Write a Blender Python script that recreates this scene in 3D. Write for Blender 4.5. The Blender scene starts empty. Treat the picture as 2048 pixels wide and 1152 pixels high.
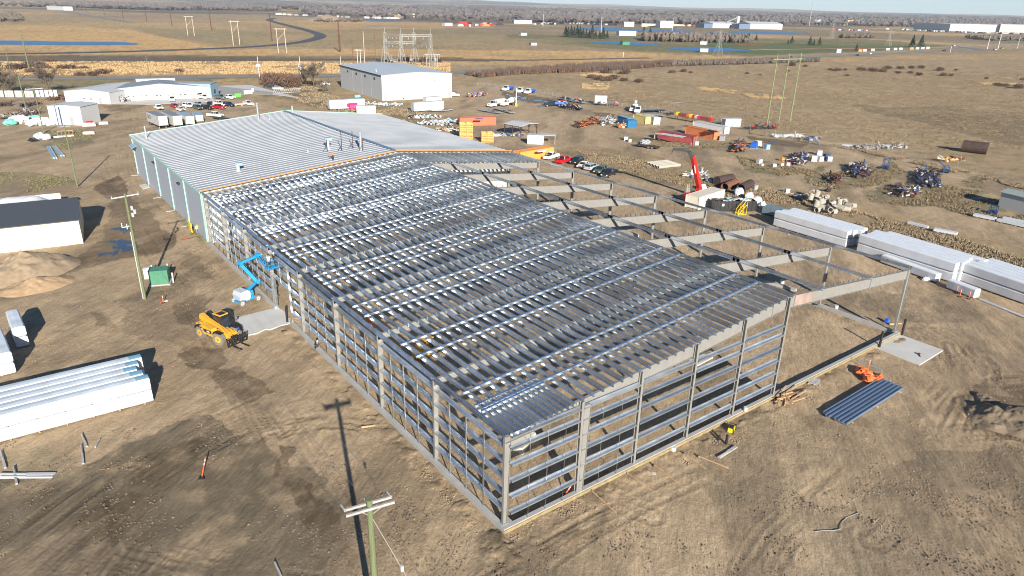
import bpy, math, random
import numpy as np
from mathutils import Vector, Matrix
random.seed(7); rng = np.random.default_rng(7)
PI = math.pi
scene = bpy.context.scene
# ------------------------------------------------------------------ camera
CAM = np.array([-25.486, -34.092, 37.471]); YAW, PITCH, ROLL, FPX = 0.6473, 0.3871, -0.0229, 1392.7
def cam_rot():
    cy, sy, cp, sp = math.cos(YAW), math.sin(YAW), math.cos(PITCH), math.sin(PITCH)
    f = np.array([sy*cp, cy*cp, -sp]); r = np.array([cy, -sy, 0.]); d = np.cross(f, r)
    cr, sr = math.cos(ROLL), math.sin(ROLL)
    return np.array([cr*r+sr*d, -sr*r+cr*d, f])
CR = cam_rot()
def g(px, py, z=0.0):
    """ground point (world x, y) seen at a pixel of the 2048 px photograph"""
    d = CR.T @ np.array([(px-1024)/FPX, (py-576)/FPX, 1.0]); t = (z-CAM[2])/d[2]
    p = CAM + t*d
    return (float(p[0]), float(p[1]))
def ang(a, b): return math.atan2(b[1]-a[1], b[0]-a[0])
def dist(a, b): return math.hypot(b[0]-a[0], b[1]-a[1])
cd = bpy.data.cameras.new('camera'); cam = bpy.data.objects.new('camera', cd); scene.collection.objects.link(cam)
m = Matrix(((CR[0][0], -CR[1][0], -CR[2][0]), (CR[0][1], -CR[1][1], -CR[2][1]), (CR[0][2], -CR[1][2], -CR[2][2])))
cam.matrix_world = Matrix.Translation(Vector(CAM)) @ m.to_4x4()
cd.sensor_width = 36; cd.lens = FPX/2048*36; cd.clip_start = 0.5; cd.clip_end = 60000
scene.camera = cam
# ------------------------------------------------------------------ world and sun
SUN_AZ, SUN_EL = math.radians(71.2), math.radians(21.0)      # direction the light travels (ground azimuth from +x), height
w = bpy.data.worlds.new("World"); scene.world = w; w.use_nodes = True
nt = w.node_tree; nt.nodes.clear()
sky = nt.nodes.new('ShaderNodeTexSky'); sky.sky_type = 'NISHITA'; sky.sun_disc = False
sky.sun_elevation = SUN_EL; sky.sun_rotation = math.radians(90) - (SUN_AZ + PI)
sky.air_density = 0.85; sky.dust_density = 0.0; sky.ozone_density = 3.0; sky.altitude = 0
bg = nt.nodes.new('ShaderNodeBackground'); bg.inputs[1].default_value = 0.05
out = nt.nodes.new('ShaderNodeOutputWorld')
tn = nt.nodes.new('ShaderNodeVectorMath'); tn.operation = 'MULTIPLY'; tn.inputs[1].default_value = (.68, .95, 1.14); nt.links.new(sky.outputs[0], tn.inputs[0]); nt.links.new(tn.outputs[0], bg.inputs[0]); nt.links.new(bg.outputs[0], out.inputs[0])
sl = bpy.data.lights.new('sun', 'SUN'); sl.energy = 5.0; sl.angle = math.radians(0.5); sl.color = (1.0, 0.93, 0.82)
so = bpy.data.objects.new('sun', sl); scene.collection.objects.link(so)
sd = Vector((math.cos(SUN_AZ)*math.cos(SUN_EL), math.sin(SUN_AZ)*math.cos(SUN_EL), -math.sin(SUN_EL)))
so.rotation_euler = sd.to_track_quat('-Z', 'Y').to_euler(); so.location = (-60, -80, 90)
vs = scene.view_settings; vs.view_transform = 'Standard'; vs.look = 'None'; vs.gamma = 1; vs.use_curve_mapping = False
vs.exposure = 1.0
scene.cycles.pixel_filter_type = 'BLACKMAN_HARRIS'; scene.cycles.filter_width = 1.05; scene.cycles.max_bounces = 6; scene.cycles.diffuse_bounces = 3; scene.cycles.glossy_bounces = 3
scene.cycles.transparent_max_bounces = 6; scene.cycles.sample_clamp_indirect = 6
# ------------------------------------------------------------------ materials
MATS = {}
def mat(name, col, rough=0.7, metal=0.0, var=0.12, scale=1.5, bump=0.0, bscale=20, spec=0.5, kind=None, emis=None):
    if name in MATS: return MATS[name]
    m = bpy.data.materials.new(name); m.use_nodes = True; n = m.node_tree; b = n.nodes['Principled BSDF']; L = n.links
    b.inputs['Roughness'].default_value = rough; b.inputs['Metallic'].default_value = metal
    b.inputs['Specular IOR Level'].default_value = spec
    tc = n.nodes.new('ShaderNodeTexCoord'); 
    nz = n.nodes.new('ShaderNodeTexNoise'); nz.inputs['Scale'].default_value = scale; nz.inputs['Detail'].default_value = 5
    L.new(tc.outputs['Object'], nz.inputs['Vector'])
    if kind == 'ribs':      # slightly streaked sheet
        mp = n.nodes.new('ShaderNodeMapping'); mp.inputs['Scale'].default_value = (6, 6, .25)
        L.new(tc.outputs['Object'], mp.inputs[0]); L.new(mp.outputs[0], nz.inputs['Vector'])
    rp = n.nodes.new('ShaderNodeValToRGB')
    rp.color_ramp.elements[0].position = 0.25; rp.color_ramp.elements[1].position = 0.75
    rp.color_ramp.elements[0].color = (*[c*(1-var) for c in col], 1); rp.color_ramp.elements[1].color = (*[min(1, c*(1+var)) for c in col], 1)
    L.new(nz.outputs[0], rp.inputs[0]); L.new(rp.outputs[0], b.inputs['Base Color'])
    if kind == 'galv':
        mr = n.nodes.new('ShaderNodeMapRange'); mr.inputs[3].default_value = rough-.08; mr.inputs[4].default_value = rough+.14
        L.new(nz.outputs[0], mr.inputs[0]); L.new(mr.outputs[0], b.inputs['Roughness'])
        oi = n.nodes.new('ShaderNodeObjectInfo'); m2 = n.nodes.new('ShaderNodeMapRange'); m2.inputs[3].default_value = .72; m2.inputs[4].default_value = 1.12; L.new(oi.outputs['Random'], m2.inputs[0])
        sc = n.nodes.new('ShaderNodeVectorMath'); sc.operation = 'SCALE'; L.new(rp.outputs[0], sc.inputs[0]); L.new(m2.outputs[0], sc.inputs['Scale']); L.new(sc.outputs[0], b.inputs['Base Color'])
    if bump:
        n2 = n.nodes.new('ShaderNodeTexNoise'); n2.inputs['Scale'].default_value = bscale; n2.inputs['Detail'].default_value = 4
        L.new(tc.outputs['Object'], n2.inputs['Vector'])
        bp = n.nodes.new('ShaderNodeBump'); bp.inputs['Strength'].default_value = bump; bp.inputs['Distance'].default_value = .05
        L.new(n2.outputs[0], bp.inputs['Height']); L.new(bp.outputs[0], b.inputs['Normal'])
    if emis: b.inputs['Emission Color'].default_value = (*emis, 1); b.inputs['Emission Strength'].default_value = 1
    MATS[name] = m; return m
GALV = mat('galvanized steel', (.74, .785, .82), .25, .96, .16, .7, kind='galv'); GALW = mat('galvanized wall steel', (.68, .73, .77), .33, .88, .14, .7, kind='galv')
PRIMER = mat('grey primer paint', (.22, .213, .197), .6, 0, .10, 1.2)
PRUST = mat('primer with rust bloom', (.30, .22, .18), .7, 0, .25, .8)
CONC = mat('concrete', (.35, .345, .33), .85, 0, .12, .8, .3, 15)
CONCS = mat('pale slab concrete', (.50, .49, .465), .85, 0, .10, .5, .2, 15)
INSUL = mat('yellow foam insulation', (.27, .205, .10), .9, 0, .3, 2.5)
WHITE = mat('white painted sheet', (.50, .505, .50), .5, 0, .05, .5, kind='ribs')
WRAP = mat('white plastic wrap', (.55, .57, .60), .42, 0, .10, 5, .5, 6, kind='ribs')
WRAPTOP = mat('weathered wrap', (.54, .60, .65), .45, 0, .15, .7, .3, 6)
WRAPBLUE = mat('blue tinted film', (.20, .40, .52), .4, 0, .15, 1)
MINT = mat('mint trim paint', (.30, .58, .47), .5, 0, .06)
CLAD = mat('blue grey cladding', (.36, .40, .46), .5, .1, .06, 1, kind='ribs')
ROOFM = mat('galvalume roofing', (.42, .435, .45), .5, .35, .12, .2)
RIDGE = mat('ridge cap blue grey', (.16, .25, .34), .45, .3, .1)
ORANGE = mat('orange flashing', (.80, .30, .05), .6, 0, .1)
WOODP = mat('green treated pole wood', (.135, .155, .075), .85, 0, .35, 3, .5, 12, kind='ribs')
WOOD = mat('raw lumber', (.48, .31, .17), .8, 0, .25, 2)
GREYWOOD = mat('grey weathered timber', (.36, .35, .34), .85, 0, .25, 4)
BLACK = mat('black steel', (.018, .018, .02), .45, 0, .3)
RUBBER = mat('tyre rubber', (.03, .028, .026), .85, 0, .3, 6)
DUSTY = mat('dusty tyre rubber', (.17, .155, .135), .9, 0, .3, 6)
GLASS = mat('dark window glass', (.015, .02, .025), .08, 0, .1, spec=.8)
YELLOW = mat('machine yellow', (.62, .33, .03), .42, 0, .08)
SAFEY = mat('safety yellow', (.85, .60, .02), .5, 0, .06)
BLUE = mat('lift blue', (.02, .27, .55), .4, 0, .08)
LIFTGREY = mat('lift grey', (.46, .50, .54), .4, 0, .08)
RED = mat('crane red', (.60, .025, .02), .38, 0, .08)
ORNG = mat('traffic orange', (.85, .14, .03), .5, 0, .06)
RUST = mat('rusty steel', (.17, .075, .04), .85, .1, .45, 2)
RUSTD = mat('dark rusty steel', (.06, .035, .03), .85, .1, .4, 2)
CONTOR = mat('container orange', (.56, .17, .055), .6, 0, .18, 1)
CONTRD = mat('container maroon', (.27, .05, .045), .6, 0, .2, 1)
CONTBR = mat('bright orange container', (.80, .30, .06), .55, 0, .08, 1)
CREAM = mat('cream siding', (.56, .51, .39), .6, 0, .07, .6, kind='ribs')
BEIGE = mat('beige painted steel', (.62, .58, .47), .55, 0, .08, 1)
DKROOF = mat('charcoal roofing', (.052, .06, .072), .5, 0, .14, .8, kind='ribs')
GREEN = mat('utility green', (.06, .20, .12), .5, 0, .15)
LIME = mat('lime green paint', (.10, .50, .05), .5, 0, .1)
TEAL = mat('teal tarp', (.20, .58, .48), .5, 0, .2, 1)
IBLUE = mat('implement blue', (.02, .065, .19), .45, 0, .2, 1)
BBLUE = mat('bright blue', (.02, .12, .55), .5, 0, .15)
CBLUE = mat('container blue', (.02, .14, .30), .5, 0, .15)
SILVER = mat('silver paint', (.45, .47, .49), .3, .5, .05)
GREYP = mat('grey paint', (.30, .31, .31), .6, 0, .1)
LTGREY = mat('light grey cladding', (.46, .47, .47), .55, 0, .05, 1, kind='ribs')
OFFW = mat('off white cladding', (.42, .42, .405), .55, 0, .04, 1, kind='ribs')
STEELBLUE = mat('pale blue cladding', (.24, .36, .45), .5, 0, .06, 1, kind='ribs')
MAGENTA = mat('magenta paint', (.55, .03, .14), .5, 0, .2)
CYL = mat('cast concrete pipe', (.36, .325, .27), .85, 0, .15, 2)
DKBROWN = mat('brown painted pole', (.09, .025, .02), .6, 0, .1)
SKIN = mat('skin', (.45, .25, .17), .6, 0, .05)
SANDP = mat('pile sand', (.30, .225, .145), .95, 0, .2, 1.5, .6, 8)
# ------------------------------------------------------------------ objects
COL = scene.collection
def tag(o, label=None, cat=None, group=None, kind=None):
    if label: o['label'] = label
    if cat: o['category'] = cat
    if group: o['group'] = group
    if kind: o['kind'] = kind
    return o
def thing(name, label, cat, loc=(0, 0, 0), rz=0.0, group=None):
    o = bpy.data.objects.new(name, None); COL.objects.link(o); o.empty_display_size = .5
    o.location = loc; o.rotation_euler = (0, 0, rz); return tag(o, label, cat, group)
def link(name, me, parent=None, loc=(0, 0, 0), rz=0.0):
    o = bpy.data.objects.new(name, me); COL.objects.link(o)
    if parent: o.parent = parent
    o.location = loc; o.rotation_euler = (0, 0, rz); return o
def dup(src, loc, rz=None, label=None, group=None):
    def cp(o, par):
        c = o.copy(); COL.objects.link(c); c.parent = par
        for ch in list(kids.get(o, ())): cp(ch, c)
        return c
    kids = {}
    stack = [src]
    while stack:
        o = stack.pop(); kids[o] = list(o.children); stack += kids[o]
    c = cp(src, src.parent); c.location = loc
    if rz is not None: c.rotation_euler = (0, 0, rz)
    if label: c['label'] = label
    if group: c['group'] = group
    return c
class MB:
    """collects shapes and links them as ONE mesh"""
    def __init__(s): s.v = []; s.f = []; s.m = []; s.mats = []; s.sm = []
    def mi(s, m):
        if m not in s.mats: s.mats.append(m)
        return s.mats.index(m)
    def add(s, vs, fs, m, smooth=False):
        o = len(s.v); s.v += [tuple(map(float, v)) for v in vs]; k = s.mi(m)
        for f in fs: s.f.append(tuple(i+o for i in f)); s.m.append(k); s.sm.append(smooth)
        return s
    def box(s, c, d, m, rz=0.0, rx=0.0, ry=0.0, taper=1.0):
        x, y, z = [q/2 for q in d]; R = Matrix.Rotation(rz, 3, 'Z') @ Matrix.Rotation(ry, 3, 'Y') @ Matrix.Rotation(rx, 3, 'X')
        vs = []
        for dz in (-1, 1):
            t = taper if dz > 0 else 1
            for dx, dy in ((-1, -1), (1, -1), (1, 1), (-1, 1)):
                vs.append(R @ Vector((dx*x*t, dy*y*t, dz*z)) + Vector(c))
        return s.add(vs, [(3, 2, 1, 0), (4, 5, 6, 7), (0, 1, 5, 4), (1, 2, 6, 5), (2, 3, 7, 6), (3, 0, 4, 7)], m)
    def bx(s, x0, x1, y0, y1, z0, z1, m): return s.box(((x0+x1)/2, (y0+y1)/2, (z0+z1)/2), (x1-x0, y1-y0, z1-z0), m)
    def tube(s, a, b, r, m, n=8, r2=None, caps=True, smooth=True):
        a = Vector(a); b = Vector(b); d = (b-a)
        if d.length < 1e-6: return s
        q = d.normalized().to_track_quat('Z', 'Y'); r2 = r if r2 is None else r2; vs = []
        for p, rr in ((a, r), (b, r2)):
            for i in range(n):
                t = 2*PI*i/n; vs.append(p + q @ Vector((math.cos(t)*rr, math.sin(t)*rr, 0)))
        fs = [(i, (i+1) % n, n+(i+1) % n, n+i) for i in range(n)]
        s.add(vs, fs, m, smooth)
        if caps: s.add(vs, [tuple(range(n-1, -1, -1)), tuple(range(n, 2*n))], m)
        return s
    def bar(s, a, b, w, h, m):
        a = Vector(a); b = Vector(b); d = b-a
        if d.length < 1e-6: return s
        q = d.normalized().to_track_quat('X', 'Z'); L = d.length/2; c = (a+b)/2; vs = []
        for dx in (-1, 1):
            for dy, dz in ((-1, -1), (1, -1), (1, 1), (-1, 1)): vs.append(c + q @ Vector((dx*L, dy*w/2, dz*h/2)))
        return s.add(vs, [(0, 3, 2, 1), (4, 5, 6, 7), (0, 1, 5, 4), (1, 2, 6, 5), (2, 3, 7, 6), (3, 0, 4, 7)], m)
    def prism(s, pts, a, b, m, axis='y'):
        """pts: 2D outline; extruded from a to b along axis"""
        n = len(pts); vs = []
        for t in (a, b):
            for p in pts:
                vs.append({'y': (p[0], t, p[1]), 'x': (t, p[0], p[1]), 'z': (p[0], p[1], t)}[axis])
        fs = [(i, (i+1) % n, n+(i+1) % n, n+i) for i in range(n)] + [tuple(range(n-1, -1, -1)), tuple(range(n, 2*n))]
        return s.add(vs, fs, m)
    def quad(s, a, b, c, d, m): return s.add([a, b, c, d], [(0, 1, 2, 3)], m)
    def ball(s, c, r, m, n=8, k=5, noise=0.0):
        vs = []; 
        for j in range(k+1):
            ph = PI*j/k
            for i in range(n):
                t = 2*PI*i/n; q = 1+noise*(random.random()-.5)*2 if 0 < j < k else 1
                vs.append((c[0]+r[0]*math.sin(ph)*math.cos(t)*q, c[1]+r[1]*math.sin(ph)*math.sin(t)*q, c[2]+r[2]*math.cos(ph)*q))
        fs = [(j*n+i, (j+1)*n+i, (j+1)*n+(i+1) % n, j*n+(i+1) % n) for j in range(k) for i in range(n)]
        return s.add(vs, fs, m, noise < .08)
    def mesh(s, name):
        me = bpy.data.meshes.new(name); me.from_pydata(s.v, [], s.f)
        for q in s.mats: me.materials.append(q)
        me.polygons.foreach_set('material_index', s.m); me.polygons.foreach_set('use_smooth', s.sm)
        me.update(); return me
    def build(s, name, parent=None, loc=(0, 0, 0), rz=0.0): return link(name, s.mesh(name), parent, loc, rz)
# ------------------------------------------------------------------ numpy noise
_P = rng.random((512, 512)).astype(np.float32)
def vnoise(x, y):
    xi = np.floor(x).astype(np.int64); yi = np.floor(y).astype(np.int64); fx = x-xi; fy = y-yi
    fx = fx*fx*(3-2*fx); fy = fy*fy*(3-2*fy)
    a = _P[xi & 511, yi & 511]; b = _P[(xi+1) & 511, yi & 511]; c = _P[xi & 511, (yi+1) & 511]; d = _P[(xi+1) & 511, (yi+1) & 511]
    return (a*(1-fx)+b*fx)*(1-fy)+(c*(1-fx)+d*fx)*fy
def fbm(x, y, s, o=4, rot=0.0):
    v = 0; a = 1; t = 0
    for i in range(o):
        v = v + a*vnoise(x/s+17.3*i+rot, y/s+9.1*i); t += a; a *= .55; s /= 2.03
    return v/t
def inpoly(x, y, poly):
    r = np.zeros(x.shape, bool); n = len(poly)
    for i in range(n):
        x1, y1 = poly[i]; x2, y2 = poly[(i+1) % n]
        if y1 == y2: continue
        c = ((y1 > y) != (y2 > y)) & (x < (x2-x1)*(y-y1)/(y2-y1)+x1); r ^= c
    return r
def segdist(x, y, a, b):
    dx, dy = b[0]-a[0], b[1]-a[1]; L2 = dx*dx+dy*dy+1e-9
    t = np.clip(((x-a[0])*dx+(y-a[1])*dy)/L2, 0, 1); return np.hypot(x-a[0]-t*dx, y-a[1]-t*dy), t
# ------------------------------------------------------------------ ground (one sheet to the horizon)
def hills(x, y):
    r = np.hypot(x-CAM[0], y-CAM[1]); az = np.degrees(np.arctan2(x-CAM[0], y-CAM[1]))
    k = np.clip((r-3500)/6500, 0, 1)**1.3
    left = np.clip((62-az)/40, 0, 1.2)
    return k*((fbm(x, y, 2600, 4)-.35)*95 + 95*left*np.clip((r-6000)/7000, 0, 1) + 12)
Q = lambda pts: [g(*p) for p in pts]
DIRT = (.37, .274, .172); DIRTD = (.115, .082, .049); DRY = (.34, .25, .145); GOLD = (.54, .345, .15); OLIVE = (.15, .14, .06)
TAN = (.36, .28, .19); GRN = (.14, .15, .065); WOODC = (.115, .098, .092); DKB = (.10, .08, .055)
PAINT = [  # (pixel outline, colour, opacity, edge warp in m, noise size m, noise amount)
 ([(-400, 8), (2500, 52), (2500, 64), (-400, 30)], WOODC, .8, 60, 260, .9),
 ([(-200, 26), (520, 30), (760, 42), (520, 46), (-200, 44)], DRY, .9, 20, 90, .3),
 ([(-300, 48), (140, 51), (250, 60), (440, 96), (300, 100), (-300, 104)], GOLD, .85, 6, 60, .5),
 ([(240, 56), (330, 74), (470, 92), (440, 98), (330, 90), (240, 66)], GOLD, .7, 6, 20, .3),
 ([(260, 56), (520, 62), (560, 80), (500, 90), (430, 94), (330, 74)], (.25, .21, .11), .5, 6, 40, .6),
 ([(440, 42), (700, 40), (1000, 50), (980, 56), (640, 60), (560, 48)], GOLD, .6, 10, 60, .5),
 ([(640, 58), (980, 62), (1040, 90), (820, 100), (620, 96), (560, 92)], (.25, .21, .11), .45, 8, 50, .5),
 ([(360, 100), (700, 98), (1180, 102), (1560, 116), (1500, 122), (1100, 136), (700, 116), (300, 112)], GOLD, .9, 6, 40, .45),
 ([(-300, 104), (360, 104), (360, 109), (-300, 112)], GOLD, .8, 3, 30, .4),
 ([(-300, 111), (500, 111), (900, 114), (1060, 122), (900, 123), (500, 122), (-300, 121)], DKB, .75, 3, 40, .4),
 ([(-300, 122), (560, 122), (900, 124), (900, 146), (560, 149), (-300, 152)], GOLD, .8, 4, 26, .6),
 ([(-300, 120), (500, 122), (500, 129), (-300, 130)], (.24, .16, .09), .6, 4, 30, .6),
 ([(1010, 68), (1400, 74), (1720, 78), (1900, 90), (1800, 98), (1500, 112), (1280, 102), (1010, 80)], GRN, .75, 8, 60, .5),
 ([(1400, 84), (1620, 88), (1900, 94), (1760, 102), (1540, 110), (1440, 104)], (.08, .12, .04), .7, 5, 30, .3),
 ([(-300, 159), (130, 159), (640, 152), (660, 157), (560, 160), (110, 176), (-300, 180)], GRN, .65, 3, 20, .5),
 ([(425, 158), (520, 154), (650, 156), (655, 162), (560, 166), (440, 170)], GOLD, .6, 2, 12, .5),
 ([(930, 150), (1100, 140), (1560, 124), (2500, 110), (2500, 96), (1560, 118), (1200, 133), (960, 144)], GOLD, .55, 4, 26, .5),
 ([(1180, 152), (1400, 132), (1900, 118), (2500, 140), (2500, 300), (2048, 300), (1900, 270), (1500, 240), (1200, 190)], (.345, .25, .15), .6, 10, 40, .6),
 ([(1900, 102), (2500, 108), (2500, 134), (2048, 132), (1800, 126)], (.34, .25, .15), .6, 5, 40, .5),
 ([(1660, 205), (2048, 215), (2500, 260), (2500, 320), (2048, 300), (1900, 260)], (.11, .095, .055), .5, 12, 30, 1.0),
 # yards of bare dirt
 ([(-600, 200), (120, 196), (440, 182), (560, 214), (700, 228), (880, 205), (915, 168), (1040, 176), (1120, 198), (1200, 220), (1330, 232), (1500, 262), (1700, 296), (1840, 318), (2048, 366), (2600, 470), (2600, 620), (2200, 540), (1960, 470), (1700, 400), (1480, 352), (1290, 306), (1180, 292), (1110, 300), (1130, 330), (1330, 372), (1560, 420), (1800, 500), (2048, 590), (2600, 720), (3600, 1500), (2048, 2400), (1000, 4000), (-1500, 3000), (-3000, 1200), (-1400, 500)], DIRT, 1.0, 1.6, 40, .0),
 ([(1110, 300), (1200, 306), (1330, 330), (1440, 360), (1560, 384), (1700, 420), (1900, 470), (2048, 520), (2300, 600), (2300, 700), (2048, 592), (1800, 500), (1560, 418), (1330, 372), (1160, 330)], (.24, .18, .11), .85, 1.2, 8, .6),
 ([(540, 168), (640, 162), (660, 190), (770, 212), (900, 236), (860, 250), (700, 232), (600, 205), (530, 192)], (.19, .15, .085), .85, 2, 8, .6),
 ([(-200, 345), (60, 345), (150, 356), (180, 376), (60, 384), (-200, 384)], (.22, .18, .11), .7, 1.2, 5, .8),
 ([(90, 262), (180, 262), (190, 290), (110, 300), (70, 285)], (.17, .16, .09), .6, 1.5, 5, .8),
 ([(1475, 312), (1560, 330), (1620, 340), (1660, 330), (1640, 345), (1560, 352), (1490, 340)], (.14, .14, .06), .8, 1, 4, .6),
 ([(1240, 262), (1330, 285), (1430, 290), (1480, 280), (1420, 300), (1300, 292), (1230, 275)], (.15, .15, .07), .7, 1, 4, .7),
 ([(1610, 348), (1700, 345), (1790, 325), (1810, 345), (1760, 372), (1680, 380), (1620, 370)], (.17, .15, .085), .75, 1.2, 4, .7),
 ([(1720, 384), (1800, 366), (1900, 372), (1960, 350), (1975, 380), (1900, 412), (1800, 412), (1740, 400)], (.165, .14, .08), .75, 1.5, 5, .7),
 ([(1860, 408), (1990, 398), (2100, 390), (2200, 450), (2048, 452), (1930, 430)], (.17, .15, .08), .75, 1.5, 5, .7),
 ([(1345, 292), (1560, 270), (1570, 300), (1480, 312), (1360, 318)], (.25, .20, .12), .6, 1.2, 5, .7),
 ([(270, 300), (292, 310), (415, 470), (405, 490), (360, 440), (296, 350)], (.17, .155, .09), .65, .8, 3, .9),
 # damp and churned patches, and broad darker tones over the near ground
 ([(180, 372), (238, 352), (255, 375), (270, 402), (320, 440), (345, 480), (350, 495), (290, 510), (240, 522), (170, 536), (110, 560), (150, 520), (200, 478), (215, 440), (230, 400), (200, 388)], (.135, .095, .058), .9, .9, 3, .35),
 ([(205, 358), (225, 356), (240, 384), (218, 388)], DIRTD, .6, .5, 2, .4), ([(350, 505), (400, 510), (420, 560), (380, 555)], DIRTD, .5, .8, 2, .5),
 ([(352, 705), (380, 695), (440, 700), (450, 730), (425, 745), (380, 738)], DIRTD, .75, .8, 2, .4),
 ([(240, 600), (330, 560), (420, 600), (470, 700), (560, 830), (520, 860), (420, 760), (330, 690), (250, 650)], (.20, .152, .098), .6, 1.8, 4, .7),
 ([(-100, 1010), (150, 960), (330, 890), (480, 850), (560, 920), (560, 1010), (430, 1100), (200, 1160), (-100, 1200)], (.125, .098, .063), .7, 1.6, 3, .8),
 ([(420, 740), (520, 752), (560, 790), (500, 800), (430, 775)], DIRTD, .6, .8, 2, .7),
 ([(185, 622), (215, 628), (228, 655), (200, 652)], DIRTD, .6, .5, 1.5, .5), ([(355, 600), (400, 585), (430, 620), (380, 650), (350, 640)], DIRTD, .55, .8, 2, .6),
 ([(-300, 980), (200, 920), (420, 830), (560, 860), (640, 980), (700, 1080), (640, 1400), (-600, 1600)], (.165, .132, .088), .85, 2.5, 3, .7),  # broad darker tone over the lower left ground
 ([(545, 900), (575, 905), (620, 980), (690, 1060), (670, 1085), (600, 1030), (560, 960)], DIRTD, .75, .7, 1.2, .5),
 ([(150, 1040), (230, 980), (330, 900), (400, 860), (420, 880), (330, 960), (260, 1060), (180, 1110)], DIRTD, .6, 1.2, 1.5, .6),
 ([(1020, 1110), (1130, 1060), (1220, 1030), (1240, 1045), (1140, 1090), (1060, 1150), (960, 1180)], DIRTD, .55, .6, 1.5, .5),
 ([(-200, 905), (110, 890), (170, 950), (60, 975), (-200, 1010)], (.22, .20, .12), .35, 1, 1.5, .8),
 ([(1440, 955), (1520, 930), (1700, 960), (1900, 900), (2200, 900), (2300, 1300), (1600, 1300), (1500, 1060)], (.185, .148, .098), .65, 3, 3.5, .8),  # broad darker tone over the lower right ground
 ([(1500, 932), (1520, 930), (1535, 942), (1515, 952)], DIRTD, .7, .4, 1, .3), ([(1595, 930), (1615, 930), (1622, 942), (1600, 946)], DIRTD, .7, .4, 1, .3),
 ([(1600, 840), (1660, 826), (1740, 840), (1760, 860), (1680, 850), (1620, 858)], DIRTD, .5, .6, 1.5, .5),
 ([(1880, 790), (1930, 760), (2048, 760), (2200, 800), (2200, 880), (2000, 870), (1920, 850)], (.14, .105, .065), .8, 1.5, 2, .5),
 ([(1680, 560), (1900, 600), (1960, 640), (1800, 640), (1680, 600)], (.21, .165, .11), .55, 2, 2, .8),
 ([(1000, 182), (1060, 190), (1150, 206), (1165, 214), (1080, 208), (1010, 196)], DIRTD, .8, .7, 2, .2),
 ([(1490, 272), (1560, 280), (1620, 290), (1600, 296), (1540, 290), (1500, 280)], DIRTD, .85, .7, 2, .2),
 ([(1185, 225), (1240, 228), (1225, 233), (1190, 232)], DIRTD, .8, .5, 2, .2),
 ([(1310, 252), (1345, 252), (1350, 258), (1320, 258)], DIRTD, .7, .5, 2, .2),
 ([(560, 190), (620, 186), (660, 196), (600, 204)], (.20, .15, .09), .7, 1, 3, .5),
 ([(205, 212), (262, 206), (300, 210), (250, 222), (215, 222)], DIRTD, .6, .8, 3, .4),
]
WETP = [[(224, 458), (250, 455), (262, 462), (240, 468)], [(215, 478), (245, 476), (275, 485), (280, 500), (250, 503), (222, 492)], [(192, 508), (220, 505), (240, 502), (232, 512), (200, 514)],
        [(1012, 188), (1048, 194), (1110, 204), (1090, 205), (1050, 200), (1018, 194)], [(1535, 282), (1580, 286), (1575, 289), (1545, 287)], [(1075, 211), (1088, 209), (1088, 213), (1078, 214)], [(1200, 227), (1212, 227), (1210, 230), (1200, 230)]]
# tyre tracks: (pixel line, wheel gauge m, strength)
TR = [([(640, 1010), (560, 880), (430, 740), (420, 620), (330, 560), (290, 470), (230, 380), (215, 300), (235, 250)], 1.9, .6),
 ([(1024, 1120), (1100, 1075), (1170, 1035), (1230, 1005)], .0, 1.0), ([(960, 1190), (1100, 1100), (1220, 1030), (1400, 950)], 1.8, .5),
 ([(1300, 1030), (1270, 1020), (1250, 1010), (1210, 990)], 1.8, .5), ([(1900, 690), (1925, 740), (1900, 800), (1800, 880), (1600, 1000), (1500, 1160)], 1.9, .45),
 ([(1700, 640), (1850, 680), (1930, 700), (1960, 760), (1920, 830), (2048, 900), (2200, 960)], 1.9, .6), ([(1880, 660), (1960, 700), (1980, 760), (1950, 800)], 1.9, .6),
 ([(2048, 760), (1960, 765), (1935, 790), (1960, 830)], 1.8, .7), ([(1860, 690), (1905, 700), (1915, 740), (1880, 800), (1720, 900)], .0, .5),
 ([(400, 840), (300, 900), (200, 960), (60, 1060), (-100, 1200)], 1.9, .6), ([(560, 860), (420, 900), (300, 1000), (200, 1152), (150, 1300)], 1.9, .6),
 ([(500, 790), (330, 860), (150, 1000), (0, 1100)], 1.9, .5), ([(250, 950), (230, 1050), (330, 1120), (480, 1110), (640, 1130)], 2.0, .6),
 ([(512, 1152), (420, 1060), (330, 1010), (240, 1000)], 1.9, .45), ([(0, 690), (150, 640), (330, 640), (420, 720), (480, 760)], 1.9, .45),
 ([(1560, 352), (1700, 392), (1860, 436), (2048, 490)], 2.0, .6), ([(1490, 345), (1560, 366), (1700, 404), (1870, 450), (2048, 505)], 2.0, .4),
 ([(1100, 240), (1250, 290), (1420, 330), (1560, 350), (1700, 340), (1820, 320)], 2.2, .4), ([(1060, 215), (1200, 250), (1380, 245), (1560, 262), (1700, 300), (1840, 330), (2048, 380)], 2.2, .4),
 ([(1700, 405), (1830, 420), (1900, 415), (1985, 385), (2048, 375)], 2.0, .4), ([(1600, 320), (1640, 330), (1700, 345), (1640, 312)], 2, .3),
 ([(270, 230), (262, 260), (250, 300), (240, 350), (262, 400)], 2.0, .55), ([(180, 225), (250, 250), (262, 280), (230, 340)], 2.0, .35),
 ([(1650, 560), (1720, 570), (1760, 600)], 1.8, .7), ([(1560, 640), (1630, 660), (1680, 700)], 1.8, .5), ([(940, 940), (960, 990), (1000, 1040)], 1.6, .3),
 ([(760, 700), (700, 760), (760, 850), (900, 990), (960, 1060)], 0, .35), ([(2048, 870), (1950, 850), (1890, 880), (1800, 960)], 1.9, .5)]
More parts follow.
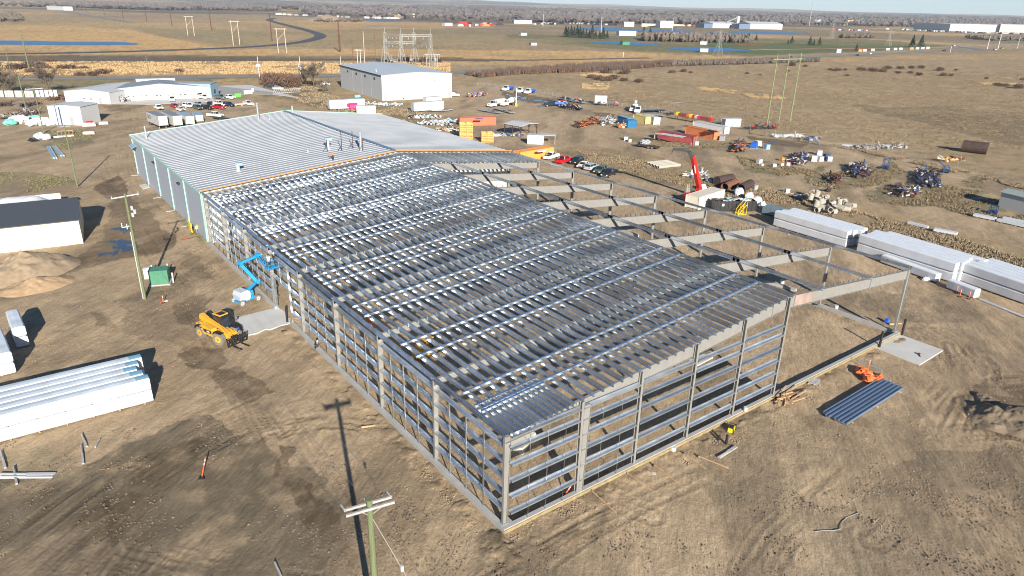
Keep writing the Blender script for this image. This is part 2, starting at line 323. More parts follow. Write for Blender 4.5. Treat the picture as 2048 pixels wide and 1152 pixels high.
for k in range(15):   # churned families of wheel passes
    o = k*26+random.uniform(-8, 8); TR.append(([(-120+o*1.2, 1230-o*.2), (60+o*1.15, 1080-o*.35), (230+o, 960-o*.3), (400+o*.8, 860-o*.1), (600+o*.5, 800+o*.2)], random.choice([0, 1.9, 1.9]), random.uniform(.25, .6)))
for k in range(9):
    o = k*15+random.uniform(-5, 5); TR.append(([(1690+o, 600+o*.4), (1830+o*.8, 660-o*.1), (1905+o*.6, 720), (1890+o*.9, 800+o*.4), (1760+o, 900+o*.6), (1620+o*1.1, 1010+o*.6)], random.choice([0, 1.9]), random.uniform(.2, .5)))
for k in range(7):
    o = k*14; TR.append(([(640+o*1.4, 1130), (560+o*1.2, 960), (470+o, 800), (420+o*.7, 690), (360+o*.6, 610), (300+o*.5, 520)], random.choice([0, 1.9]), random.uniform(.2, .45)))
for k in range(8): TR.append(([(230+k*7, 215), (228+k*8, 250), (232+k*8, 290), (245+k*9, 340), (275+k*10, 410), (330+k*7, 500)], random.choice([0, 1.9]), random.uniform(.2, .5)))
for k in range(9): o = k*9; TR.append(([(1140, 235+o), (1300, 250+o*1.5), (1480, 262+o*3), (1640, 300+o*2.5), (1850, 330+o*3), (2060, 385+o*3)], 2.0, random.uniform(.15, .4)))
def ground_patch(az0, az1, naz, deps, name):
    az = np.linspace(math.radians(az0), math.radians(az1), naz); r = (CAM[2]/np.tan(np.radians(deps)))
    A, Rr = np.meshgrid(az, r); x = CAM[0]+Rr*np.sin(A); y = CAM[1]+Rr*np.cos(A); return x.astype(np.float64), y.astype(np.float64)
def paint(x, y):
    r = np.hypot(x-CAM[0], y-CAM[1])
    n1 = fbm(x, y, 38, 4); n2 = fbm(x, y, 7, 4, 5.); n3 = fbm(x*.8+y*.2, y*.35, 180, 4, 9.)
    # direction-stretched mottling
    u = x*.73+y*.68; v = -x*.68+y*.73      # along and across the graded streaks
    st = fbm(u/5.0, v/1.0, 2.6, 5, 3.); st2 = fbm(u/3.2, v/1.0, 11, 4, 33.)
    col = np.zeros(x.shape+(3,)); base = np.array(DRY)
    col[:] = base*(.72+.56*n1[..., None])
    far = np.clip((r-450)/900, 0, 1)[..., None]
    mix = np.clip((n3-.42)*5, 0, 1)[..., None]; gold = np.clip((fbm(x, y, 320, 4, 44.)-.45)*6, 0, 1)[..., None]; ol = np.clip((fbm(x, y, 420, 3, 70.)-.52)*6, 0, 1)[..., None]
    fc = np.array((.40, .29, .165))*(1-mix)+np.array((.24, .18, .11))*mix; fc = fc*(1-gold*.7)+np.array(GOLD)*gold*.7; fc = fc*(1-ol*.35)+np.array((.22, .20, .11))*ol*.35
    col = col*(1-far)+fc*far
    vf = np.clip((r-2600)/4500, 0, 1)[..., None]; wd = np.clip((fbm(x*1.0, y*1.0, 900, 5, 12.)-.40)*5, 0, 1)[..., None]
    cf = np.array((.34, .27, .17))*(1-wd)+np.array((.10, .09, .085))*wd; col = col*(1-vf)+cf*vf
    dm = np.zeros(x.shape)
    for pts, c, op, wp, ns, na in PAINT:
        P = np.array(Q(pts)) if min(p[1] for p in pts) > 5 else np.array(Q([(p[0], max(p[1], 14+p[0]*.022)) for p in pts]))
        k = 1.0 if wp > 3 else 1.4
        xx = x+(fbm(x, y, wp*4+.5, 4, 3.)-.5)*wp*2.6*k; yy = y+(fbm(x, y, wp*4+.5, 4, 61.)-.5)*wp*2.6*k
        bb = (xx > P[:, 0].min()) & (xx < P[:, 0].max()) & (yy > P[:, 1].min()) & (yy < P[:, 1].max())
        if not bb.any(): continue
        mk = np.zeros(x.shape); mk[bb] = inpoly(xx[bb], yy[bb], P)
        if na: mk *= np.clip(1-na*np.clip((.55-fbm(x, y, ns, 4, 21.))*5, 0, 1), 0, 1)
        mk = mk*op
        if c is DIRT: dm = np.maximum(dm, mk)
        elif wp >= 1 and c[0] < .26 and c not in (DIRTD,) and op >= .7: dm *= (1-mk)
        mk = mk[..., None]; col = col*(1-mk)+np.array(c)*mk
    # texture of the bare dirt
    dd = dm[..., None]; near = np.clip(1-(r-140)/260, 0, 1)[..., None]
    t = .62+.28*n2+.44*st+.36*(st2-.3)
    col = col*(1-dd)+col*dd*(t[..., None])
    pale = np.clip((fbm(u/3.5, v, 14, 4, 90.)-.5)*4, 0, 1)[..., None]*dd*.35
    col = col*(1-pale)+np.array((.45, .345, .225))*pale
    dk = np.clip((fbm(u/3.2, v, 6, 5, 140.)-.52)*6, 0, 1)[..., None]*dd*.5
    col = col*(1-dk)+np.array((.15, .118, .08))*dk
    gr = (1-dd); col = col*(dd+gr*(.70+.6*fbm(x, y*1.0, 2.5, 3, 8.)[..., None]))
    z = np.zeros(x.shape); wet = np.zeros(x.shape)
    z += dm*near[..., 0]*((fbm(x, y, 1.6, 3, 4.)-.5)*.10+(fbm(u/2.2, v, .8, 2, 14.)-.5)*.07)
    nb = np.clip(((x > -1) & (x < 62) & (y > -1) & (y < 141)).astype(float), 0, 1)
    for pts, gauge, s in TR:
        P = Q(pts); 
        # smooth the line
        C = [P[0]]+[p for i in range(len(P)-1) for p in [((P[i][0]+P[i+1][0])/2, (P[i][1]+P[i+1][1])/2)]]+[P[-1]]; P = np.array(C)
        bb = (x > P[:, 0].min()-3) & (x < P[:, 0].max()+3) & (y > P[:, 1].min()-3) & (y < P[:, 1].max()+3)
        if not bb.any(): continue
        xs, ys = x[bb], y[bb]; wob = (fbm(xs, ys, 12, 2, 6.)-.5)*1.2
        best = np.full(xs.shape, 1e9); al = np.zeros(xs.shape); acc = 0
        for i in range(len(P)-1):
            d, tt = segdist(xs, ys, P[i], P[i+1]); L = math.hypot(*(P[i+1]-P[i])); q = d < best; best[q] = d[q]; al[q] = acc+tt[q]*L; acc += L
        e = np.abs(best+wob-gauge/2) if gauge else np.abs(best+wob*.4)
        e = np.minimum(e, np.abs(best-wob-gauge/2)+.02) if gauge else e
        tw = np.exp(-(e/.24)**2); sh = np.exp(-((e-.42)/.13)**2)
        tread = .5+.5*np.sin(al*2*PI/.42+e*6)
        fade = np.clip((fbm(xs, ys, 5, 4, 77.)-.42)*6, 0, 1)*s
        cc = col[bb]; a = (tw*fade*(.28+.30*tread))[:, None]; cc = cc*(1-a)+cc*.48*a; b2 = (sh*fade*.14)[:, None]; cc = cc*(1+b2); col[bb] = cc
        zz = z[bb]; zz += -tw*fade*(.035+.045*tread)+sh*fade*.04; z[bb] = zz
    for pts in WETP:
        P = np.array(Q(pts)); xx = x+(fbm(x, y, 2.2, 4, 3.)-.5)*2.6; yy = y+(fbm(x, y, 2.2, 4, 61.)-.5)*3.2
        m_ = inpoly(xx, yy, P) & (fbm(x, y, .9, 3, 2.) > .36); wet[m_] = 1; col[m_] = (.045, .05, .06); z[m_] = -.02
    # ridge of spoil heaps along the outside of the footing
    for (a, b_) in (((-1.0, -3), (-1.0, 44)), ((-2, -1.3), (60, -1.3))):
        d, tt = segdist(x, y, a, b_); k = np.exp(-(d/1.0)**2)*np.clip((fbm(x, y, 1.3, 4, 7.)-.45)*5, 0, 1); z += k*.16; col *= (1-.22*k[..., None])
    z *= (1-wet)
    z = np.where(r > 3000, hills(x, y), z)
    # low crests in the far left fields
    return np.clip(col, 0.01, .9), z, wet, dm
def build_ground():
    me = bpy.data.meshes.new('ground'); V = []; F = []; Cc = []; W = []; off = 0
    deps1 = np.concatenate([np.linspace(60, 46.2, 12), np.linspace(46, 3.2, 560), np.linspace(3.13, .1, 110)])
    coarse = np.concatenate([np.linspace(88, 46, 8), np.geomspace(44, .1, 40)])
    for az0, az1, naz, deps in ((-12, 86, 900, deps1), (86, 348, 88, coarse)):
        x, y = ground_patch(az0, az1, naz, deps, '')
        c, z, wet, dm = paint(x, y); h, w_ = x.shape
        V.append(np.stack([x, y, z], -1).reshape(-1, 3)); a = np.concatenate([c.reshape(-1, 3), np.ones((h*w_, 1))], 1); Cc.append(a)
        W.append(np.stack([wet.reshape(-1), dm.reshape(-1)], 1))
        i = np.arange((h-1)*(w_-1)); r_ = i//(w_-1); q = i % (w_-1); s = off+r_*w_+q
        F.append(np.stack([s, s+w_, s+w_+1, s+1], 1)); off += h*w_
    # small cap straight below the camera
    V = np.concatenate(V); F = np.concatenate(F); Cc = np.concatenate(Cc); W = np.concatenate(W)
    me.vertices.add(len(V)); me.vertices.foreach_set('co', V.astype(np.float32).ravel())
    me.loops.add(len(F)*4); me.loops.foreach_set('vertex_index', F.astype(np.int32).ravel())
    me.polygons.add(len(F)); me.polygons.foreach_set('loop_start', np.arange(0, len(F)*4, 4, dtype=np.int32))
    me.polygons.foreach_set('use_smooth', np.ones(len(F), bool)); me.update(calc_edges=True)
    ca = me.color_attributes.new('albedo', 'FLOAT_COLOR', 'POINT'); ca.data.foreach_set('color', Cc.astype(np.float32).ravel())
    wa = me.attributes.new('wet', 'FLOAT', 'POINT'); wa.data.foreach_set('value', W[:, 0].astype(np.float32).copy())
    da = me.attributes.new('bare', 'FLOAT', 'POINT'); da.data.foreach_set('value', W[:, 1].astype(np.float32).copy())
    m = bpy.data.materials.new('earth and dry grass'); m.use_nodes = True; n = m.node_tree; L = n.links; b = n.nodes['Principled BSDF']
    at = n.nodes.new('ShaderNodeVertexColor'); at.layer_name = 'albedo'
    aw = n.nodes.new('ShaderNodeAttribute'); aw.attribute_name = 'wet'; ab = n.nodes.new('ShaderNodeAttribute'); ab.attribute_name = 'bare'
    tc = n.nodes.new('ShaderNodeTexCoord')
    def noise(sc, det=5, map_=None, rough=.6):
        q = n.nodes.new('ShaderNodeTexNoise'); q.inputs['Scale'].default_value = sc; q.inputs['Detail'].default_value = det; q.inputs['Roughness'].default_value = rough
        if map_:
            mp = n.nodes.new('ShaderNodeMapping'); mp.vector_type = 'TEXTURE'; mp.inputs['Scale'].default_value = map_[:3]; mp.inputs['Rotation'].default_value = (0, 0, map_[3])
            L.new(tc.outputs['Object'], mp.inputs[0]); L.new(mp.outputs[0], q.inputs['Vector'])
        else: L.new(tc.outputs['Object'], q.inputs['Vector'])
        return q
    def mathn(op, a, bb, c=None):
        q = n.nodes.new('ShaderNodeMath'); q.operation = op
        for i, v in enumerate((a, bb) if c is None else (a, bb, c)):
            if isinstance(v, (int, float)): q.inputs[i].default_value = v
            else: L.new(v, q.inputs[i])
        return q.outputs[0]
    f1 = noise(3.4, 8, None, .78); f2 = noise(1.3, 7, (3, 1, 1, .75), .72); f3 = noise(.22, 5, None, .65)
    s = mathn('ADD', mathn('MULTIPLY', f1.outputs[0], .75), mathn('ADD', mathn('MULTIPLY', f2.outputs[0], .75), mathn('MULTIPLY', f3.outputs[0], .5)))
    fac = n.nodes.new('ShaderNodeMapRange'); fac.inputs[1].default_value = .72; fac.inputs[2].default_value = 1.28; fac.inputs[3].default_value = .58; fac.inputs[4].default_value = 1.38
    L.new(s, fac.inputs[0])
    hs = n.nodes.new('ShaderNodeVectorMath'); hs.operation = 'SCALE'; L.new(at.outputs[0], hs.inputs[0]); L.new(fac.outputs[0], hs.inputs['Scale'])
    # scattered pale stones and litter
    vo = n.nodes.new('ShaderNodeTexVoronoi'); vo.inputs['Scale'].default_value = 1.1; L.new(tc.outputs['Object'], vo.inputs['Vector'])
    sp = mathn('LESS_THAN', vo.outputs['Distance'], .05); sp = mathn('MULTIPLY', sp, ab.outputs['Fac']); sp = mathn('MULTIPLY', sp, mathn('GREATER_THAN', f3.outputs[0], .52))
    mx = n.nodes.new('ShaderNodeMix'); mx.data_type = 'RGBA'; L.new(mathn('MULTIPLY', sp, .7), mx.inputs['Factor']); L.new(hs.outputs[0], mx.inputs[6]); mx.inputs[7].default_value = (.5, .45, .38, 1)
    L.new(mx.outputs[2], b.inputs['Base Color'])
    rr = mathn('SUBTRACT', .95, mathn('MULTIPLY', aw.outputs['Fac'], .88)); L.new(rr, b.inputs['Roughness']); b.inputs['Specular IOR Level'].default_value = .25
    L.new(mathn('ADD', mathn('MULTIPLY', aw.outputs['Fac'], .4), .15), b.inputs['Specular IOR Level'])
    b1 = noise(3.0, 8, None, .78); b2 = noise(1.8, 5, (4, 1, 1, .75), .65); hh = mathn('ADD', mathn('MULTIPLY', b1.outputs[0], .8), b2.outputs[0])
    bp = n.nodes.new('ShaderNodeBump'); bp.inputs['Distance'].default_value = .28
    L.new(mathn('SUBTRACT', .55, mathn('MULTIPLY', aw.outputs['Fac'], .55)), bp.inputs['Strength']); L.new(hh, bp.inputs['Height']); L.new(bp.outputs[0], b.inputs['Normal'])
    me.materials.append(m); o = link('ground', me); tag(o, 'bare brown dirt yard and dry grass plain out to the horizon', kind='structure'); return o
build_ground()
def strip_obj(name, pts, width, m, z=.06, label=None, kind='structure', off=0.0, segs=6, smooth=True):
    P = [Vector((*g(*p), 0)) if p[1] < 9000 else p for p in pts] if not isinstance(pts[0], Vector) else pts
    if smooth and len(P) > 2:
        C = []
        for i in range(len(P)-1):
            p0 = P[max(i-1, 0)]; p1 = P[i]; p2 = P[i+1]; p3 = P[min(i+2, len(P)-1)]
            for k in range(segs):
                t = k/segs; C.append(.5*((2*p1)+(-p0+p2)*t+(2*p0-5*p1+4*p2-p3)*t*t+(-p0+3*p1-3*p2+p3)*t**3))
        P = C+[P[-1]]
    mb = MB(); vs = []
    for i, p in enumerate(P):
        d = (P[min(i+1, len(P)-1)]-P[max(i-1, 0)]).normalized(); nn = Vector((-d.y, d.x, 0)); q = p+nn*off
        vs += [q+nn*width/2+Vector((0, 0, z)), q-nn*width/2+Vector((0, 0, z))]
    mb.add(vs, [(2*i+1, 2*i+3, 2*i+2, 2*i) for i in range(len(P)-1)], m); o = mb.build(name)
    tag(o, label, kind=kind); return o
ASPH = mat('worn asphalt', (.19, .18, .165), .85, 0, .15, .3); ASPHD = mat('dark asphalt', (.055, .057, .062), .85, 0, .2, .3); GRAV = mat('gravel track', (.36, .31, .25), .95, 0, .2, .3)
PAINTW = mat('road paint', (.65, .62, .5), .7, 0, .1); WATER = mat('pond water', (.06, .17, .34), .5, 0, .15, .02, .3, .6, spec=.3)
BALLAST = mat('rail ballast', (.10, .085, .07), .95, 0, .3, .5)
hw = [(-500, 160), (0, 158), (300, 156), (512, 153), (700, 151), (860, 147), (1024, 139), (1200, 132), (1400, 122.5), (1560, 116), (1736, 109), (1886, 102.5), (2048, 99), (2400, 94)]
strip_obj('highway', hw, 15, ASPH, .10, 'grey two lane highway crossing behind the yards')
strip_obj('highway_marking', hw, .5, PAINTW, .16, 'pale centre line on the highway')
strip_obj('curved_road', [(-500, 112), (0, 108), (240, 103.5), (430, 97), (512, 93), (590, 86), (630, 78), (641, 72), (632, 66), (600, 57), (556, 46), (538, 40), (548, 36.5)], 13, ASPHD, .10, 'dark asphalt road curving through golden grass')
strip_obj('railway', [(-400, 121), (250, 120.5), (512, 120), (800, 118), (1000, 121), (1300, 116)], 9, BALLAST, .10, 'dark straight railway bed beyond the highway')
strip_obj('country_road', [(100, 17), (170, 30), (262, 45)], 14, ASPH, .12, 'thin grey road running down from the far left', segs=3)
strip_obj('gravel_road', [(-300, 8), (0, 11), (300, 22), (512, 25), (620, 27)], 40, GRAV, .4, 'pale gravel road in front of the far woods', segs=3)
strip_obj('gravel_road', [(715, 52), (900, 56), (1100, 56)], 22, GRAV, .3, 'pale gravel road among the distant fields', segs=3)
strip_obj('side_road', [(1960, 99), (1900, 92), (1800, 88), (1500, 78), (1200, 75)], 10, ASPH, .2, 'grey road leading off the highway to the right', segs=3)
strip_obj('side_road', [(1500, 100), (1700, 97), (1850, 96), (2048, 88)], 7, GRAV, .12, 'narrow pale track beside the green field', segs=3)
strip_obj('red_running_strip', [(1590, 96), (1660, 98), (1740, 97)], 9, mat('red shale', (.34, .10, .055), .9, 0, .1), .13, 'red shale strip in the green field')
strip_obj('red_running_strip', [(1450, 88), (1500, 89.5), (1535, 90)], 12, MATS['red shale'], .13, 'red shale strip behind the pond')
def pond(pts, label, z=.12):
    P = Q(pts); C = []
    n = len(P)
    for i in range(n):
        p0, p1, p2, p3 = [Vector(P[(i+k) % n]) for k in (-1, 0, 1, 2)]
        for k in range(5):
            t = k/5; q = .5*((2*p1)+(-p0+p2)*t+(2*p0-5*p1+4*p2-p3)*t*t+(-p0+3*p1-3*p2+p3)*t**3); C.append((q.x, q.y, z))
    mb = MB(); mb.add(C, [tuple(range(len(C)))], WATER); o = mb.build('pond'); tag(o, label, kind='structure')
pond([(-60, 82), (40, 81.5), (130, 83.5), (230, 84), (275, 87), (268, 89.5), (200, 90.5), (80, 90), (-60, 88)], 'long blue pond in gold grass at the left')
pond([(1150, 56), (1230, 56), (1260, 58.5), (1380, 61.5), (1400, 65), (1340, 65), (1240, 62), (1180, 60)], 'far blue pond before the distant buildings')
pond([(1400, 65), (1500, 62.5), (1590, 65), (1625, 68), (1540, 68.5), (1440, 67.5)], 'pale blue pond below the white sheds')
pond([(1175, 83), (1240, 83.5), (1300, 87), (1322, 89.5), (1290, 90.5), (1220, 88)], 'blue pond beside the dark spruce row')
pond([(1335, 96), (1420, 94.5), (1480, 99), (1500, 102.5), (1440, 103.5), (1370, 100.5)], 'blue pond with grassy banks by the highway')
pond([(730, 41), (790, 42), (800, 43.5), (745, 43.5)], 'small distant pond left of the gravel road')
pond([(1710, 67), (1740, 67.5), (1735, 69), (1705, 68.6)], 'small far pond on the right')
# ------------------------------------------------------------------ steel frame building under construction
S_ = 1.35; L_ = 10.287; H_ = 8.733; W_ = 60.858; RX = 34.767; HR = 11.72; HRE = 9.10; Y8 = 8*L_; Z0 = .47
def roofz(x): return H_+(HR-H_)*x/RX if x <= RX else HR-(HR-HRE)*(x-RX)/(W_-RX)
SB = thing('steel_frame_building', 'unfinished steel building frame with open galvanized purlins and girts on a concrete footing', 'building frame')
def zsec(L, d=.37, fl=.12, t=.01, m=GALV):       # Z section along +y from 0 to L, top at z=0
    p = [(0, 0), (fl, 0), (fl, -t), (t, -t), (t, -d), (-fl, -d), (-fl, -d+t), (0, -d+t)]
    mb = MB(); mb.prism(p, 0, L, m); return mb
pur = zsec(L_+.9).mesh('purlin'); sp = RX/33; purs = zsec(4.7).mesh('purlin')
for i in range(8):
    for k in range(1, 34):
        x = k*sp-.02; dx = .011 if i % 2 else 0
        link('purlin', pur, SB, (x+dx, i*L_-.45 if i else -.28, roofz(x)+dx*.3))
    if i == 7: 
        for k in range(1, 25): x = RX+k*(W_-RX)/25; link('purlin', pur, SB, (x, i*L_-.45, roofz(x)))
for k in range(6): link('purlin', purs, SB, ((k+.5)*sp, -.28, roofz((k+.5)*sp)+.004))
eav = zsec(L_+.02, .30, .14, .01).mesh('eave_strut')
for i in range(8):
    link('eave_strut', eav, SB, (-.02, i*L_-.01*(i % 2), roofz(0)+.02+.006*(i % 2)))
    link('eave_strut', eav, SB, (W_-.02, i*L_, roofz(W_)+.02+.006*(i % 2)))
    for xx in (RX+5.4, RX+15.7):          # single purlins so far on the far slope
        if i < 7: link('purlin', pur, SB, (xx, i*L_-.3, roofz(xx)+.006*(i % 2)))
# bridging angles across the purlins (two per bay)
sl_ = math.atan((HR-H_)/RX); Ls = RX/math.cos(sl_)
def angle_strip(L, w=.20, d=.20, t=.008):
    mb = MB(); mb.prism([(0, .004), (w, .004), (w, .012), (t, .012), (t, .004-.0), (t, -d), (0, -d)], 0, L, GALV, 'x'); return mb
ast = angle_strip(Ls-.6).mesh('bridging_strip')
for i in range(8):
    for fr in (.36, .63):
        o = link('bridging_strip', ast, SB, (.5, i*L_+fr*L_, roofz(.5)+.003)); o.rotation_euler = (0, -sl_, 0)
ss = angle_strip(6.1).mesh('bridging_strip')
for yy in (3.4, 4.35): o = link('bridging_strip', ss, SB, (.3, yy, roofz(.3)+.012)); o.rotation_euler = (0, -sl_, 0)
# rafters: tapered I sections
def depth(x): return (.55+.75*min(1, x/20)) if x < RX else (1.3-.15*(x-RX)/(W_-RX))
def rafter(y, pieces, end=False):
    mb = MB(); fw = .28; xs = [.1, 6.9, 13.9, 20, 27, RX, RX+7, RX+16.4, W_-.25]
    for a, b in zip(xs[:-1], xs[1:]):
        za, zb = roofz(a)-.38, roofz(b)-.38; da, db = depth(a), depth(b)
        mm = PRUST if (end and abs(a-RX) < 1) else PRIMER
        mb.prism([(a, za-.02), (b, zb-.02), (b, zb-db+.02), (a, za-da+.02)], -.008, .008, PRIMER)
        mb.prism([(a, za), (b, zb), (b, zb-.02), (a, za-.02)], -fw/2, fw/2, PRIMER)
        mb.prism([(a, za-da+.02), (b, zb-db+.02), (b, zb-db), (a, za-da)], -fw/2, fw/2, PRIMER)
    if end: mb.prism([(RX+.9, roofz(RX+.9)-.38), (RX+4.4, roofz(RX+4.4)-.38), (RX+4.4, roofz(RX+4.4)-1.58), (RX+.9, roofz(RX+.9)-1.58)], -.014, -.0085, PRUST)
    o = link('rafter', mb.mesh('rafter'), SB, (0, y, 0))
    for x in (6.9, 13.9, RX-2.6, RX+1.0, RX+16.4): st = MB(); st.bx(x-.02, x+.02, -fw/2-.003, fw/2+.003, roofz(x)-.36-depth(x), roofz(x)-.345, GREYP); link('splice_plate', st.mesh('splice_plate'), o)
    
    return o
me_r = None
for i in range(9):
    y = i*L_ if i < 8 else i*L_-.5
    if i == 0: y = .15
    o = rafter(y, 0, i == 0)
    cl = MB()
    for k in range(0, 26):
        x = RX+k*(W_-RX-.4)/25
        if i < 8: cl.bx(x-.006, x+.006, -.07, .07, roofz(x)-.352, roofz(x)-.02, GALV)
    cp_ = link('purlin_clip', cl.mesh('purlin_clip'), SB, (0, y, 0)); cp_['kind'] = 'stuff'
# columns: tapered I sections
def icol(h, d0, d1, fw=.24, m=PRIMER, out_=1):
    """web in the x direction; outer flange at x=0, grows to +x*out_"""
    mb = MB(); s = out_; t = .02
    mb.prism([(s*t, .02), (s*(d0-t), .02), (s*(d1-t), h), (s*t, h)], -.008, .008, m)
    mb.prism([(0, 0), (s*t, 0), (s*t, h), (0, h)], -fw/2, fw/2, m)
    mb.prism([(s*(d0-t), 0), (s*d0, 0), (s*d1, h), (s*(d1-t), h)], -fw/2, fw/2, m)
    mb.box((s*d0/2, 0, .01), (d0+.2, fw+.14, .03), GREYP)
    for z in (1.75, 3.2, 4.65, 6.1): mb.box((s*(d0/2+.0), 0, z-Z0-.1), (max(d0-.06, .05), fw-.02, .012), m) if z < h and False else None
    return mb
hc = H_-.36-Z0
ca = icol(hc, .35, .62).mesh('frame_column'); cb = icol(hc+HRE-H_-.0, .4, .72, out_=-1).mesh('frame_column')
for i in range(9):
    y = i*L_ if i < 8 else i*L_-.5
    if i == 0: y = .15
    link('frame_column', ca, SB, (-.02, y, Z0)); link('frame_column', cb, SB, (W_+.02, y, Z0))
    if 0 < i < 8:
        ic = icol(HR-.4-1.3, .32, .32, .3)
        link('interior_column', ic.mesh('interior_column'), SB, (RX-.16, y, .04)); pb = MB(); pb.box((0, 0, .06), (1.3, 1.3, .16), CONC); link('footing_pad', pb.mesh('footing_pad'), SB, (RX, y, 0))
gcols = [7.295, 13.92, 20.84, 27.67, 34.5]
for k, x in enumerate(gcols):
    hh = roofz(x)-.38-Z0; mb = MB(); fw = .24
    mb.bx(x-.008, x+.008, -.26, .02, Z0, Z0+hh, PRIMER); 
    for yy in (-.27, .02): mb.bx(x-fw/2, x+fw/2, yy-.012, yy+.012, Z0, Z0+hh, PRIMER)
    if k == 0:
        mb.prism([(x+.13, Z0), (x+.45, Z0), (x+.75, hh+Z0-.4), (x+.13, hh+Z0-.4)], -.3, -.28, PRIMER); mb.prism([(x+.45, Z0), (x+.47, Z0), (x+.77, hh+Z0-.4), (x+.75, hh+Z0-.4)], -.42, -.16, PRIMER)
    link('gable_column', mb.mesh('gable_column'), SB)
# girts: Z section with web level (seen from above), along y on the long wall
def girt(L, d=.36, fl=.13, t=.008, axis='y'):
    p = [(0, 0), (d, 0), (d, fl), (d-t, fl), (d-t, t), (t, t), (t, t-fl), (0, t-fl)]
    mb = MB(); mb.prism(p, 0, L, GALW, axis); return mb
DOOR = (44.7, 50.2); gz = [1.75, 3.2, 4.65, 6.1, 7.45]
gf = girt(L_-.34).mesh('girt'); GA = girt(DOOR[0]-4*L_-.17).mesh('girt'); GB = girt(5*L_-DOOR[1]-.17).mesh('girt')
for i in range(8):
    for z in gz:
        if i == 4 and z < 4.6: link('girt', GA, SB, (.02, 4*L_+.17, z)); link('girt', GB, SB, (.02, DOOR[1], z))
        else: link('girt', gf, SB, (.02, i*L_+(.17 if i else .32), z))
    z1 = gz[-1]
    for fr in (.26, .5, .74):
        y = i*L_+fr*L_; b0 = Z0
        if i == 4:
            if fr == .5: y = 47.4; b0 = 4.65
            elif fr == .26: continue
            else: y = DOOR[0]-1.6 if fr == .26 else 50.9
        mb = MB(); mb.prism([(-.005, 0), (-.055, 0), (-.055, .16), (-.047, .16), (-.047, .008), (-.013, .008), (-.013, .16), (-.005, .16)], b0, z1, GALW, 'z')
        link('wall_stud', mb.mesh('wall_stud'), SB, (.02, y, 0))
for y in DOOR:
    mb = MB(); mb.bx(-.04, .22, y-.06, y+.06, .05, z1 if y < 46 else 4.7, GALV); link('door_jamb', mb.mesh('door_jamb'), SB)
gz2 = [1.6, 3.1, 4.55, 6.0, 7.4, 8.45]; cx = [.42]+gcols
for j in range(5):
    a = cx[j]+(.14 if j else 0); b = cx[j+1]-.14
    for z in gz2:
        mb = girt(b-a, .36, .13, .008, 'x'); 
        mb.v = [(v[0], v[1], v[2]) for v in mb.v]; link('gable_girt', mb.mesh('gable_girt'), SB, (a, -.36, z))
    if j < 2:
        for fr in ((.24, .5, .76) if j == 0 else (.32, .66)):
            x = a+fr*(b-a); mb = MB(); mb.bx(x-.02, x+.02, -.40, -.365, Z0, 8.4, GALV); link('sag_rod', mb.mesh('sag_rod'), SB)
# footing with insulation band and the slabs
ft = MB()
ft.bx(-.28, .02+.12, -.42, DOOR[0], -.02, Z0-.004, CONC); ft.bx(-.28, .14, DOOR[1], Y8-.4, -.02, Z0-.004, CONC)
ft.bx(.14, W_+.3, -.42, -.02, -.02, Z0-.004, CONC); ft.bx(W_-.1, W_+.3, -.02, 10.6, -.02, Z0-.004, CONC); ft.bx(W_-.1, W_+.3, 10.6, Y8, -.02, .12, CONC)
ft.box((.3, .2, Z0/2), (1.1, 1.0, Z0-.012), CONC)
link('concrete_footing', ft.mesh('concrete_footing'), SB)
ins = MB(); ins.bx(-.28, W_+.3, -.50, -.424, .08, Z0-.10, INSUL)
link('insulation_band', ins.mesh('insulation_band'), SB)
# footing walls inside the far half
for a, b in (((1515, 561), (1592, 583)), ((1220, 455), (1276, 474)), ((1160, 427), (1212, 430))):
    A, B = g(*a), g(*b); o = MB().bar((*A, .2), (*B, .2), .5, .42, CONC).build('footing_wall'); tag(o, {1515: 'low white footing wall just past the ridge of the steel frame', 1220: 'short pale footing wall under the far rafters', 1160: 'pale slab edge beneath the rafters near the parked cars'}[a[0]], 'footing')
def slab(pts, name, label, cat='slab', z=.10, m=CONCS, jag=0.0):
    P = Q(pts); mb = MB(); n = len(P); vs = [(p[0]+random.uniform(-jag, jag), p[1]+random.uniform(-jag, jag), -.1) for p in P]; vs += [(v[0], v[1], z) for v in vs]
    mb.add(vs, [tuple(range(n, 2*n)) if _cw(P) else tuple(range(2*n-1, n-1, -1))]+[(i, (i+1) % n, n+(i+1) % n, n+i) for i in range(n)], m); o = mb.build(name); return tag(o, label, cat)
def _cw(P): return sum(P[i][0]*P[(i+1) % len(P)][1]-P[(i+1) % len(P)][0]*P[i][1] for i in range(len(P))) > 0
slab([(471, 638), (540, 620), (556, 617), (567, 623), (583, 646), (575, 650), (560, 654), (540, 661), (532, 660), (515, 668), (497, 672)], 'concrete_slab', 'pale concrete apron in front of the door opening', z=.16)
slab([(1792, 668), (1886, 702), (1839, 731), (1745, 694)], 'concrete_slab', 'square concrete pad beyond the far corner of the footing', z=.14)
slab([(1372, 718), (1405, 708), (1426, 716), (1394, 733)], 'concrete_slab', 'small concrete pad on the floor inside the frame', z=.12)
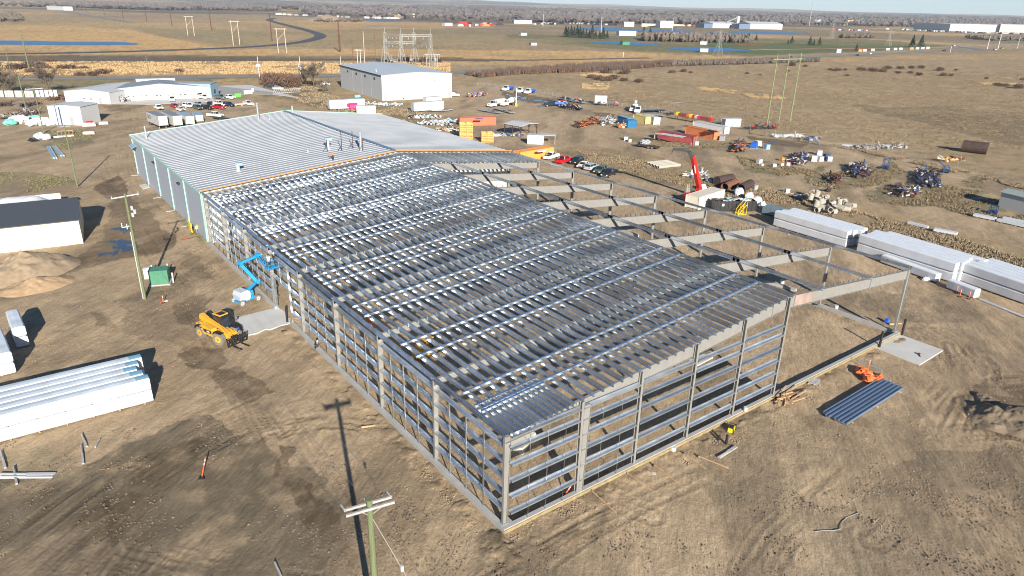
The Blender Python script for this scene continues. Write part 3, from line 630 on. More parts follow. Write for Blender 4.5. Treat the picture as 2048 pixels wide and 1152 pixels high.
# ------------------------------------------------------------------ finished part of the building
FB = thing('clad_building', 'long blue grey clad warehouse with ribbed metal roof and mint trim', 'warehouse', (0, Y8, 0))
FL = 58.2
def prof(x): return roofz(x)
wl = MB(); wl.bx(-.05, .05, .3, FL-.3, 0, H_-.02, CLAD); link('side_wall', wl.mesh('side_wall'), FB)
wl = MB(); wl.bx(W_-.05, W_+.05, .3, FL-.3, 0, HRE-.02, CLAD); link('side_wall', wl.mesh('side_wall'), FB)
for yy, m_ in ((.22, OFFW), (FL, CLAD)):
    mb = MB(); mb.prism([(0, 0), (W_, 0), (W_, HRE-.03), (RX, HR-.03), (0, H_-.03)], yy-.06, yy+.02, m_); link('end_wall', mb.mesh('end_wall'), FB)
def roof_half(x0, z0, x1, z1, rib=1.45, hgt=.10):
    mb = MB(); y = 0.0; pr = [(-.35, 0)]
    while y < FL: pr += [(y+.30, 0), (y+.38, hgt), (y+.56, hgt), (y+.64, 0)]; y += rib
    pr = [p for p in pr if p[0] <= FL+.3]+[(FL+.3, 0)]
    vs = [(x0, p[0], z0+p[1]) for p in pr]+[(x1, p[0], z1+p[1]) for p in pr]; n = len(pr)
    mb.add(vs, [(i, n+i, n+i+1, i+1) for i in range(n-1)], ROOFM)
    vs = [(x0, -.35, z0-.05), (x1, -.35, z1-.05), (x1, FL+.3, z1-.05), (x0, FL+.3, z0-.05)]; mb.add(vs, [(0, 3, 2, 1)], ROOFM); return mb
link('roof', roof_half(-.35, H_-.0, RX, HR+.02).mesh('roof'), FB); link('roof', roof_half(RX, HR+.02, W_+.35, HRE).mesh('roof'), FB)
mb = MB(); mb.prism([(RX-.45, HR+.11), (RX, HR+.19), (RX+.45, HR+.11), (RX, HR+.16)], -.3, FL+.3, RIDGE); link('ridge_cap', mb.mesh('ridge_cap'), FB)
mb = MB(); mb.bx(-.45, -.36, -.35, FL+.3, H_-.25, H_+.08, MINT); link('eave_trim', mb.mesh('eave_trim'), FB)
mb = MB(); 
for a, b, za, zb in ((-.4, RX, H_, HR), (RX, W_+.4, HR, HRE)): mb.bar((a, FL+.36, za+.0), (b, FL+.36, zb+.0), .1, .4, MINT)
link('gable_trim', mb.mesh('gable_trim'), FB)
mb = MB()
for a, b, za, zb in ((-.4, RX, H_, HR), (RX, W_+.4, HR, HRE)): mb.bar((a, -.42, za+.17), (b, -.42, zb+.17), .28, .08, ORANGE)
link('orange_flashing', mb.mesh('orange_flashing'), FB)
for k in range(6):
    y = .42+k*11.45
    mb = MB(); mb.bx(-.22, -.06, y-.09, y+.09, .25, H_-.2, MINT); 
    if k == 0: mb.bx(-.12, -.055, y+.5, y+.8, 0, H_-.2, MINT); mb.bx(-.12, -.055, y-.38, y-.15, 0, H_-.2, MINT)
    link('downpipe', mb.mesh('downpipe'), FB)
    if k: mb = MB(); mb.box((-.9, y, .06), (1.5, .4, .1), CONC); o = mb.build('splash_block', None, (0, Y8, 0)); tag(o, ['', 'pale splash block under the downpipe nearest the steel frame', 'pale splash block under the second mint downpipe', 'pale splash block under the third mint downpipe', 'pale splash block under the fourth mint downpipe', 'pale splash block at the far corner of the warehouse'][k], 'splash block')
mb = MB(); mb.bx(-.4, -.06, FL-1, FL+.2, H_-1.9, H_-1.7, STEELBLUE); mb.bar((-1.2, FL-3, H_-1.9), (-.05, FL-3, H_-1.5), 4.0, .06, STEELBLUE); link('door_canopy', mb.mesh('door_canopy'), FB)
for y in (15.5, 36): mb = MB(); mb.bx(-.5, -.06, y-.4, y+.4, H_-1.9, H_-1.7, BLACK); mb.box((-.35, y, H_-1.95), (.3, 1.0, .08), BLACK, ry=.4); link('wall_lamp', mb.mesh('wall_lamp'), FB)
mb = MB(); mb.bx(-.09, -.055, 11.5+.42+.4, 13.0, 0, 2.1, CLAD); link('wall_door', mb.mesh('wall_door'), FB)
slab([(278, 371), (292, 368), (300, 375), (286, 379)], 'concrete_slab', 'small doorstep slab by the grey warehouse wall', z=.1)
def onroof(px, py):
    """world point on the warehouse roof seen at a pixel"""
    z = 10.0
    for _ in range(30): x, y = g(px, py, z); z = roofz(min(max(x, 0), W_))
    return x, y, z
def stack(px, py, h, r, m, cap, label, mcap=None):
    x, y, z = onroof(px, py); mb = MB(); mb.tube((0, 0, -.3), (0, 0, h), r, m, 10); mb.tube((0, 0, -.02), (0, 0, .25), r*1.7, m, 10, r*1.1)
    t = thing('roof_vent', label, 'roof vent', (x, y, z)); link('pipe', mb.mesh('pipe'), t)
    c = MB()
    if cap == 'hood': c.tube((0, 0, h), (0, 0, h+.45), r*1.7, mcap or m, 10, r*1.3); c.box((.2, -.1, h+.2), (r*3, r*2.4, .45), mcap or m)
    elif cap == 'cone': c.tube((0, 0, h+.1), (0, 0, h+.4), r*1.6, mcap or m, 10, .03)
    elif cap == 'tee': c.tube((-.4, 0, h), (.4, 0, h), r, mcap or m, 8)
    else: c.tube((0, 0, h), (0, 0, h+.06), r*1.1, mcap or m, 8)
    link('cap', c.mesh('cap'), t)
stack(477, 343, 1.1, .32, OFFW, 'hood', 'vent hood on the near slope of the ribbed roof', STEELBLUE); stack(656, 298, 1.7, .36, OFFW, 'hood', 'square topped vent in mid roof left of the stacks', STEELBLUE)
stack(722, 300, 3.4, .26, SILVER, 'flat', 'thick silver chimney stack near the ridge'); stack(517, 238, 3.4, .22, SILVER, 'cone', 'tall flue at the far roof edge', GREYP)
stack(585, 224, 1.1, .2, OFFW, 'cone', 'short white vent near the far end of the ridge'); stack(293, 277, 2.6, .12, OFFW, 'flat', 'thin white pipe at the left far corner of the roof')
stack(539, 240, .5, .15, OFFW, 'flat', 'tiny stub vent beside the far flue'); stack(616, 305, .5, .1, OFFW, 'flat', 'tiny stub vent on the near slope')
for px, py, h, lb in ((684, 302, 3.8, 'first of three thin dark posts on the roof, leaning braces beside it'), (706, 296, 3.2, 'middle of three thin dark posts on the roof'), (655, 303, 2.2, 'shortest dark post left of the two braced ones'), (726, 302, 2.2, 'dark post touching the silver stack')):
    x, y, z = onroof(px, py); mb = MB(); mb.tube((0, 0, -.1), (0, 0, h), .07, RUSTD, 6); mb.bar((0, 0, 1.2), (-.8, .2, 0), .06, .06, RUSTD); mb.box((0, 0, .03), (.5, .5, .08), IBLUE); tag(mb.build('roof_post', None, (x, y, z)), lb, 'post')
# ------------------------------------------------------------------ vehicles
def paint_mat(c): return mat('car paint %.2f %.2f %.2f' % c, c, .28, .0, .04, 2)
CW, CBK, CSL, CRD, CGY, CNV, CGR = (.78, .78, .76), (.02, .021, .024), (.42, .44, .46), (.42, .012, .015), (.12, .13, .14), (.02, .03, .06), (.08, .11, .09)
CHROME = mat('bright trim', (.6, .6, .62), .25, .9, .05); LAMPR = mat('tail lamp red', (.4, .01, .01), .3); LAMPW = mat('head lamp glass', (.7, .7, .66), .15)
_veh = {}
def wheelmesh(r=.36, w=.24, tm=RUBBER, rm=SILVER, key=''):
    k = ('w', r, w, tm.name, rm.name)
    if k not in _veh:
        a = MB(); a.tube((0, -w/2, 0), (0, w/2, 0), r, tm, 14); b = MB(); b.tube((0, -w/2-.012, 0), (0, w/2+.012, 0), r*.58, rm, 10); b.tube((0, -w/2-.03, 0), (0, w/2+.03, 0), r*.2, tm, 6)
        _veh[k] = (a.mesh('wheel'), b.mesh('rim'))
    return _veh[k]
def add_wheel(t, x, y, r=.36, w=.24, tm=RUBBER, rm=SILVER):
    a, b = wheelmesh(r, w, tm, rm); o = link('wheel', a, t, (x, y, r)); link('rim', b, o)
def vehmesh(kind, c):
    k = (kind, c)
    if k in _veh: return _veh[k]
    P = paint_mat(c); parts = {}; W = .94
    def body(pts, w=W): 
        mb = MB(); n = len(pts); rows = []
        for yy, s in ((-w, .0), (-w+.10, .06), (w-.10, .06), (w, .0)):
            rows.append([(x*(1 if abs(yy) < w else .985), yy, z+(s if z > .75 else 0)) for x, z in pts])
        vs = [v for r in rows for v in r]; fs = [tuple(range(n)), tuple(range(4*n-1, 3*n-1, -1))]
        for j in range(3): fs += [(j*n+i, (j+1)*n+i, (j+1)*n+(i+1) % n, j*n+(i+1) % n) for i in range(n)]
        return mb.add(vs, fs, P)
    def house(x0, x1, x2, x3, z0, z1, w0=.86, w1=.70):
        """greenhouse: x0..x3 at the belt, x1..x2 at the roof"""
        gl = MB(); vs = [(x0, -w0, z0), (x3, -w0, z0), (x3, w0, z0), (x0, w0, z0), (x1, -w1, z1), (x2, -w1, z1), (x2, w1, z1), (x1, w1, z1)]
        gl.add(vs, [(0, 1, 5, 4), (1, 2, 6, 5), (2, 3, 7, 6), (3, 0, 4, 7)], GLASS)
        rf = MB(); rf.add([(x1-.04, -w1-.02, z1), (x2+.04, -w1-.02, z1), (x2+.04, w1+.02, z1), (x1-.04, w1+.02, z1), (x1+.06, -w1+.1, z1+.07), (x2-.06, -w1+.1, z1+.07), (x2-.06, w1-.1, z1+.07), (x1+.06, w1-.1, z1+.07)], [(0, 1, 5, 4), (1, 2, 6, 5), (2, 3, 7, 6), (3, 0, 4, 7), (4, 5, 6, 7), (3, 2, 1, 0)], P)
        for sy in (-1, 1):
            for a, b in (((x0, z0), (x1, z1)), ((x3, z0), (x2, z1)), (((x0+x3)/2, z0), ((x1+x2)/2, z1))): rf.bar((a[0], sy*(w0+.008), a[1]), (b[0], sy*(w1+.008), b[1]), .07, .05, P)
        return gl, rf
    if kind == 'pickup':
        parts['body'] = body([(-2.9, .45), (-2.92, 1.08), (-1.02, 1.10), (-1.0, 1.12), (1.15, 1.12), (2.75, 1.02), (2.9, .85), (2.9, .42)]); bed = MB(); bed.bx(-2.78, -1.08, -.74, .74, 1.0, 1.175, BLACK); parts['bed_liner'] = bed
        parts['windows'], parts['cab_roof'] = house(-1.0, -.85, .55, 1.15, 1.15, 1.78); wx, wr = 1.85, .40
    elif kind == 'suv':
        parts['body'] = body([(-2.35, .42), (-2.38, 1.02), (-2.2, 1.06), (1.0, 1.06), (2.2, .96), (2.38, .78), (2.36, .40)]); parts['windows'], parts['cab_roof'] = house(-2.25, -1.95, .35, 1.05, 1.08, 1.66); wx, wr = 1.42, .36
    elif kind == 'sedan':
        parts['body'] = body([(-2.35, .38), (-2.38, .90), (-1.5, .96), (1.0, .93), (2.15, .80), (2.38, .62), (2.36, .36)]); parts['windows'], parts['cab_roof'] = house(-1.75, -1.05, .25, 1.1, .94, 1.40, .80, .62); wx, wr = 1.42, .33
    elif kind == 'truckcab':
        parts['body'] = body([(-1.2, .6), (-1.2, 1.5), (.55, 1.5), (2.0, 1.38), (2.3, 1.15), (2.3, .55)], 1.05); parts['windows'], parts['cab_roof'] = house(-1.15, -1.1, .3, .62, 1.52, 2.35, .98, .86)
        ch = MB(); ch.bx(-6.2, -1.2, -.45, .45, .62, .85, BLACK); parts['chassis'] = ch; wx, wr = 1.5, .48
    x1 = {'pickup': 2.9, 'suv': 2.36, 'sedan': 2.36, 'truckcab': 2.3}[kind]; x0 = {'pickup': -2.92, 'suv': -2.37, 'sedan': -2.37, 'truckcab': -6.2}[kind]; zh = {'truckcab': 1.05}.get(kind, .76)
    lp = []
    for s in (-1, 1):
        a = MB(); a.box((x1+.0, s*.68, zh), (.08, .34, .16), LAMPW); lp.append(('headlight', a.mesh('headlight')))
        if kind != 'truckcab': a = MB(); a.box((x0, s*.74, zh+.1), (.08, .24, .26), LAMPR); lp.append(('tail_light', a.mesh('tail_light')))
    a = MB(); a.box((x1+.03, 0, .5), (.12, 1.7, .2), CHROME if kind in ('pickup', 'truckcab') else BLACK); a.box((x1+.0, 0, zh), (.06, .9, .22), BLACK); lp.append(('bumper', a.mesh('bumper')))
    _veh[k] = ([(n_, mb.mesh(n_)) for n_, mb in parts.items()]+lp, wx, wr); return _veh[k]
def vehicle(kind, c, a, b, label, name=None, group=None, z=0.0, at=None):
    """a: pixel of the rear at the ground, b: pixel of the front"""
    A, B = (g(*a), g(*b)) if at is None else at; rz = ang(A, B); P = ((A[0]+B[0])/2, (A[1]+B[1])/2, z)
    cat = {'pickup': 'pickup truck', 'suv': 'car', 'sedan': 'car', 'truckcab': 'truck'}[kind]
    t = thing(name or {'pickup': 'pickup_truck', 'suv': 'parked_car', 'sedan': 'parked_car', 'truckcab': 'flatbed_truck'}[kind], label, cat, P, rz, group)
    parts, wx, wr = vehmesh(kind, c)
    for n_, me in parts: link(n_, me, t)
    xs = [wx, -wx] if kind != 'truckcab' else [wx, -4.0, -5.2]
    for x in xs:
        for s in (-.78, .78): add_wheel(t, x, s*(1.1 if kind == 'truckcab' else 1), wr, .26)
    return t
# heading helper: rows of nose-in cars are given as (centre pixel, pixel it points at)
def veh2(kind, c, ctr, rz_deg, label, **k):
    P = g(*ctr); r = math.radians(rz_deg); return vehicle(kind, c, None, None, label, at=((P[0]-math.cos(r), P[1]-math.sin(r)), (P[0]+math.cos(r), P[1]+math.sin(r))), **k)
GRA = 'cars parked before the white workshops'
for kind, c, p, a, lb in (
 ('pickup', CW, (345, 202), -100, 'white pickup with a blade on its nose outside the overhead doors'), ('pickup', CW, (408, 198), -75, 'white pickup at the right end of the white workshop front'),
 ('pickup', CGY, (441, 198), -70, 'dark grey pickup beside the pale blue office corner'), ('pickup', CW, (459, 198), -68, 'white pickup with black hood next to the green dumpster'),
 ('sedan', CRD, (350, 215), -80, 'dark red hatchback parked left of the white hatchback in the middle row'), ('suv', CW, (378, 215), -65, 'white hatchback facing down in the middle row'),
 ('pickup', CSL, (397, 213), -65, 'grey green pickup in the middle row beside the white hatchback'), ('suv', CBK, (420, 213), -110, 'black car behind the wooden post in the middle row'),
 ('pickup', CW, (438, 211), -60, 'white pickup in the middle row behind the red one'), ('suv', CNV, (458, 213), -65, 'dark blue car right of the white pickup at the rail fence'),
 ('pickup', CW, (496, 210), 92, 'lone white pickup at the right end of the rail fence'), ('suv', CW, (318, 219), -85, 'white pickup half hidden behind the semi trailer roofs'),
 ('sedan', CW, (362, 222), -85, 'white car just behind the second semi trailer'), ('suv', CGR, (396, 219), -80, 'dark green car front row left of the black and white one'),
 ('suv', CBK, (414, 219), -65, 'black car with white bumper in the front row'), ('pickup', CRD, (437, 218), -65, 'maroon pickup in the front row'),
 ('pickup', CW, (431, 234), -55, 'white pickup with flat deck near the end of the warehouse roof')):
    veh2(kind, c, p, a, lb, group=GRA)
GRB = 'vehicles in the yards behind'
for kind, c, p, a, lb in (
 ('suv', CBK, (538, 175), 165, 'black car beside the white lattice gate'), ('sedan', CSL, (556, 179), -15, 'silver car behind the white lattice gate'),
 ('sedan', CW, (651, 170), -30, 'white car under the bare tree left of the grey warehouse'), ('sedan', CBK, (798, 199), -45, 'black car nose out against the grey warehouse wall'),
 ('sedan', CBK, (839, 196), 165, 'dark car hidden by posts at the grey warehouse wall'), ('sedan', CNV, (886, 194), -25, 'dark blue car near the right end of the grey warehouse'),
 ('pickup', CW, (905, 193), -25, 'white pickup next to the dark blue car by the grey warehouse')):
    veh2(kind, c, p, a, lb, group=GRB)
GRC = 'cars in a row beside the steel frame'
for kind, c, a, b, lb in (
 ('pickup', CW, (1088, 322), (1116, 313), 'white pickup in front of the bright orange container'), ('pickup', CRD, (1110, 330), (1146, 321), 'bright red pickup between the white pickup and black car'),
 ('suv', CBK, (1168, 321), (1138, 333), 'black car right after the red pickup'), ('sedan', CW, (1176, 330), (1156, 340), 'white car with dark open door in the row'),
 ('suv', CSL, (1168, 344), (1198, 335), 'silver hatchback in the row by the grass'), ('suv', CGR, (1212, 340), (1188, 352), 'dark grey green car second from the right end of the row'),
 ('pickup', CBK, (1232, 346), (1204, 358), 'black pickup at the right end of the row')):
    if c is CRD: c = (.55, .012, .02)
    vehicle(kind, c, a, b, lb, group=GRC)
GRD = 'cars driving on the highway'
for kind, c, p, a, lb in (('pickup', CBK, (1498, 120), 42, 'dark pickup on the highway below the blue pond'), ('suv', CBK, (1581, 116.5), 42, 'dark car on the highway behind the tall wooden poles'), ('sedan', CBK, (1715, 111.5), 45, 'dark car on the highway before the white car'),
 ('sedan', CW, (1740, 108.5), 45, 'white car on the highway near the row of signs'), ('suv', CBK, (1888, 102.5), 50, 'dark suv alone on the highway at the right'), ('sedan', CW, (1989, 100.5), 50, 'white car on the highway close to the right edge'),
 ('suv', SAFEY and (.6, .42, .02), (2003, 97.5), 50, 'yellow and black car by the steel pole at the far right'), ('pickup', CW, (1906, 92.5), 60, 'white truck on the side road at right')):
    veh2(kind, c, p, a, lb, group=GRD)
# work trucks
def flatdeck(t, x0, x1, z, m, load=None, w=1.15):
    mb = MB(); mb.bx(x0, x1, -w, w, z, z+.14, m)
    for x in np.arange(x0+.2, x1, .8): mb.bx(x-.04, x+.04, -w, w, z-.12, z, BLACK)
    link('deck', mb.mesh('deck'), t)
def truck(p, a, lb, deck=None, c=CW, group='work trucks in the yard'):
    t = veh2('truckcab', c, p, a, lb, name='work_truck', group=group)
    if deck == 'blue': 
        mb = MB(); mb.bx(-6.1, -1.5, -1.1, 1.1, 1.0, 1.15, BBLUE); mb.bx(-3.2, -2.0, -1, 1, 1.16, 1.9, BBLUE); mb.bx(-6.1, -5.9, -1.1, 1.1, 1.16, 1.7, BBLUE); link('service_body', mb.mesh('service_body'), t)
    elif deck == 'flat': flatdeck(t, -6.1, -1.4, .95, GREYP)
    elif deck == 'tank':
        mb = MB(); mb.tube((-6.2, 0, 1.95), (-1.5, 0, 1.95), 1.02, WHITE, 16); link('tank', mb.mesh('tank'), t); mb = MB(); mb.bx(-6, -1.5, -.5, .5, .85, 1.1, BLACK); link('cradle', mb.mesh('cradle'), t)
    elif deck == 'crane':
        mb = MB(); mb.bx(-6.1, -1.5, -1.15, 1.15, .95, 1.2, WHITE); mb.bx(-5.8, -4.8, -.9, .9, 1.2, 2.3, WHITE); link('service_body', mb.mesh('service_body'), t)
        mb = MB(); mb.bar((-5.3, 0, 2.5), (1.2, .1, 2.65), .5, .45, WHITE); mb.bar((-5.3, 0, 2.6), (-6.0, 0, 3.3), .9, .6, WHITE); link('boom', mb.mesh('boom'), t)
    elif deck == 'drum':
        mb = MB(); mb.tube((-6.0, 0, 2.3), (-4.2, 0, 2.0), .7, BEIGE, 12, 1.2); mb.tube((-4.2, 0, 2.0), (-1.6, 0, 1.7), 1.2, BEIGE, 12, .8); link('drum', mb.mesh('drum'), t)
    return t
truck((1012, 182), 205, 'white cab truck with blue deck, leftmost by the fence', 'blue'); truck((1040, 186), 208, 'white cab truck with blue box behind the white post', 'flat'); truck((1056, 188), 205, 'white cab truck with blue load right of the white post', 'blue')
truck((1266, 223), 215, 'white cab truck carrying a long folded crane boom', 'crane'); truck((1275, 226), 217, 'white cab truck nearest the blue trough in the fence row', 'flat'); truck((986, 214), 190, 'white tanker truck with round tank in the back yard', 'tank'); truck((1010, 212), 195, 'beige drum truck beside the white tanker', 'drum')
def kenworth(p, a, lb):
    t = thing('loaded_truck', lb, 'truck', (*g(*p), 0), math.radians(a)); parts, wx, wr = vehmesh('truckcab', CBK)
    for n_, me in parts: link(n_, me, t)
    for x in (1.5, -3.6, -4.8, -6.0):
        for s in (-.9, .9): add_wheel(t, x, s, .5, .3)
    mb = MB(); mb.bx(-7, -1.5, -1.2, 1.2, 1.0, 1.25, BBLUE); mb.bx(-7, -1.5, -1.22, -1.12, 1.25, 1.8, BBLUE); mb.bx(-7, -1.5, 1.12, 1.22, 1.25, 1.8, BBLUE); link('side_board', mb.mesh('side_board'), t)
    for k in range(16): mb = MB(); mb.box((-6.6+k*.32, random.uniform(-.5, .5), 1.7), (.5, random.uniform(.5, 1.6), random.uniform(.5, 1.1)), random.choice([WHITE, RED, GREYP, RUSTD, BLACK]), rz=random.random()); link('load', mb.mesh('load'), t)
    return t
kenworth((1100, 213), 159, 'black highway truck with blue sided deck full of gear')
def trailer_flat(a, b, lb, m=GREYP, w=2.4, z=.9, wheels=3, load=None, name='flatbed_trailer', cat='trailer'):
    A, B = g(*a), g(*b); L = dist(A, B); t = thing(name, lb, cat, (*A, 0), ang(A, B)); mb = MB(); mb.bx(0, L, -w/2, w/2, z-.12, z, m); link('deck', mb.mesh('deck'), t)
    mb = MB(); mb.bx(0, L, -.5, -.38, z-.4, z-.12, BLACK); mb.bx(0, L, .38, .5, z-.4, z-.12, BLACK); mb.bar((L, 0, z-.3), (L+1.5, 0, z-.3), .12, .15, BLACK); link('frame', mb.mesh('frame'), t)
    for k in range(wheels):
        for s in (-1, 1): add_wheel(t, L*.25+k*1.05, s*(w/2-.2), .42, .3)
    for k in range(load or 0):
        mb = MB(); q = random.choice([0, 1, 2]); x = random.uniform(.5, L-.5); y = random.uniform(-.7, .7)
        mm = random.choice([RUST, BLACK, BLACK, RED, GREYP, GREYP, IBLUE, LTGREY, RUSTD, RUSTD, BLACK])
        if q == 0: mb.box((x, y, z+.4), (random.uniform(.4, 1.2), .6, .8), mm, rz=random.random())
        elif q == 1: mb.tube((x-.6, y, z+.4), (x+.7, y+.3, z+random.uniform(.3, 1.2)), random.uniform(.1, .35), mm, 8)
        else: mb.bar((x-1, y, z+.2), (x+1, y+.4, z+random.uniform(.3, 1.5)), .2, .2, mm)
        link('load', mb.mesh('load'), t)
    return t
trailer_flat((1162, 222), (1124, 216), 'dark multi axle trailer heaped with drilling gear', BLACK, load=34, wheels=5); trailer_flat((1330, 235), (1272, 231), 'long empty flatbed trailer behind the cab trucks', GREYP, load=0, wheels=3)
trailer_flat((1330, 224), (1288, 226), 'trailer with a long blue trough by the fence', BLACK, load=0, wheels=2); trailer_flat((1318, 299), (1272, 293), 'low rusty flatbed trailer parked in the dirt yard', RUSTD, wheels=2, z=.7)
trailer_flat((1000, 228), (960, 222), 'low loader trailer in front of the white tanker', GREYP, wheels=3, z=.6); trailer_flat((1025, 228), (992, 219), 'deck trailer carrying a yellow tracked loader', GREYP, z=.6); trailer_flat((905, 222), (862, 224), 'thin pale flat trailer below the white box trailer', LTGREY, w=1.6, z=.6, wheels=2)
trailer_flat((1236, 212), (1190, 210), 'equipment trailer with blue tank by the fence', BLACK, z=.6, load=5); trailer_flat((463, 243), (430, 238), 'flat trailer loaded with lumber at the roof edge', RUSTD, z=.7, load=0)
trailer_flat((1168, 208), (1118, 199), 'grey trailer carrying hose reels near the fence', GREYP, z=.7, load=26)
def boxtrailer(a, b, h, w, lb, m=WHITE, roof=None, z0=1.1, name='semi_trailer', text=None, legs=True, cat='trailer', wheels=2, doors=True, group=None, right=False):
    """a: ground pixel below the near left corner of the body, b: along its long side"""
    A, B = g(*a), g(*b); L = dist(A, B); t = thing(name, lb, cat, (*A, 0), ang(A, B), group)
    mb = MB(); mb.bx(0, L, 0, w, z0, z0+h, m); link('body', mb.mesh('body'), t)
    mb = MB(); mb.bx(-.03, L+.03, -.03, w+.03, z0+h, z0+h+.06, roof or m); link('roof', mb.mesh('roof'), t)
    mb = MB()
    for x in np.arange(1.2, L-.3, 1.2): mb.bx(x-.02, x+.02, -.012, 0, z0, z0+h, m); mb.bx(x-.02, x+.02, w, w+.012, z0, z0+h, m)
    mb.bx(0, L, -.03, .05, z0-.12, z0+.02, GREYP); mb.bx(0, L, w-.05, w+.03, z0-.12, z0+.02, GREYP); link('rail', mb.mesh('rail'), t)
    if legs: mb = MB(); mb.bx(1.4, 1.55, .3, .45, 0, z0, GREYP); mb.bx(1.4, 1.55, w-.45, w-.3, 0, z0, GREYP); link('landing_gear', mb.mesh('landing_gear'), t)
    for k in range(wheels):
        for s in (.25, w-.25): add_wheel(t, L-1.4-k*1.2, s, .48 if z0 > 1 else .36, .5 if z0 > 1 else .25)
    if right:
        for ch in t.children: ch.location.y -= w
    return t, L
t, L = boxtrailer((320, 259), (296, 248.5), 2.8, 2.6, 'left white semi trailer with black lettering on its side', m=OFFW, roof=mat('trailer roof grey', (.20, .21, .23), .5, 0, .1), group='two white semi trailers side by side', right=True)
tx = bpy.data.curves.new('lettering', 'FONT'); tx.body = 'SACE'; tx.size = 1.5; tx.extrude = .01; tx.materials.append(mat('dark blue print', (.02, .03, .08), .5)); _o = bpy.data.objects.new('tmp', tx); COL.objects.link(_o); _m = bpy.data.meshes.new_from_object(_o.evaluated_get(bpy.context.evaluated_depsgraph_get())); bpy.data.objects.remove(_o); o = link('lettering', _m, t)
# readable from outside the -y side when the body x axis runs away: mirror to the side that faces the camera
o.rotation_euler = (PI/2, 0, PI); o.location = (L-1.0, .03, 2.2)
t2, L2 = boxtrailer((349, 258.5), (325, 247), 2.8, 2.6, 'right white semi trailer, its grey roof beside the lettered one', m=OFFW, roof=MATS['trailer roof grey'], group='two white semi trailers side by side', right=True)
boxtrailer((374, 253), (356, 243), 2.3, 2.4, 'tan box trailer tucked right of the semi trailers', m=BEIGE, roof=STEELBLUE, z0=.7, right=True)
boxtrailer((393, 246), (386, 238), 1.9, 2.2, 'small grey cargo trailer with a green side', m=LTGREY, roof=STEELBLUE, z0=.45, legs=False, name='cargo_trailer', right=True)
boxtrailer((660, 221), (730, 217), 3.0, 2.6, 'long white trailer body with a magenta machine before it', z0=.5, legs=False, name='storage_trailer', wheels=0)
boxtrailer((714, 231), (752, 230), 3.0, 2.5, 'cream container behind the ridge of the warehouse roof', m=BEIGE, z0=.1, legs=False, name='storage_container', wheels=0, cat='container')
boxtrailer((828, 225), (888, 221), 2.9, 2.6, 'white box trailer standing near the grey warehouse', z0=.5, name='storage_trailer'); boxtrailer((853, 212), (884, 209), 2.2, 2.4, 'second white trailer showing just behind the first', z0=.9, name='storage_trailer')
boxtrailer((1189, 209), (1213, 210), 3.0, 2.5, 'white cube trailer against the wire fence', z0=.5, name='cargo_trailer', legs=False)
mb = MB(); mb.bx(0, 3.4, 0, 1.8, .2, 2.3, MAGENTA); mb.bx(-.6, 0, .5, 1.2, 1.2, 2.0, MAGENTA); t = thing('machine_cabinet', 'magenta machine box in front of the long white trailer', 'machine', (*g(700, 219.5), 0), .15); link('body', mb.mesh('body'), t)
for k in range(4): mb = MB(); mb.bx(.2+k*.8, .8+k*.8, -.02, 0, .6, 1.6, mat('pink panel', (.6, .1, .3), .5)); link('panel', mb.mesh('panel'), t)
# ------------------------------------------------------------------ containers
def container(a, b, lb, m, w=2.44, h=2.6, L=None, side=1, z=0.0, name='shipping_container', corr=True, group=None, roofm=None):
    A, B = g(*a), g(*b); L = L or dist(A, B); t = thing(name, lb, 'container', (*A, z), ang(A, B), group)
    mb = MB(); p = []; x = .1; dpt = .06
    if corr:
        while x < L-.25: p += [(x, 0), (x+.05, dpt), (x+.17, dpt), (x+.22, 0)]; x += .34
    p = [(0, 0)]+p+[(L, 0)]; n = len(p)
    for s in (0, 1):
        vs = [(q[0], (q[1] if s == 0 else w-q[1]), zz) for zz in (.12, h-.08) for q in p]
        mb.add(vs, [(i, i+1, n+i+1, n+i) if s == 0 else (i+1, i, n+i, n+i+1) for i in range(n-1)], m)
    link('side_wall', mb.mesh('side_wall'), t)
    mb = MB(); mb.bx(.0, .05, .05, w-.05, .12, h-.08, m); link('end_wall', mb.mesh('end_wall'), t)
    mb = MB(); mb.bx(-.0, L, 0, w, h-.08, h-.02, roofm or m); link('roof', mb.mesh('roof'), t)
    mb = MB()
    for x in (0, L):
        for y in (0, w): mb.bx(x-.08, x+.08, y-.08, y+.08, 0, h, m)
    for y in (0, w): mb.bx(0, L, y-.06, y+.06, 0, .14, m); mb.bx(0, L, y-.05, y+.05, h-.12, h, m)
    link('corner_frame', mb.mesh('corner_frame'), t)
    for s in (0, 1):
        mb = MB(); mb.bx(L-.04, L+.02, .08+s*(w/2-.06), w/2-.02+s*(w/2-.06), .15, h-.12, m)
        for q in (.35, .85): mb.tube((L+.05, .0+q+s*(w/2-.02), .2), (L+.05, q+s*(w/2-.02), h-.2), .025, LTGREY, 5)
        link('door', mb.mesh('door'), t)
    return t
container((1315, 279), (1375, 289), 'maroon container with white sheets on its roof', CONTRD, L=12.2); container((1370, 268), (1433, 282), 'orange container with dark scrap on its roof', CONTOR, L=12.2)
container((1385, 258), (1458, 272), 'long white container behind the orange one', WHITE, L=13); container((1040, 325), (1114, 312), 'bright orange container behind the parked pickups', CONTBR, L=12.2)
container((920, 252), (990, 250), 'coral orange container in the material yard', mat('coral container', (.62, .14, .07), .6, 0, .12), L=12.2); container((1450, 254), (1478, 253), 'white container near the wire fence', WHITE, L=6.1)
container((1234, 246), (1256, 253), 'blue container with pale roof among the racks', CBLUE, L=7, roofm=STEELBLUE); container((1255, 256), (1268, 255), 'open blue box container in front of the longer one', CBLUE, L=3.6, h=2.4); container((1266, 243), (1290, 249), 'yellow container between the blue and the white', mat('old yellow', (.62, .48, .18), .6, 0, .15), L=7); container((1284, 243), (1306, 250), 'white container at the end of the colourful row', WHITE, L=8)
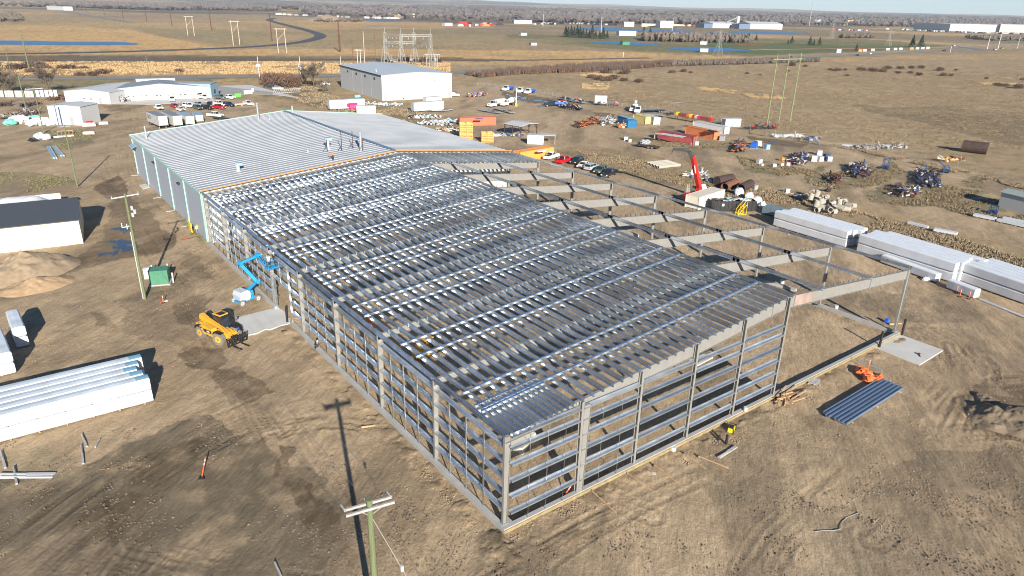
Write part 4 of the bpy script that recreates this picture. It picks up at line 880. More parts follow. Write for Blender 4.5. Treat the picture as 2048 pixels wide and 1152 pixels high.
container((1055, 288), (1080, 289), 'pale grey container with an open lean-to shelter', LTGREY, L=4.5); container((1396, 420), (1446, 403), 'big cream container beside the dumpster', BEIGE, w=3.0)
# white sheets on the maroon container, junk on the orange one
for (px, py), n_, m_, lb in (((1345, 272), 5, WHITE, 'loose white sheets lying on the maroon container'), ((1425, 264), 6, BLACK, 'dark scrap lying on the orange container roof'), ((1085, 302), 5, WRAP, 'white and blue sheets on the bright orange container'), ((960, 238), 4, IBLUE, 'blue tarpaulin and pipe on the coral container')):
    x, y = g(px, py, 2.6) if py > 0 else (0, 0); a = {1345: ang(g(1315, 279), g(1375, 289)), 1425: ang(g(1370, 268), g(1433, 282)), 1085: ang(g(1040, 325), g(1114, 312)), 960: ang(g(920, 252), g(990, 250))}[px]
    mb = MB()
    for k in range(n_): mb.box(((k-n_/2)*(1.7 if m_ is WHITE else .5), random.uniform(-.3, .3), .06+.05*k*(1 if m_ is WHITE else 0)+(.15 if m_ is BLACK else 0)), (2.6 if m_ is WHITE else 1.0, 1.9 if m_ is WHITE else .6, .06 if m_ is WHITE else .3), m_, rz=random.uniform(-.2, .2), rx=random.uniform(-.05, .1))
    o = mb.build('sheet_pile', None, (x, y, 2.62), a); tag(o, lb, 'sheets' if m_ is WHITE else 'scrap')
# ------------------------------------------------------------------ buildings at the back
def rect_from(a, b, depth, away=1):
    A, B = g(*a), g(*b); r = ang(A, B); return A, r, dist(A, B)
def gable_bld(name, a, b, depth, eave, rise, lb, wall=WHITE, roof=WHITE, ridge='front', doors=(), win=(), mandoor=(), skirt=0, cat='building'):
    """a,b: ground pixels of the front wall left and right; ridge 'front': gable faces the front, 'side': ridge parallel to the front"""
    A, r, L = rect_from(a, b, depth); t = thing(name, lb, cat, (*A, 0), r); D = depth
    if ridge == 'front':
        pr = [(0, 0), (L, 0), (L, eave), (L/2, eave+rise), (0, eave)]
        for y, nm in ((0, 'front_wall'), (D-.1, 'back_wall')): mb = MB(); mb.prism(pr, y, y+.1, wall); link(nm, mb.mesh(nm), t)
        for x in (0, L-.1): mb = MB(); mb.bx(x, x+.1, .1, D-.1, 0, eave, wall); link('side_wall', mb.mesh('side_wall'), t)
        for s in (0, 1):
            mb = MB(); q = [(-.25, eave-.02), (L/2, eave+rise+.02), (L/2, eave+rise+.12), (-.25, eave+.08)]; q = q if s == 0 else [(L-x, z) for x, z in q][::-1]
            mb.prism(q, -.2, D+.2, roof); link('roof', mb.mesh('roof'), t)
    else:
        pr = [(0, 0), (D, 0), (D, eave), (D/2, eave+rise), (0, eave)]
        for x, nm in ((0, 'end_wall'), (L-.1, 'end_wall')): mb = MB(); mb.prism(pr, x, x+.1, wall, 'x'); link(nm, mb.mesh(nm), t)
        for y, nm in ((0, 'front_wall'), (D-.1, 'back_wall')): mb = MB(); mb.bx(.1, L-.1, y, y+.1, 0, eave, wall); link(nm, mb.mesh(nm), t)
        for s in (0, 1):
            mb = MB(); q = [(-.3, eave-.04), (D/2, eave+rise+.02), (D/2, eave+rise+.12), (-.3, eave+.08)]; q = q if s == 0 else [(D-x, z) for x, z in q][::-1]
            mb.prism(q, -.3, L+.3, roof, 'x'); link('roof', mb.mesh('roof'), t)
    for f0, f1, h, m_ in doors:
        mb = MB(); x0, x1 = f0*L, f1*L; mb.bx(x0, x1, -.05, -.005, .02, h, m_); 
        o = link('overhead_door', mb.mesh('overhead_door'), t)
        fr = MB(); fr.bx(x0-.1, x0, -.07, -.005, 0, h+.1, GREYP); fr.bx(x1, x1+.1, -.07, -.005, 0, h+.1, GREYP); fr.bx(x0, x1, -.07, -.005, h, h+.1, GREYP)
        for z in np.arange(.6, h-.2, .6): fr.bx(x0, x1, -.06, -.052, z-.025, z+.025, LTGREY)
        link('door_frame', fr.mesh('door_frame'), o)
        for q in (.3, .7): w_ = MB(); w_.bx(x0+(x1-x0)*q-.35, x0+(x1-x0)*q+.35, -.07, -.052, 1.5, 1.85, BLACK); link('door_window', w_.mesh('door_window'), o)
    for f, h in mandoor: mb = MB(); mb.bx(f*L-.5, f*L+.5, -.05, -.005, .02, h, GREYP); link('door', mb.mesh('door'), t)
    for f, z, w_, h_ in win: mb = MB(); mb.bx(f*L-w_/2, f*L+w_/2, -.05, -.005, z, z+h_, GLASS); link('window', mb.mesh('window'), t)
    return t, L
gable_bld('workshop', (132, 205.5), (222, 208.5), 26, 4.2, .8, 'white low gabled workshop at the left with one wide door', doors=[(.32, .69, 3.2, LTGREY)], mandoor=[(.78, 2.3)])
gable_bld('workshop', (222, 203), (421, 196), 16, 4.3, 1.7, 'long white workshop with six overhead doors', roof=mat('dull metal roof', (.26, .28, .30), .5, .2, .1), doors=[(.03, .13, 3.6, WHITE), (.14, .26, 3.8, WHITE), (.27, .385, 4.1, WHITE), (.425, .52, 3.7, WHITE), (.535, .65, 4.3, WHITE), (.66, .775, 3.9, WHITE)], mandoor=[(.825, 2.2)], win=[(.90, 1.5, 1.2, .7), (.875, 1.4, .5, .6)])
gable_bld('office_block', (424, 196), (438, 191), 16, 5.4, .1, 'pale blue flat roofed office at the right end of the workshops', wall=STEELBLUE, roof=mat('flat roof membrane', (.30, .31, .33), .7), win=[(.5, 1.3, 1.6, 1.8)])
A = g(276, 190); mb = MB(); t = thing('parapet_wall', 'white false front rising behind the long workshop roof', 'wall', (*g(276, 186), 0), ang(g(276, 186), g(354, 184))); mb.bx(0, dist(g(276, 186), g(354, 184)), 0, .3, 0, 5.6, WHITE); link('panel', mb.mesh('panel'), t)
gable_bld('storage_shed', (102, 249), (167, 251), 9, 5.6, .3, 'white tall shed with a blue drain pipe down the front', doors=[], mandoor=[(.67, 2.4)])
mb = MB(); P0, P1 = g(102, 249), g(167, 251); mb.bx(-.12, .12, -.3, -.05, 0, 5.4, IBLUE); mb.build('drain_pipe', bpy.data.objects['storage_shed'], (dist(P0, P1)*.36, 0, 0))
container((166, 234), (188, 227), 'white ribbed container right of the tall shed', WHITE, L=7, h=3.4)
GW, GL_ = gable_bld('grey_warehouse', (765, 202), (904, 195), 52, 9.9, .9, 'large grey warehouse with pale flat roof in the middle distance', wall=OFFW, roof=mat('pale roof sheet', (.47, .51, .53), .5, .1, .06), doors=[], mandoor=[(.045, 2.6), (.97, 2.4)], cat='warehouse')
for k in range(3): mb = MB(); mb.bx(-.05, -.0, 12+k*11.5, 12.5+k*11.5, 0, 9.9, OFFW); link('downpipe', mb.mesh('downpipe'), GW)
mb = MB(); mb.bx(-.02, .0, .1, 51.9, 0, 9.8, LTGREY); link('side_cladding', mb.mesh('side_cladding'), GW); mb = MB(); mb.bx(-.35, -.2, -.2, 52.2, 9.6, 10.0, BLACK); link('gutter', mb.mesh('gutter'), GW)
for y in (7, 8, 18, 19, 29, 30, 40.5, 41.5): mb = MB(); mb.bx(-.1, -.03, y, y+.7, 7.6, 8.5, GLASS); link('window', mb.mesh('window'), GW)
for f in (.26, .75): mb = MB(); mb.tube((GL_*f, 0, 7.6), (GL_*f, -.5, 7.5), .55, WHITE, 10, .35); link('wall_vent', mb.mesh('wall_vent'), GW)
mb = MB(); mb.tube((GL_*.1, 14, 10), (GL_*.1, 14, 11.2), .35, SILVER, 8); link('roof_vent', mb.mesh('roof_vent'), GW)
# left: charcoal roofed shed with cream wall, tarp behind
A, B = g(-60, 512), g(167, 486); gable_bld('cream_shed', (-60, 514), (167, 487), 13.5, 4.0, 2.0, 'cream sided shed with charcoal ribbed roof at the left edge', wall=CREAM, roof=DKROOF, ridge='side', cat='shed')
P = [g(*p) for p in ((-20, 450), (-20, 410), (60, 408), (100, 440), (78, 425))]
mb = MB(); Ls = 16; nx, ny = 16, 8; vs = []; A0 = g(-60, 468); rr = ang(g(-60, 514), g(167, 487))
for j in range(ny+1):
    for i in range(nx+1): u = i/nx; v = j/ny; vs.append((u*12.5, v*6, max(.1, (2.9-1.0*abs(v-.4)*2)*(1-max(0, u-.72)*3.4)+random.uniform(-.12, .12))))
mb.add(vs, [(j*(nx+1)+i, j*(nx+1)+i+1, (j+1)*(nx+1)+i+1, (j+1)*(nx+1)+i) for j in range(ny) for i in range(nx)], WRAP, True); mb.bx(0, 12.5, 0, .05, 0, 2, WRAP); mb.bx(0, 12.5, 5.95, 6, 0, 2, WRAP)
q = g(-40, 452); o = mb.build('tarped_pile', None, (q[0], q[1]+5, 0), rr); tag(o, 'white tarp draped over a pile behind the charcoal roofed shed', 'tarp')
# ------------------------------------------------------------------ wrapped panel bundles
def bundle_mesh(L, w, h, key, topm=WRAPTOP, film=0.0):
    mb = MB(); c = .12; nx = max(4, int(L/1.1)); rows = []
    ring = [(0, c), (c, 0), (w-c, 0), (w, c), (w, h-c), (w-c, h), (w*.5, h+.03), (c, h), (0, h-c)]
    for i in range(nx+1):
        x = L*i/nx; k = .015*math.sin(i*2.1+key)+(-.035 if i in (0, nx) else 0)
        rows.append([(x, (y-w/2)*(1+k)+w/2, (z-h/2)*(1+k*.6)+h/2) for y, z in ring])
    vs = [v for r in rows for v in r]; n = len(ring)
    for i in range(nx):
        for j in range(n):
            a = i*n+j; b = i*n+(j+1) % n; top = ring[j][1] >= h-c*.99 and ring[(j+1) % n][1] >= h-c*.99
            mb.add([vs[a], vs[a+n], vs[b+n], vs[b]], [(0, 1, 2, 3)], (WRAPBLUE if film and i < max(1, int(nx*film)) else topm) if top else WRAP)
    mb.add(rows[0], [tuple(range(n))], WRAP); mb.add(rows[-1], [tuple(range(n-1, -1, -1))], WRAP)
    return mb
ORD = ['nearest', 'second', 'third', 'fourth', 'fifth', 'sixth']
def panel_stack(a, b, rows, layers, w, h, place, L=None, offs=None, topm=WRAPTOP, film=0.0, group=None, side=1, gap=.10):
    """a,b: ground pixels along the long near side (a is where local x=0)"""
    A, B = g(*a), g(*b); r = ang(A, B); L = L or dist(A, B); dx, dy = math.cos(r), math.sin(r)
    for j in range(rows):
        for k in range(layers):
            o = (offs[j] if offs else 0)+random.uniform(-.12, .12); yy = side*(j*(w+gap)) - (w if side < 0 else 0); lean = random.uniform(-.03, .03)
            P = (A[0]+dx*o-dy*(yy+lean), A[1]+dy*o+dx*(yy+lean), .16+k*(h+.11))
            lb = f"{'upper' if k else 'lower'} white wrapped panel bundle, {ORD[j]} row of the {place}" if rows > 1 else f"{'upper ' if k else ('lower ' if layers > 1 else '')}white wrapped panel bundle {place}"
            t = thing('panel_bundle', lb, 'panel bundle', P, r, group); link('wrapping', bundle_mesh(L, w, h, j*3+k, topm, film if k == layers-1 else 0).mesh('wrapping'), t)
            for x in np.arange(.8, L, 2.2): mb = MB(); mb.bx(x-.06, x+.06, .03, w-.03, -.10 if k == 0 else -.045, .0, WOOD); link('bearer', mb.mesh('bearer'), t)
G1 = 'white wrapped panel bundles'
A = g(306, 806); B = g(0, 889)
panel_stack((306, 806), (0, 889), 5, 2, 1.16, 1.25, 'stack at the lower left corner', L=15, offs=[0, .1, .45, .15, -.2], film=.14, group=G1, side=-1)
panel_stack((34, 698), (13, 640), 1, 2, 1.3, 1.15, 'standing alone left of the telehandler', L=5.8, group=G1, side=-1); panel_stack((0, 756), (-22, 694), 1, 2, 1.5, 1.2, 'cut by the left edge of the view', L=7.2, group=G1, side=-1)
RT = mat('clean white wrap', (.66, .70, .74), .4, 0, .05, 3)
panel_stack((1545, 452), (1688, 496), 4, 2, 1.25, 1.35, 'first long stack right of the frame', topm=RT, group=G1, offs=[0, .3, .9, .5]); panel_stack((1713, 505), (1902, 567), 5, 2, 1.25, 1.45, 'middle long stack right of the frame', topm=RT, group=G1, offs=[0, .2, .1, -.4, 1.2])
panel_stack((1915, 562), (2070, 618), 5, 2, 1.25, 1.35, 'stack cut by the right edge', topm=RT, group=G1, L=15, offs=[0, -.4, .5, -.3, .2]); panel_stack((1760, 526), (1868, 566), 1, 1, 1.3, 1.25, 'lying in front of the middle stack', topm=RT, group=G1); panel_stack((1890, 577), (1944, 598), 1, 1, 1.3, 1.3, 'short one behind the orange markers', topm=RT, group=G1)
STL = mat('blue grey wrapped bundle', (.20, .27, .32), .4, .3, .1)
t = thing('steel_bundle', 'blue grey strapped bundle beside the first panel stack', 'bundle', (*g(1523, 428), .3), ang(g(1523, 428), g(1562, 438)))
mb = MB(); mb.bx(0, 4.2, 0, 2.2, 0, 1.35, STL); link('wrapping', mb.mesh('wrapping'), t); mb = MB(); mb.bx(.2, .4, .1, 2.1, -.3, 0, WOOD); mb.bx(3.6, 3.8, .1, 2.1, -.3, 0, WOOD); link('bearer', mb.mesh('bearer'), t)
# ------------------------------------------------------------------ telehandler
def telehandler(loc, rz, lb, s=1.0):
    t = thing('telehandler', lb, 'telehandler', loc, rz); t.scale = (s, s, s)
    mb = MB(); mb.prism([(-2.6, .75), (-2.6, 1.35), (-1.9, 1.55), (1.3, 1.25), (1.9, 1.0), (1.9, .65), (-1.6, .55)], -.55, .55, YELLOW); mb.bx(-2.65, -2.1, -.8, .8, .7, 1.45, YELLOW); link('chassis', mb.mesh('chassis'), t)
    mb = MB(); mb.prism([(-1.5, .75), (-1.55, 1.45), (-1.2, 1.72), (.35, 1.55), (.75, 1.1), (.7, .72)], -1.15, -.55, YELLOW); link('engine_cover', mb.mesh('engine_cover'), t)
    mb = MB(); mb.bx(-.9, .4, -1.165, -1.152, 1.0, 1.35, BLACK); link('side_decal', mb.mesh('side_decal'), t); mb = MB(); mb.bx(-.35, .1, -1.172, -1.166, 1.08, 1.25, WHITE); link('side_mark', mb.mesh('side_mark'), t)
    # cab on the left side
    mb = MB(); vs = [(-.95, .1, 1.2), (.85, .1, 1.0), (.85, 1.15, 1.0), (-.95, 1.15, 1.2), (-.8, .18, 2.5), (.25, .18, 2.5), (.25, 1.08, 2.5), (-.8, 1.08, 2.5)]
    mb.add(vs, [(0, 1, 5, 4), (1, 2, 6, 5), (2, 3, 7, 6), (3, 0, 4, 7), (3, 2, 1, 0)], GLASS); link('cab_glass', mb.mesh('cab_glass'), t)
    mb = MB()
    for i in range(4): mb.bar(vs[i], vs[i+4], .08, .08, BLACK); mb.bar(vs[i], vs[(i+1) % 4], .08, .08, BLACK)
    link('cab_frame', mb.mesh('cab_frame'), t)
    mb = MB(); mb.bx(-.88, .32, .12, 1.14, 2.5, 2.62, YELLOW); c = link('cab_roof', mb.mesh('cab_roof'), t); mb = MB(); mb.bx(-.5, .28, .25, .98, 2.621, 2.64, BLACK); link('roof_window', mb.mesh('roof_window'), c)
    mb = MB(); mb.bar((-2.35, -.15, 2.0), (1.9, -.15, 1.05), .42, .46, YELLOW); mb.bar((-2.5, -.15, 2.05), (-1.6, -.15, 1.8), .5, .56, YELLOW); link('boom', mb.mesh('boom'), t)
    mb = MB(); mb.bar((.3, -.371, 1.35), (1.0, -.371, 1.2), .02, .26, BLACK); link('boom_decal', mb.mesh('boom_decal'), t); mb = MB(); mb.bar((.5, -.386, 1.30), (.85, -.386, 1.23), .01, .12, WHITE); link('boom_mark', mb.mesh('boom_mark'), t)
    mb = MB(); mb.bar((1.5, -.15, 1.1), (2.75, -.15, .62), .34, .36, YELLOW); mb.bar((2.6, -.15, 1.1), (2.75, -.15, .35), .5, .25, BLACK); link('boom_head', mb.mesh('boom_head'), t)
    mb = MB(); mb.bar((2.2, .25, .9), (2.9, .35, 1.55), .16, .22, YELLOW); mb.bar((2.75, .33, 1.4), (2.95, .36, 1.75), .2, .2, IBLUE); link('tilt_arm', mb.mesh('tilt_arm'), t)
    mb = MB()
    for z in (.25, .62, 1.0): mb.bx(2.95, 3.03, -1.2, 1.1, z-.05, z+.05, BLACK)
    for y in (-1.17, -.75, -.3, .2, .65, 1.07): mb.bx(2.945, 3.035, y-.05, y+.05, .2, 1.1, BLACK)
    link('fork_carriage', mb.mesh('fork_carriage'), t)
    for y in (-.55, .4): mb = MB(); mb.bx(3.04, 4.3, y-.07, y+.07, .08, .15, BLACK); mb.bx(3.0, 3.08, y-.07, y+.07, .08, 1.0, BLACK); link('fork', mb.mesh('fork'), t)
    for x, st in ((-1.65, 0), (1.35, .25)):
        for y in (-.98, .98):
            a, b = wheelmesh(.66, .42, DUSTY, YELLOW); o = link('wheel', a, t, (x, y, .66), st); link('rim', b, o)
            tr = MB()
            for k in range(14): q = 2*PI*k/14; tr.box((math.sin(q)*.67, 0, math.cos(q)*.67), (.12, .40, .07), DUSTY, ry=q)
            link('tread', tr.mesh('tread'), o)
            f = MB(); f.box((x, y, 1.38), (1.1, .5, .06), BLACK); f.box((x-.62, y, 1.2), (.06, .5, .36), BLACK, ry=.5); link('mudguard', f.mesh('mudguard'), t)
    mb = MB(); mb.bx(.9, .95, 1.2, 1.45, 1.7, 2.0, BLACK); mb.bar((.7, 1.1, 1.6), (.93, 1.3, 1.7), .04, .04, BLACK); link('mirror', mb.mesh('mirror'), t)
    return t
hd = ang(g(395, 660), g(470, 690)); telehandler((*g(440, 676), 0), hd, 'yellow telehandler with black cab and forks on the dirt left of the frame', 1.12)
# ------------------------------------------------------------------ people
def person(name_lb, loc, rz, pose, cols, scale=1.0):
    """cols: dict hat, skin, top, legs, boots"""
    J = {'pel': ((0, 0, .95), .16), 'che': ((0, 0, 1.3), .19), 'nek': ((0, 0, 1.5), .07), 'hd': ((.02, 0, 1.66), .115),
         'hL': ((0, .1, .9), .11), 'kL': ((.02, .12, .5), .075), 'aL': ((0, .12, .08), .05), 'tL': ((.18, .13, .04), .045),
         'hR': ((0, -.1, .9), .11), 'kR': ((.02, -.12, .5), .075), 'aR': ((0, -.12, .08), .05), 'tR': ((.18, -.13, .04), .045),
         'sL': ((0, .2, 1.42), .075), 'eL': ((.02, .27, 1.14), .05), 'wL': ((.12, .27, .9), .038), 'sR': ((0, -.2, 1.42), .075), 'eR': ((.02, -.27, 1.14), .05), 'wR': ((.12, -.27, .9), .038)}
    ov = {'bend': dict(che=(.28, 0, 1.18), nek=(.42, 0, 1.28), hd=(.56, 0, 1.34), sL=(.32, .2, 1.26), sR=(.32, -.2, 1.26), eL=(.42, .25, .98), eR=(.42, -.25, .98), wL=(.52, .18, .75), wR=(.52, -.18, .75), kL=(.08, .14, .5), kR=(-.06, -.14, .5)),
          'crouch': dict(pel=(0, 0, .42), che=(.22, 0, .72), nek=(.32, 0, .90), hd=(.40, 0, 1.04), hL=(0, .1, .40), hR=(0, -.1, .40), kL=(.38, .16, .48), kR=(.36, -.16, .46), aL=(.06, .16, .08), aR=(.02, -.16, .08), tL=(.24, .17, .04), tR=(.2, -.17, .04), sL=(.22, .2, .84), sR=(.22, -.2, .84), eL=(.44, .24, .64), eR=(.44, -.24, .64), wL=(.62, .12, .5), wR=(.62, -.12, .5)),
          'reach': dict(eL=(.2, .25, 1.45), wL=(.45, .2, 1.55), eR=(.2, -.25, 1.3), wR=(.42, -.18, 1.25)), 'stand': {}}[pose]
    E_ = [('pel', 'che'), ('che', 'nek'), ('nek', 'hd'), ('pel', 'hL'), ('hL', 'kL'), ('kL', 'aL'), ('aL', 'tL'), ('pel', 'hR'), ('hR', 'kR'), ('kR', 'aR'), ('aR', 'tR'), ('che', 'sL'), ('sL', 'eL'), ('eL', 'wL'), ('che', 'sR'), ('sR', 'eR'), ('eR', 'wR')]
    pos = {k: Vector(ov.get(k, v[0])) for k, v in J.items()}; names = list(J)
    for s in 'LR':      # hand with five fingers
        d = (pos['w'+s]-pos['e'+s]).normalized(); pos['p'+s] = pos['w'+s]+d*.09; J['p'+s] = (None, .032); E_.append(('w'+s, 'p'+s)); names.append('p'+s)
        for k in range(5):
            q = f'f{s}{k}'; off = Vector((0, 1, 0)) if abs(d.y) < .8 else Vector((1, 0, 0)); pos[q] = pos['p'+s]+d*(.09-.012*abs(k-2))+off*(.022*(k-2)) if k < 4 else pos['w'+s]+d*.06+off*.06; J[q] = (None, .010); names.append(q); E_.append((('p' if k < 4 else 'w')+s, q))
    me = bpy.data.meshes.new('person'); me.from_pydata([pos[n] for n in names], [(names.index(a), names.index(b)) for a, b in E_], [])
    o = bpy.data.objects.new('person_tmp', me); COL.objects.link(o); md = o.modifiers.new('s', 'SKIN')
    for i, n in enumerate(names): r = J[n][1]; me.skin_vertices[0].data[i].radius = (r, r); me.skin_vertices[0].data[i].use_root = (n == 'pel')
    o.modifiers.new('u', 'SUBSURF').levels = 1
    dg = bpy.context.evaluated_depsgraph_get(); em = bpy.data.meshes.new_from_object(o.evaluated_get(dg)); bpy.data.objects.remove(o)
    mats = [cols['skin'], cols['top'], cols['legs'], cols['boots']]
    for m_ in mats: em.materials.append(m_)
    seg = {'head': 0, 'arm': 1, 'torso': 1, 'leg': 2, 'boot': 3, 'hand': 0}
    def cls(a, b): 
        if 'hd' in (a, b): return 0
        if a[0] in 'pf' and a != 'pel' or b[0] in 'pf' and b != 'pel': return 0
        if b[0] == 't': return 3
        if b[0] in 'hka' and b != 'hd': return 2
        return 1
    for p in em.polygons:
        c = p.center; best = 9; bi = 1
        for a, b in E_:
            A_, B_ = pos[a], pos[b]; d = B_-A_; tt = max(0, min(1, (c-A_).dot(d)/max(d.length_squared, 1e-6))); q = (c-A_-d*tt).length-J[b][1]*.5
            if q < best: best = q; bi = cls(a, b)
        p.material_index = bi; p.use_smooth = True
    em.name = 'body'
    t = thing('person', name_lb, 'person', loc, rz); t.scale = (scale,)*3; link('body', em, t)
    h = pos['hd']; mb = MB(); mb.ball((h.x-.01, 0, h.z+.07), (.145, .125, .10), cols['hat'], 10, 5); mb.tube((h.x+.03, 0, h.z+.045), (h.x+.03, 0, h.z+.06), .16, cols['hat'], 10); link('hard_hat', mb.mesh('hard_hat'), t)
    mb = MB()
    for s in (-1, 1): mb.ball((h.x+.10, s*.04, h.z), (.012, .015, .01), BLACK, 6, 4)
    link('eyes', mb.mesh('eyes'), t); mb = MB(); mb.ball((h.x+.125, 0, h.z-.025), (.02, .015, .025), cols['skin'], 6, 4); link('nose', mb.mesh('nose'), t)
    if cols.get('vest'):
        c = pos['che']; pl = pos['pel']; mb = MB(); mb.tube((pl.x, 0, pl.z+.06), (c.x, 0, c.z+.12), .20, cols['vest'], 10, .21, caps=False); link('vest', mb.mesh('vest'), t)
    return t
DENIM = mat('dark work trousers', (.03, .035, .05), .9, 0, .2); HIVIS = mat('orange vest', (.85, .18, .03), .7, 0, .05); GREYC = mat('grey work cloth', (.14, .14, .15), .9, 0, .2); HATB = mat('blue hard hat', (.02, .12, .5), .3); HATW = mat('white hard hat', (.75, .75, .72), .3); HIY = mat('yellow vest', (.7, .65, .05), .7, 0, .05)
x, y, z = onroof(667, 322); person('roof worker in orange vest and blue hard hat bending on the ribbed roof', (x, y, z+.12), 2.6, 'bend', dict(hat=HATB, skin=SKIN, top=HIVIS, legs=DENIM, boots=BLACK, vest=HIVIS))
person('worker in dark clothes crouching at the foot of the girt wall', (*g(632, 702), 0), .5, 'crouch', dict(hat=HATW, skin=SKIN, top=BLACK, legs=GREYC, boots=BLACK))
person('worker in orange standing on the floor inside the frame', (*g(742, 655), 0), 1.9, 'bend', dict(hat=HIVIS, skin=SKIN, top=HIVIS, legs=HIVIS, boots=BLACK, vest=HIVIS))
# ------------------------------------------------------------------ articulated boom lift with two workers
def boom_lift():
    A = g(492, 604); t = thing('boom_lift', 'blue articulated boom lift reaching up to the wall top', 'boom lift', (*A, 0), ang(g(478, 612), g(512, 600))); LB = mat('pale lift counterweight', (.42, .47, .52), .4, 0, .05)
    mb = MB(); mb.bx(-1.1, 1.1, -.55, .55, .35, .75, BLUE); mb.bx(-1.3, -1.0, -.95, .95, .3, .5, BLUE); mb.bx(1.0, 1.3, -.95, .95, .3, .5, BLUE); link('chassis', mb.mesh('chassis'), t)
    mb = MB(); mb.bx(-.3, .3, -.562, -.551, .45, .65, WHITE); link('chassis_mark', mb.mesh('chassis_mark'), t)
    for x in (-1.2, 1.2):
        for y in (-.95, .95): add_wheel(t, x, y, .45, .32, DUSTY, LTGREY)
    mb = MB(); mb.prism([(-1.35, .8), (-1.45, 1.5), (-1.2, 1.95), (-.2, 2.05), (.2, 1.7), (.2, .8)], -1.0, .55, LB); link('turret_cover', mb.mesh('turret_cover'), t)
    mb = MB(); mb.prism([(.2, .8), (.2, 1.75), (.9, 1.6), (1.0, .8)], -.5, .45, BLUE); link('turret', mb.mesh('turret'), t)
    inv = Matrix.Rotation(-t.rotation_euler.z, 3, 'Z')
    def pt(px, py, z): x, y = g(px, py, z); v = inv @ Vector((x-A[0], y-A[1], 0)); return Vector((v.x, v.y, z))
    p0 = Vector((.6, 0, 1.5)); p1 = pt(514, 563, 3.2); p2 = pt(480, 527, 6.0); p3 = pt(516, 511, 7.4); p4 = pt(530, 530, 6.6); p5 = pt(541, 530, 6.6)
    for a, b, w_ in ((p0, p1, .42), (p1, p2, .40), (p2, p3, .34), (p3, p4, .28)): mb = MB(); mb.bar(a, b, w_, w_, BLUE); mb.bar(a, b+(a-b)*.05, w_*.4, w_*1.25, BLACK); link('boom_section', mb.mesh('boom_section'), t)
    for p in (p1, p2, p3): mb = MB(); mb.tube(p+Vector((0, -.35, 0)), p+Vector((0, .35, 0)), .28, BLUE, 10); link('knuckle', mb.mesh('knuckle'), t)
    bk = p5+Vector((.2, 0, -.35)); mb = MB(); mb.box(bk, (1.7, .9, .1), BLUE)
    for z in (.5, 1.05):
        for s in (-1, 1): mb.bar(bk+Vector((-.85, s*.45, z)), bk+Vector((.85, s*.45, z)), .05, .05, BLUE); mb.bar(bk+Vector((s*.85, -.45, z)), bk+Vector((s*.85, .45, z)), .05, .05, BLUE)
    for x in (-.85, 0, .85):
        for s in (-1, 1): mb.bar(bk+Vector((x, s*.45, 0)), bk+Vector((x, s*.45, 1.05)), .05, .05, BLUE)
    link('basket', mb.mesh('basket'), t); W = t.location; R3 = Matrix.Rotation(t.rotation_euler.z, 3, 'Z')
    for dx, lb, top, rz in ((-.4, 'worker in white shirt on the left in the lift basket', WHITE, 1.0), (.4, 'worker in dark clothes on the right in the lift basket', BLACK, .4)):
        q = R3 @ (bk+Vector((dx, 0, .05)))+Vector((A[0], A[1], 0)); person(lb, tuple(q), rz, 'reach', dict(hat=BLACK if top is WHITE else HATW, skin=SKIN, top=top, legs=DENIM, boots=BLACK))
boom_lift()
# yellow machine under the purlins
t = thing('forklift', 'yellow machine standing on the floor inside the frame', 'forklift', (*g(850, 716), 0), .3)
mb = MB(); mb.bx(-1.3, 1.2, -.8, .8, .5, 1.3, YELLOW); mb.bx(-1.3, -.6, -.8, .8, 1.3, 1.7, YELLOW); link('body', mb.mesh('body'), t); mb = MB(); 
for x in (-.6, .7):
    for y in (-.6, .6): mb.bar((x, y, 1.3), (x*.8, y, 2.5), .08, .08, BLACK)
mb.bx(-.7, .8, -.7, .7, 2.5, 2.6, YELLOW); link('cage', mb.mesh('cage'), t); mb = MB(); mb.bx(1.2, 1.35, -.5, .5, .2, 3.0, BLACK); mb.bx(1.35, 2.5, -.4, -.25, .1, .18, BLACK); mb.bx(1.35, 2.5, .25, .4, .1, .18, BLACK); link('mast', mb.mesh('mast'), t)
for x in (-.9, .8):
    for y in (-.85, .85): add_wheel(t, x, y, .42, .3, DUSTY, YELLOW)
# ------------------------------------------------------------------ red crane, dumpster, steps
A = g(1386, 402); t = thing('knuckle_crane', 'red knuckle boom crane standing upright behind the cream container', 'crane', (*A, 0), 0)
def cp(px, py, z): x, y = g(px, py, z); return Vector((x-A[0], y-A[1], z))
def up(px0, py0, px1, py1):      # height so that a vertical from the first pixel reaches the second row
    return (py0-py1)/9.6
B0 = cp(1398, 402, 0); mb = MB(); mb.bx(-3.8, 1.0, -1.0, 1.4, .5, 1.0, BLACK); link('chassis', mb.mesh('chassis'), t); mb = MB(); mb.bx(-4.2, -2.2, -1.6, -.3, 1.0, 1.9, RED); mb.bx(-2.0, -.8, -.2, 1.2, 1.0, 1.9, RED); link('body', mb.mesh('body'), t)
R0 = cp(1395, 398, 0); mb = MB(); mb.bar(R0+Vector((0, 0, 1.0)), R0+Vector((.1, 0, 2.8)), .9, .8, RED); link('base_column', mb.mesh('base_column'), t)
Rt = cp(1385, 312, 9.6); mb = MB(); mb.bar(R0+Vector((.1, 0, 2.4)), Rt, .85, .75, RED); link('boom', mb.mesh('boom'), t)
mb = MB(); d_ = (Rt-R0).normalized(); mb.bar(R0.lerp(Rt, .62)+Vector((-.2, -.43, 0)), R0.lerp(Rt, .80)+Vector((-.2, -.43, 0)), .05, .25, WHITE); link('boom_mark', mb.mesh('boom_mark'), t)
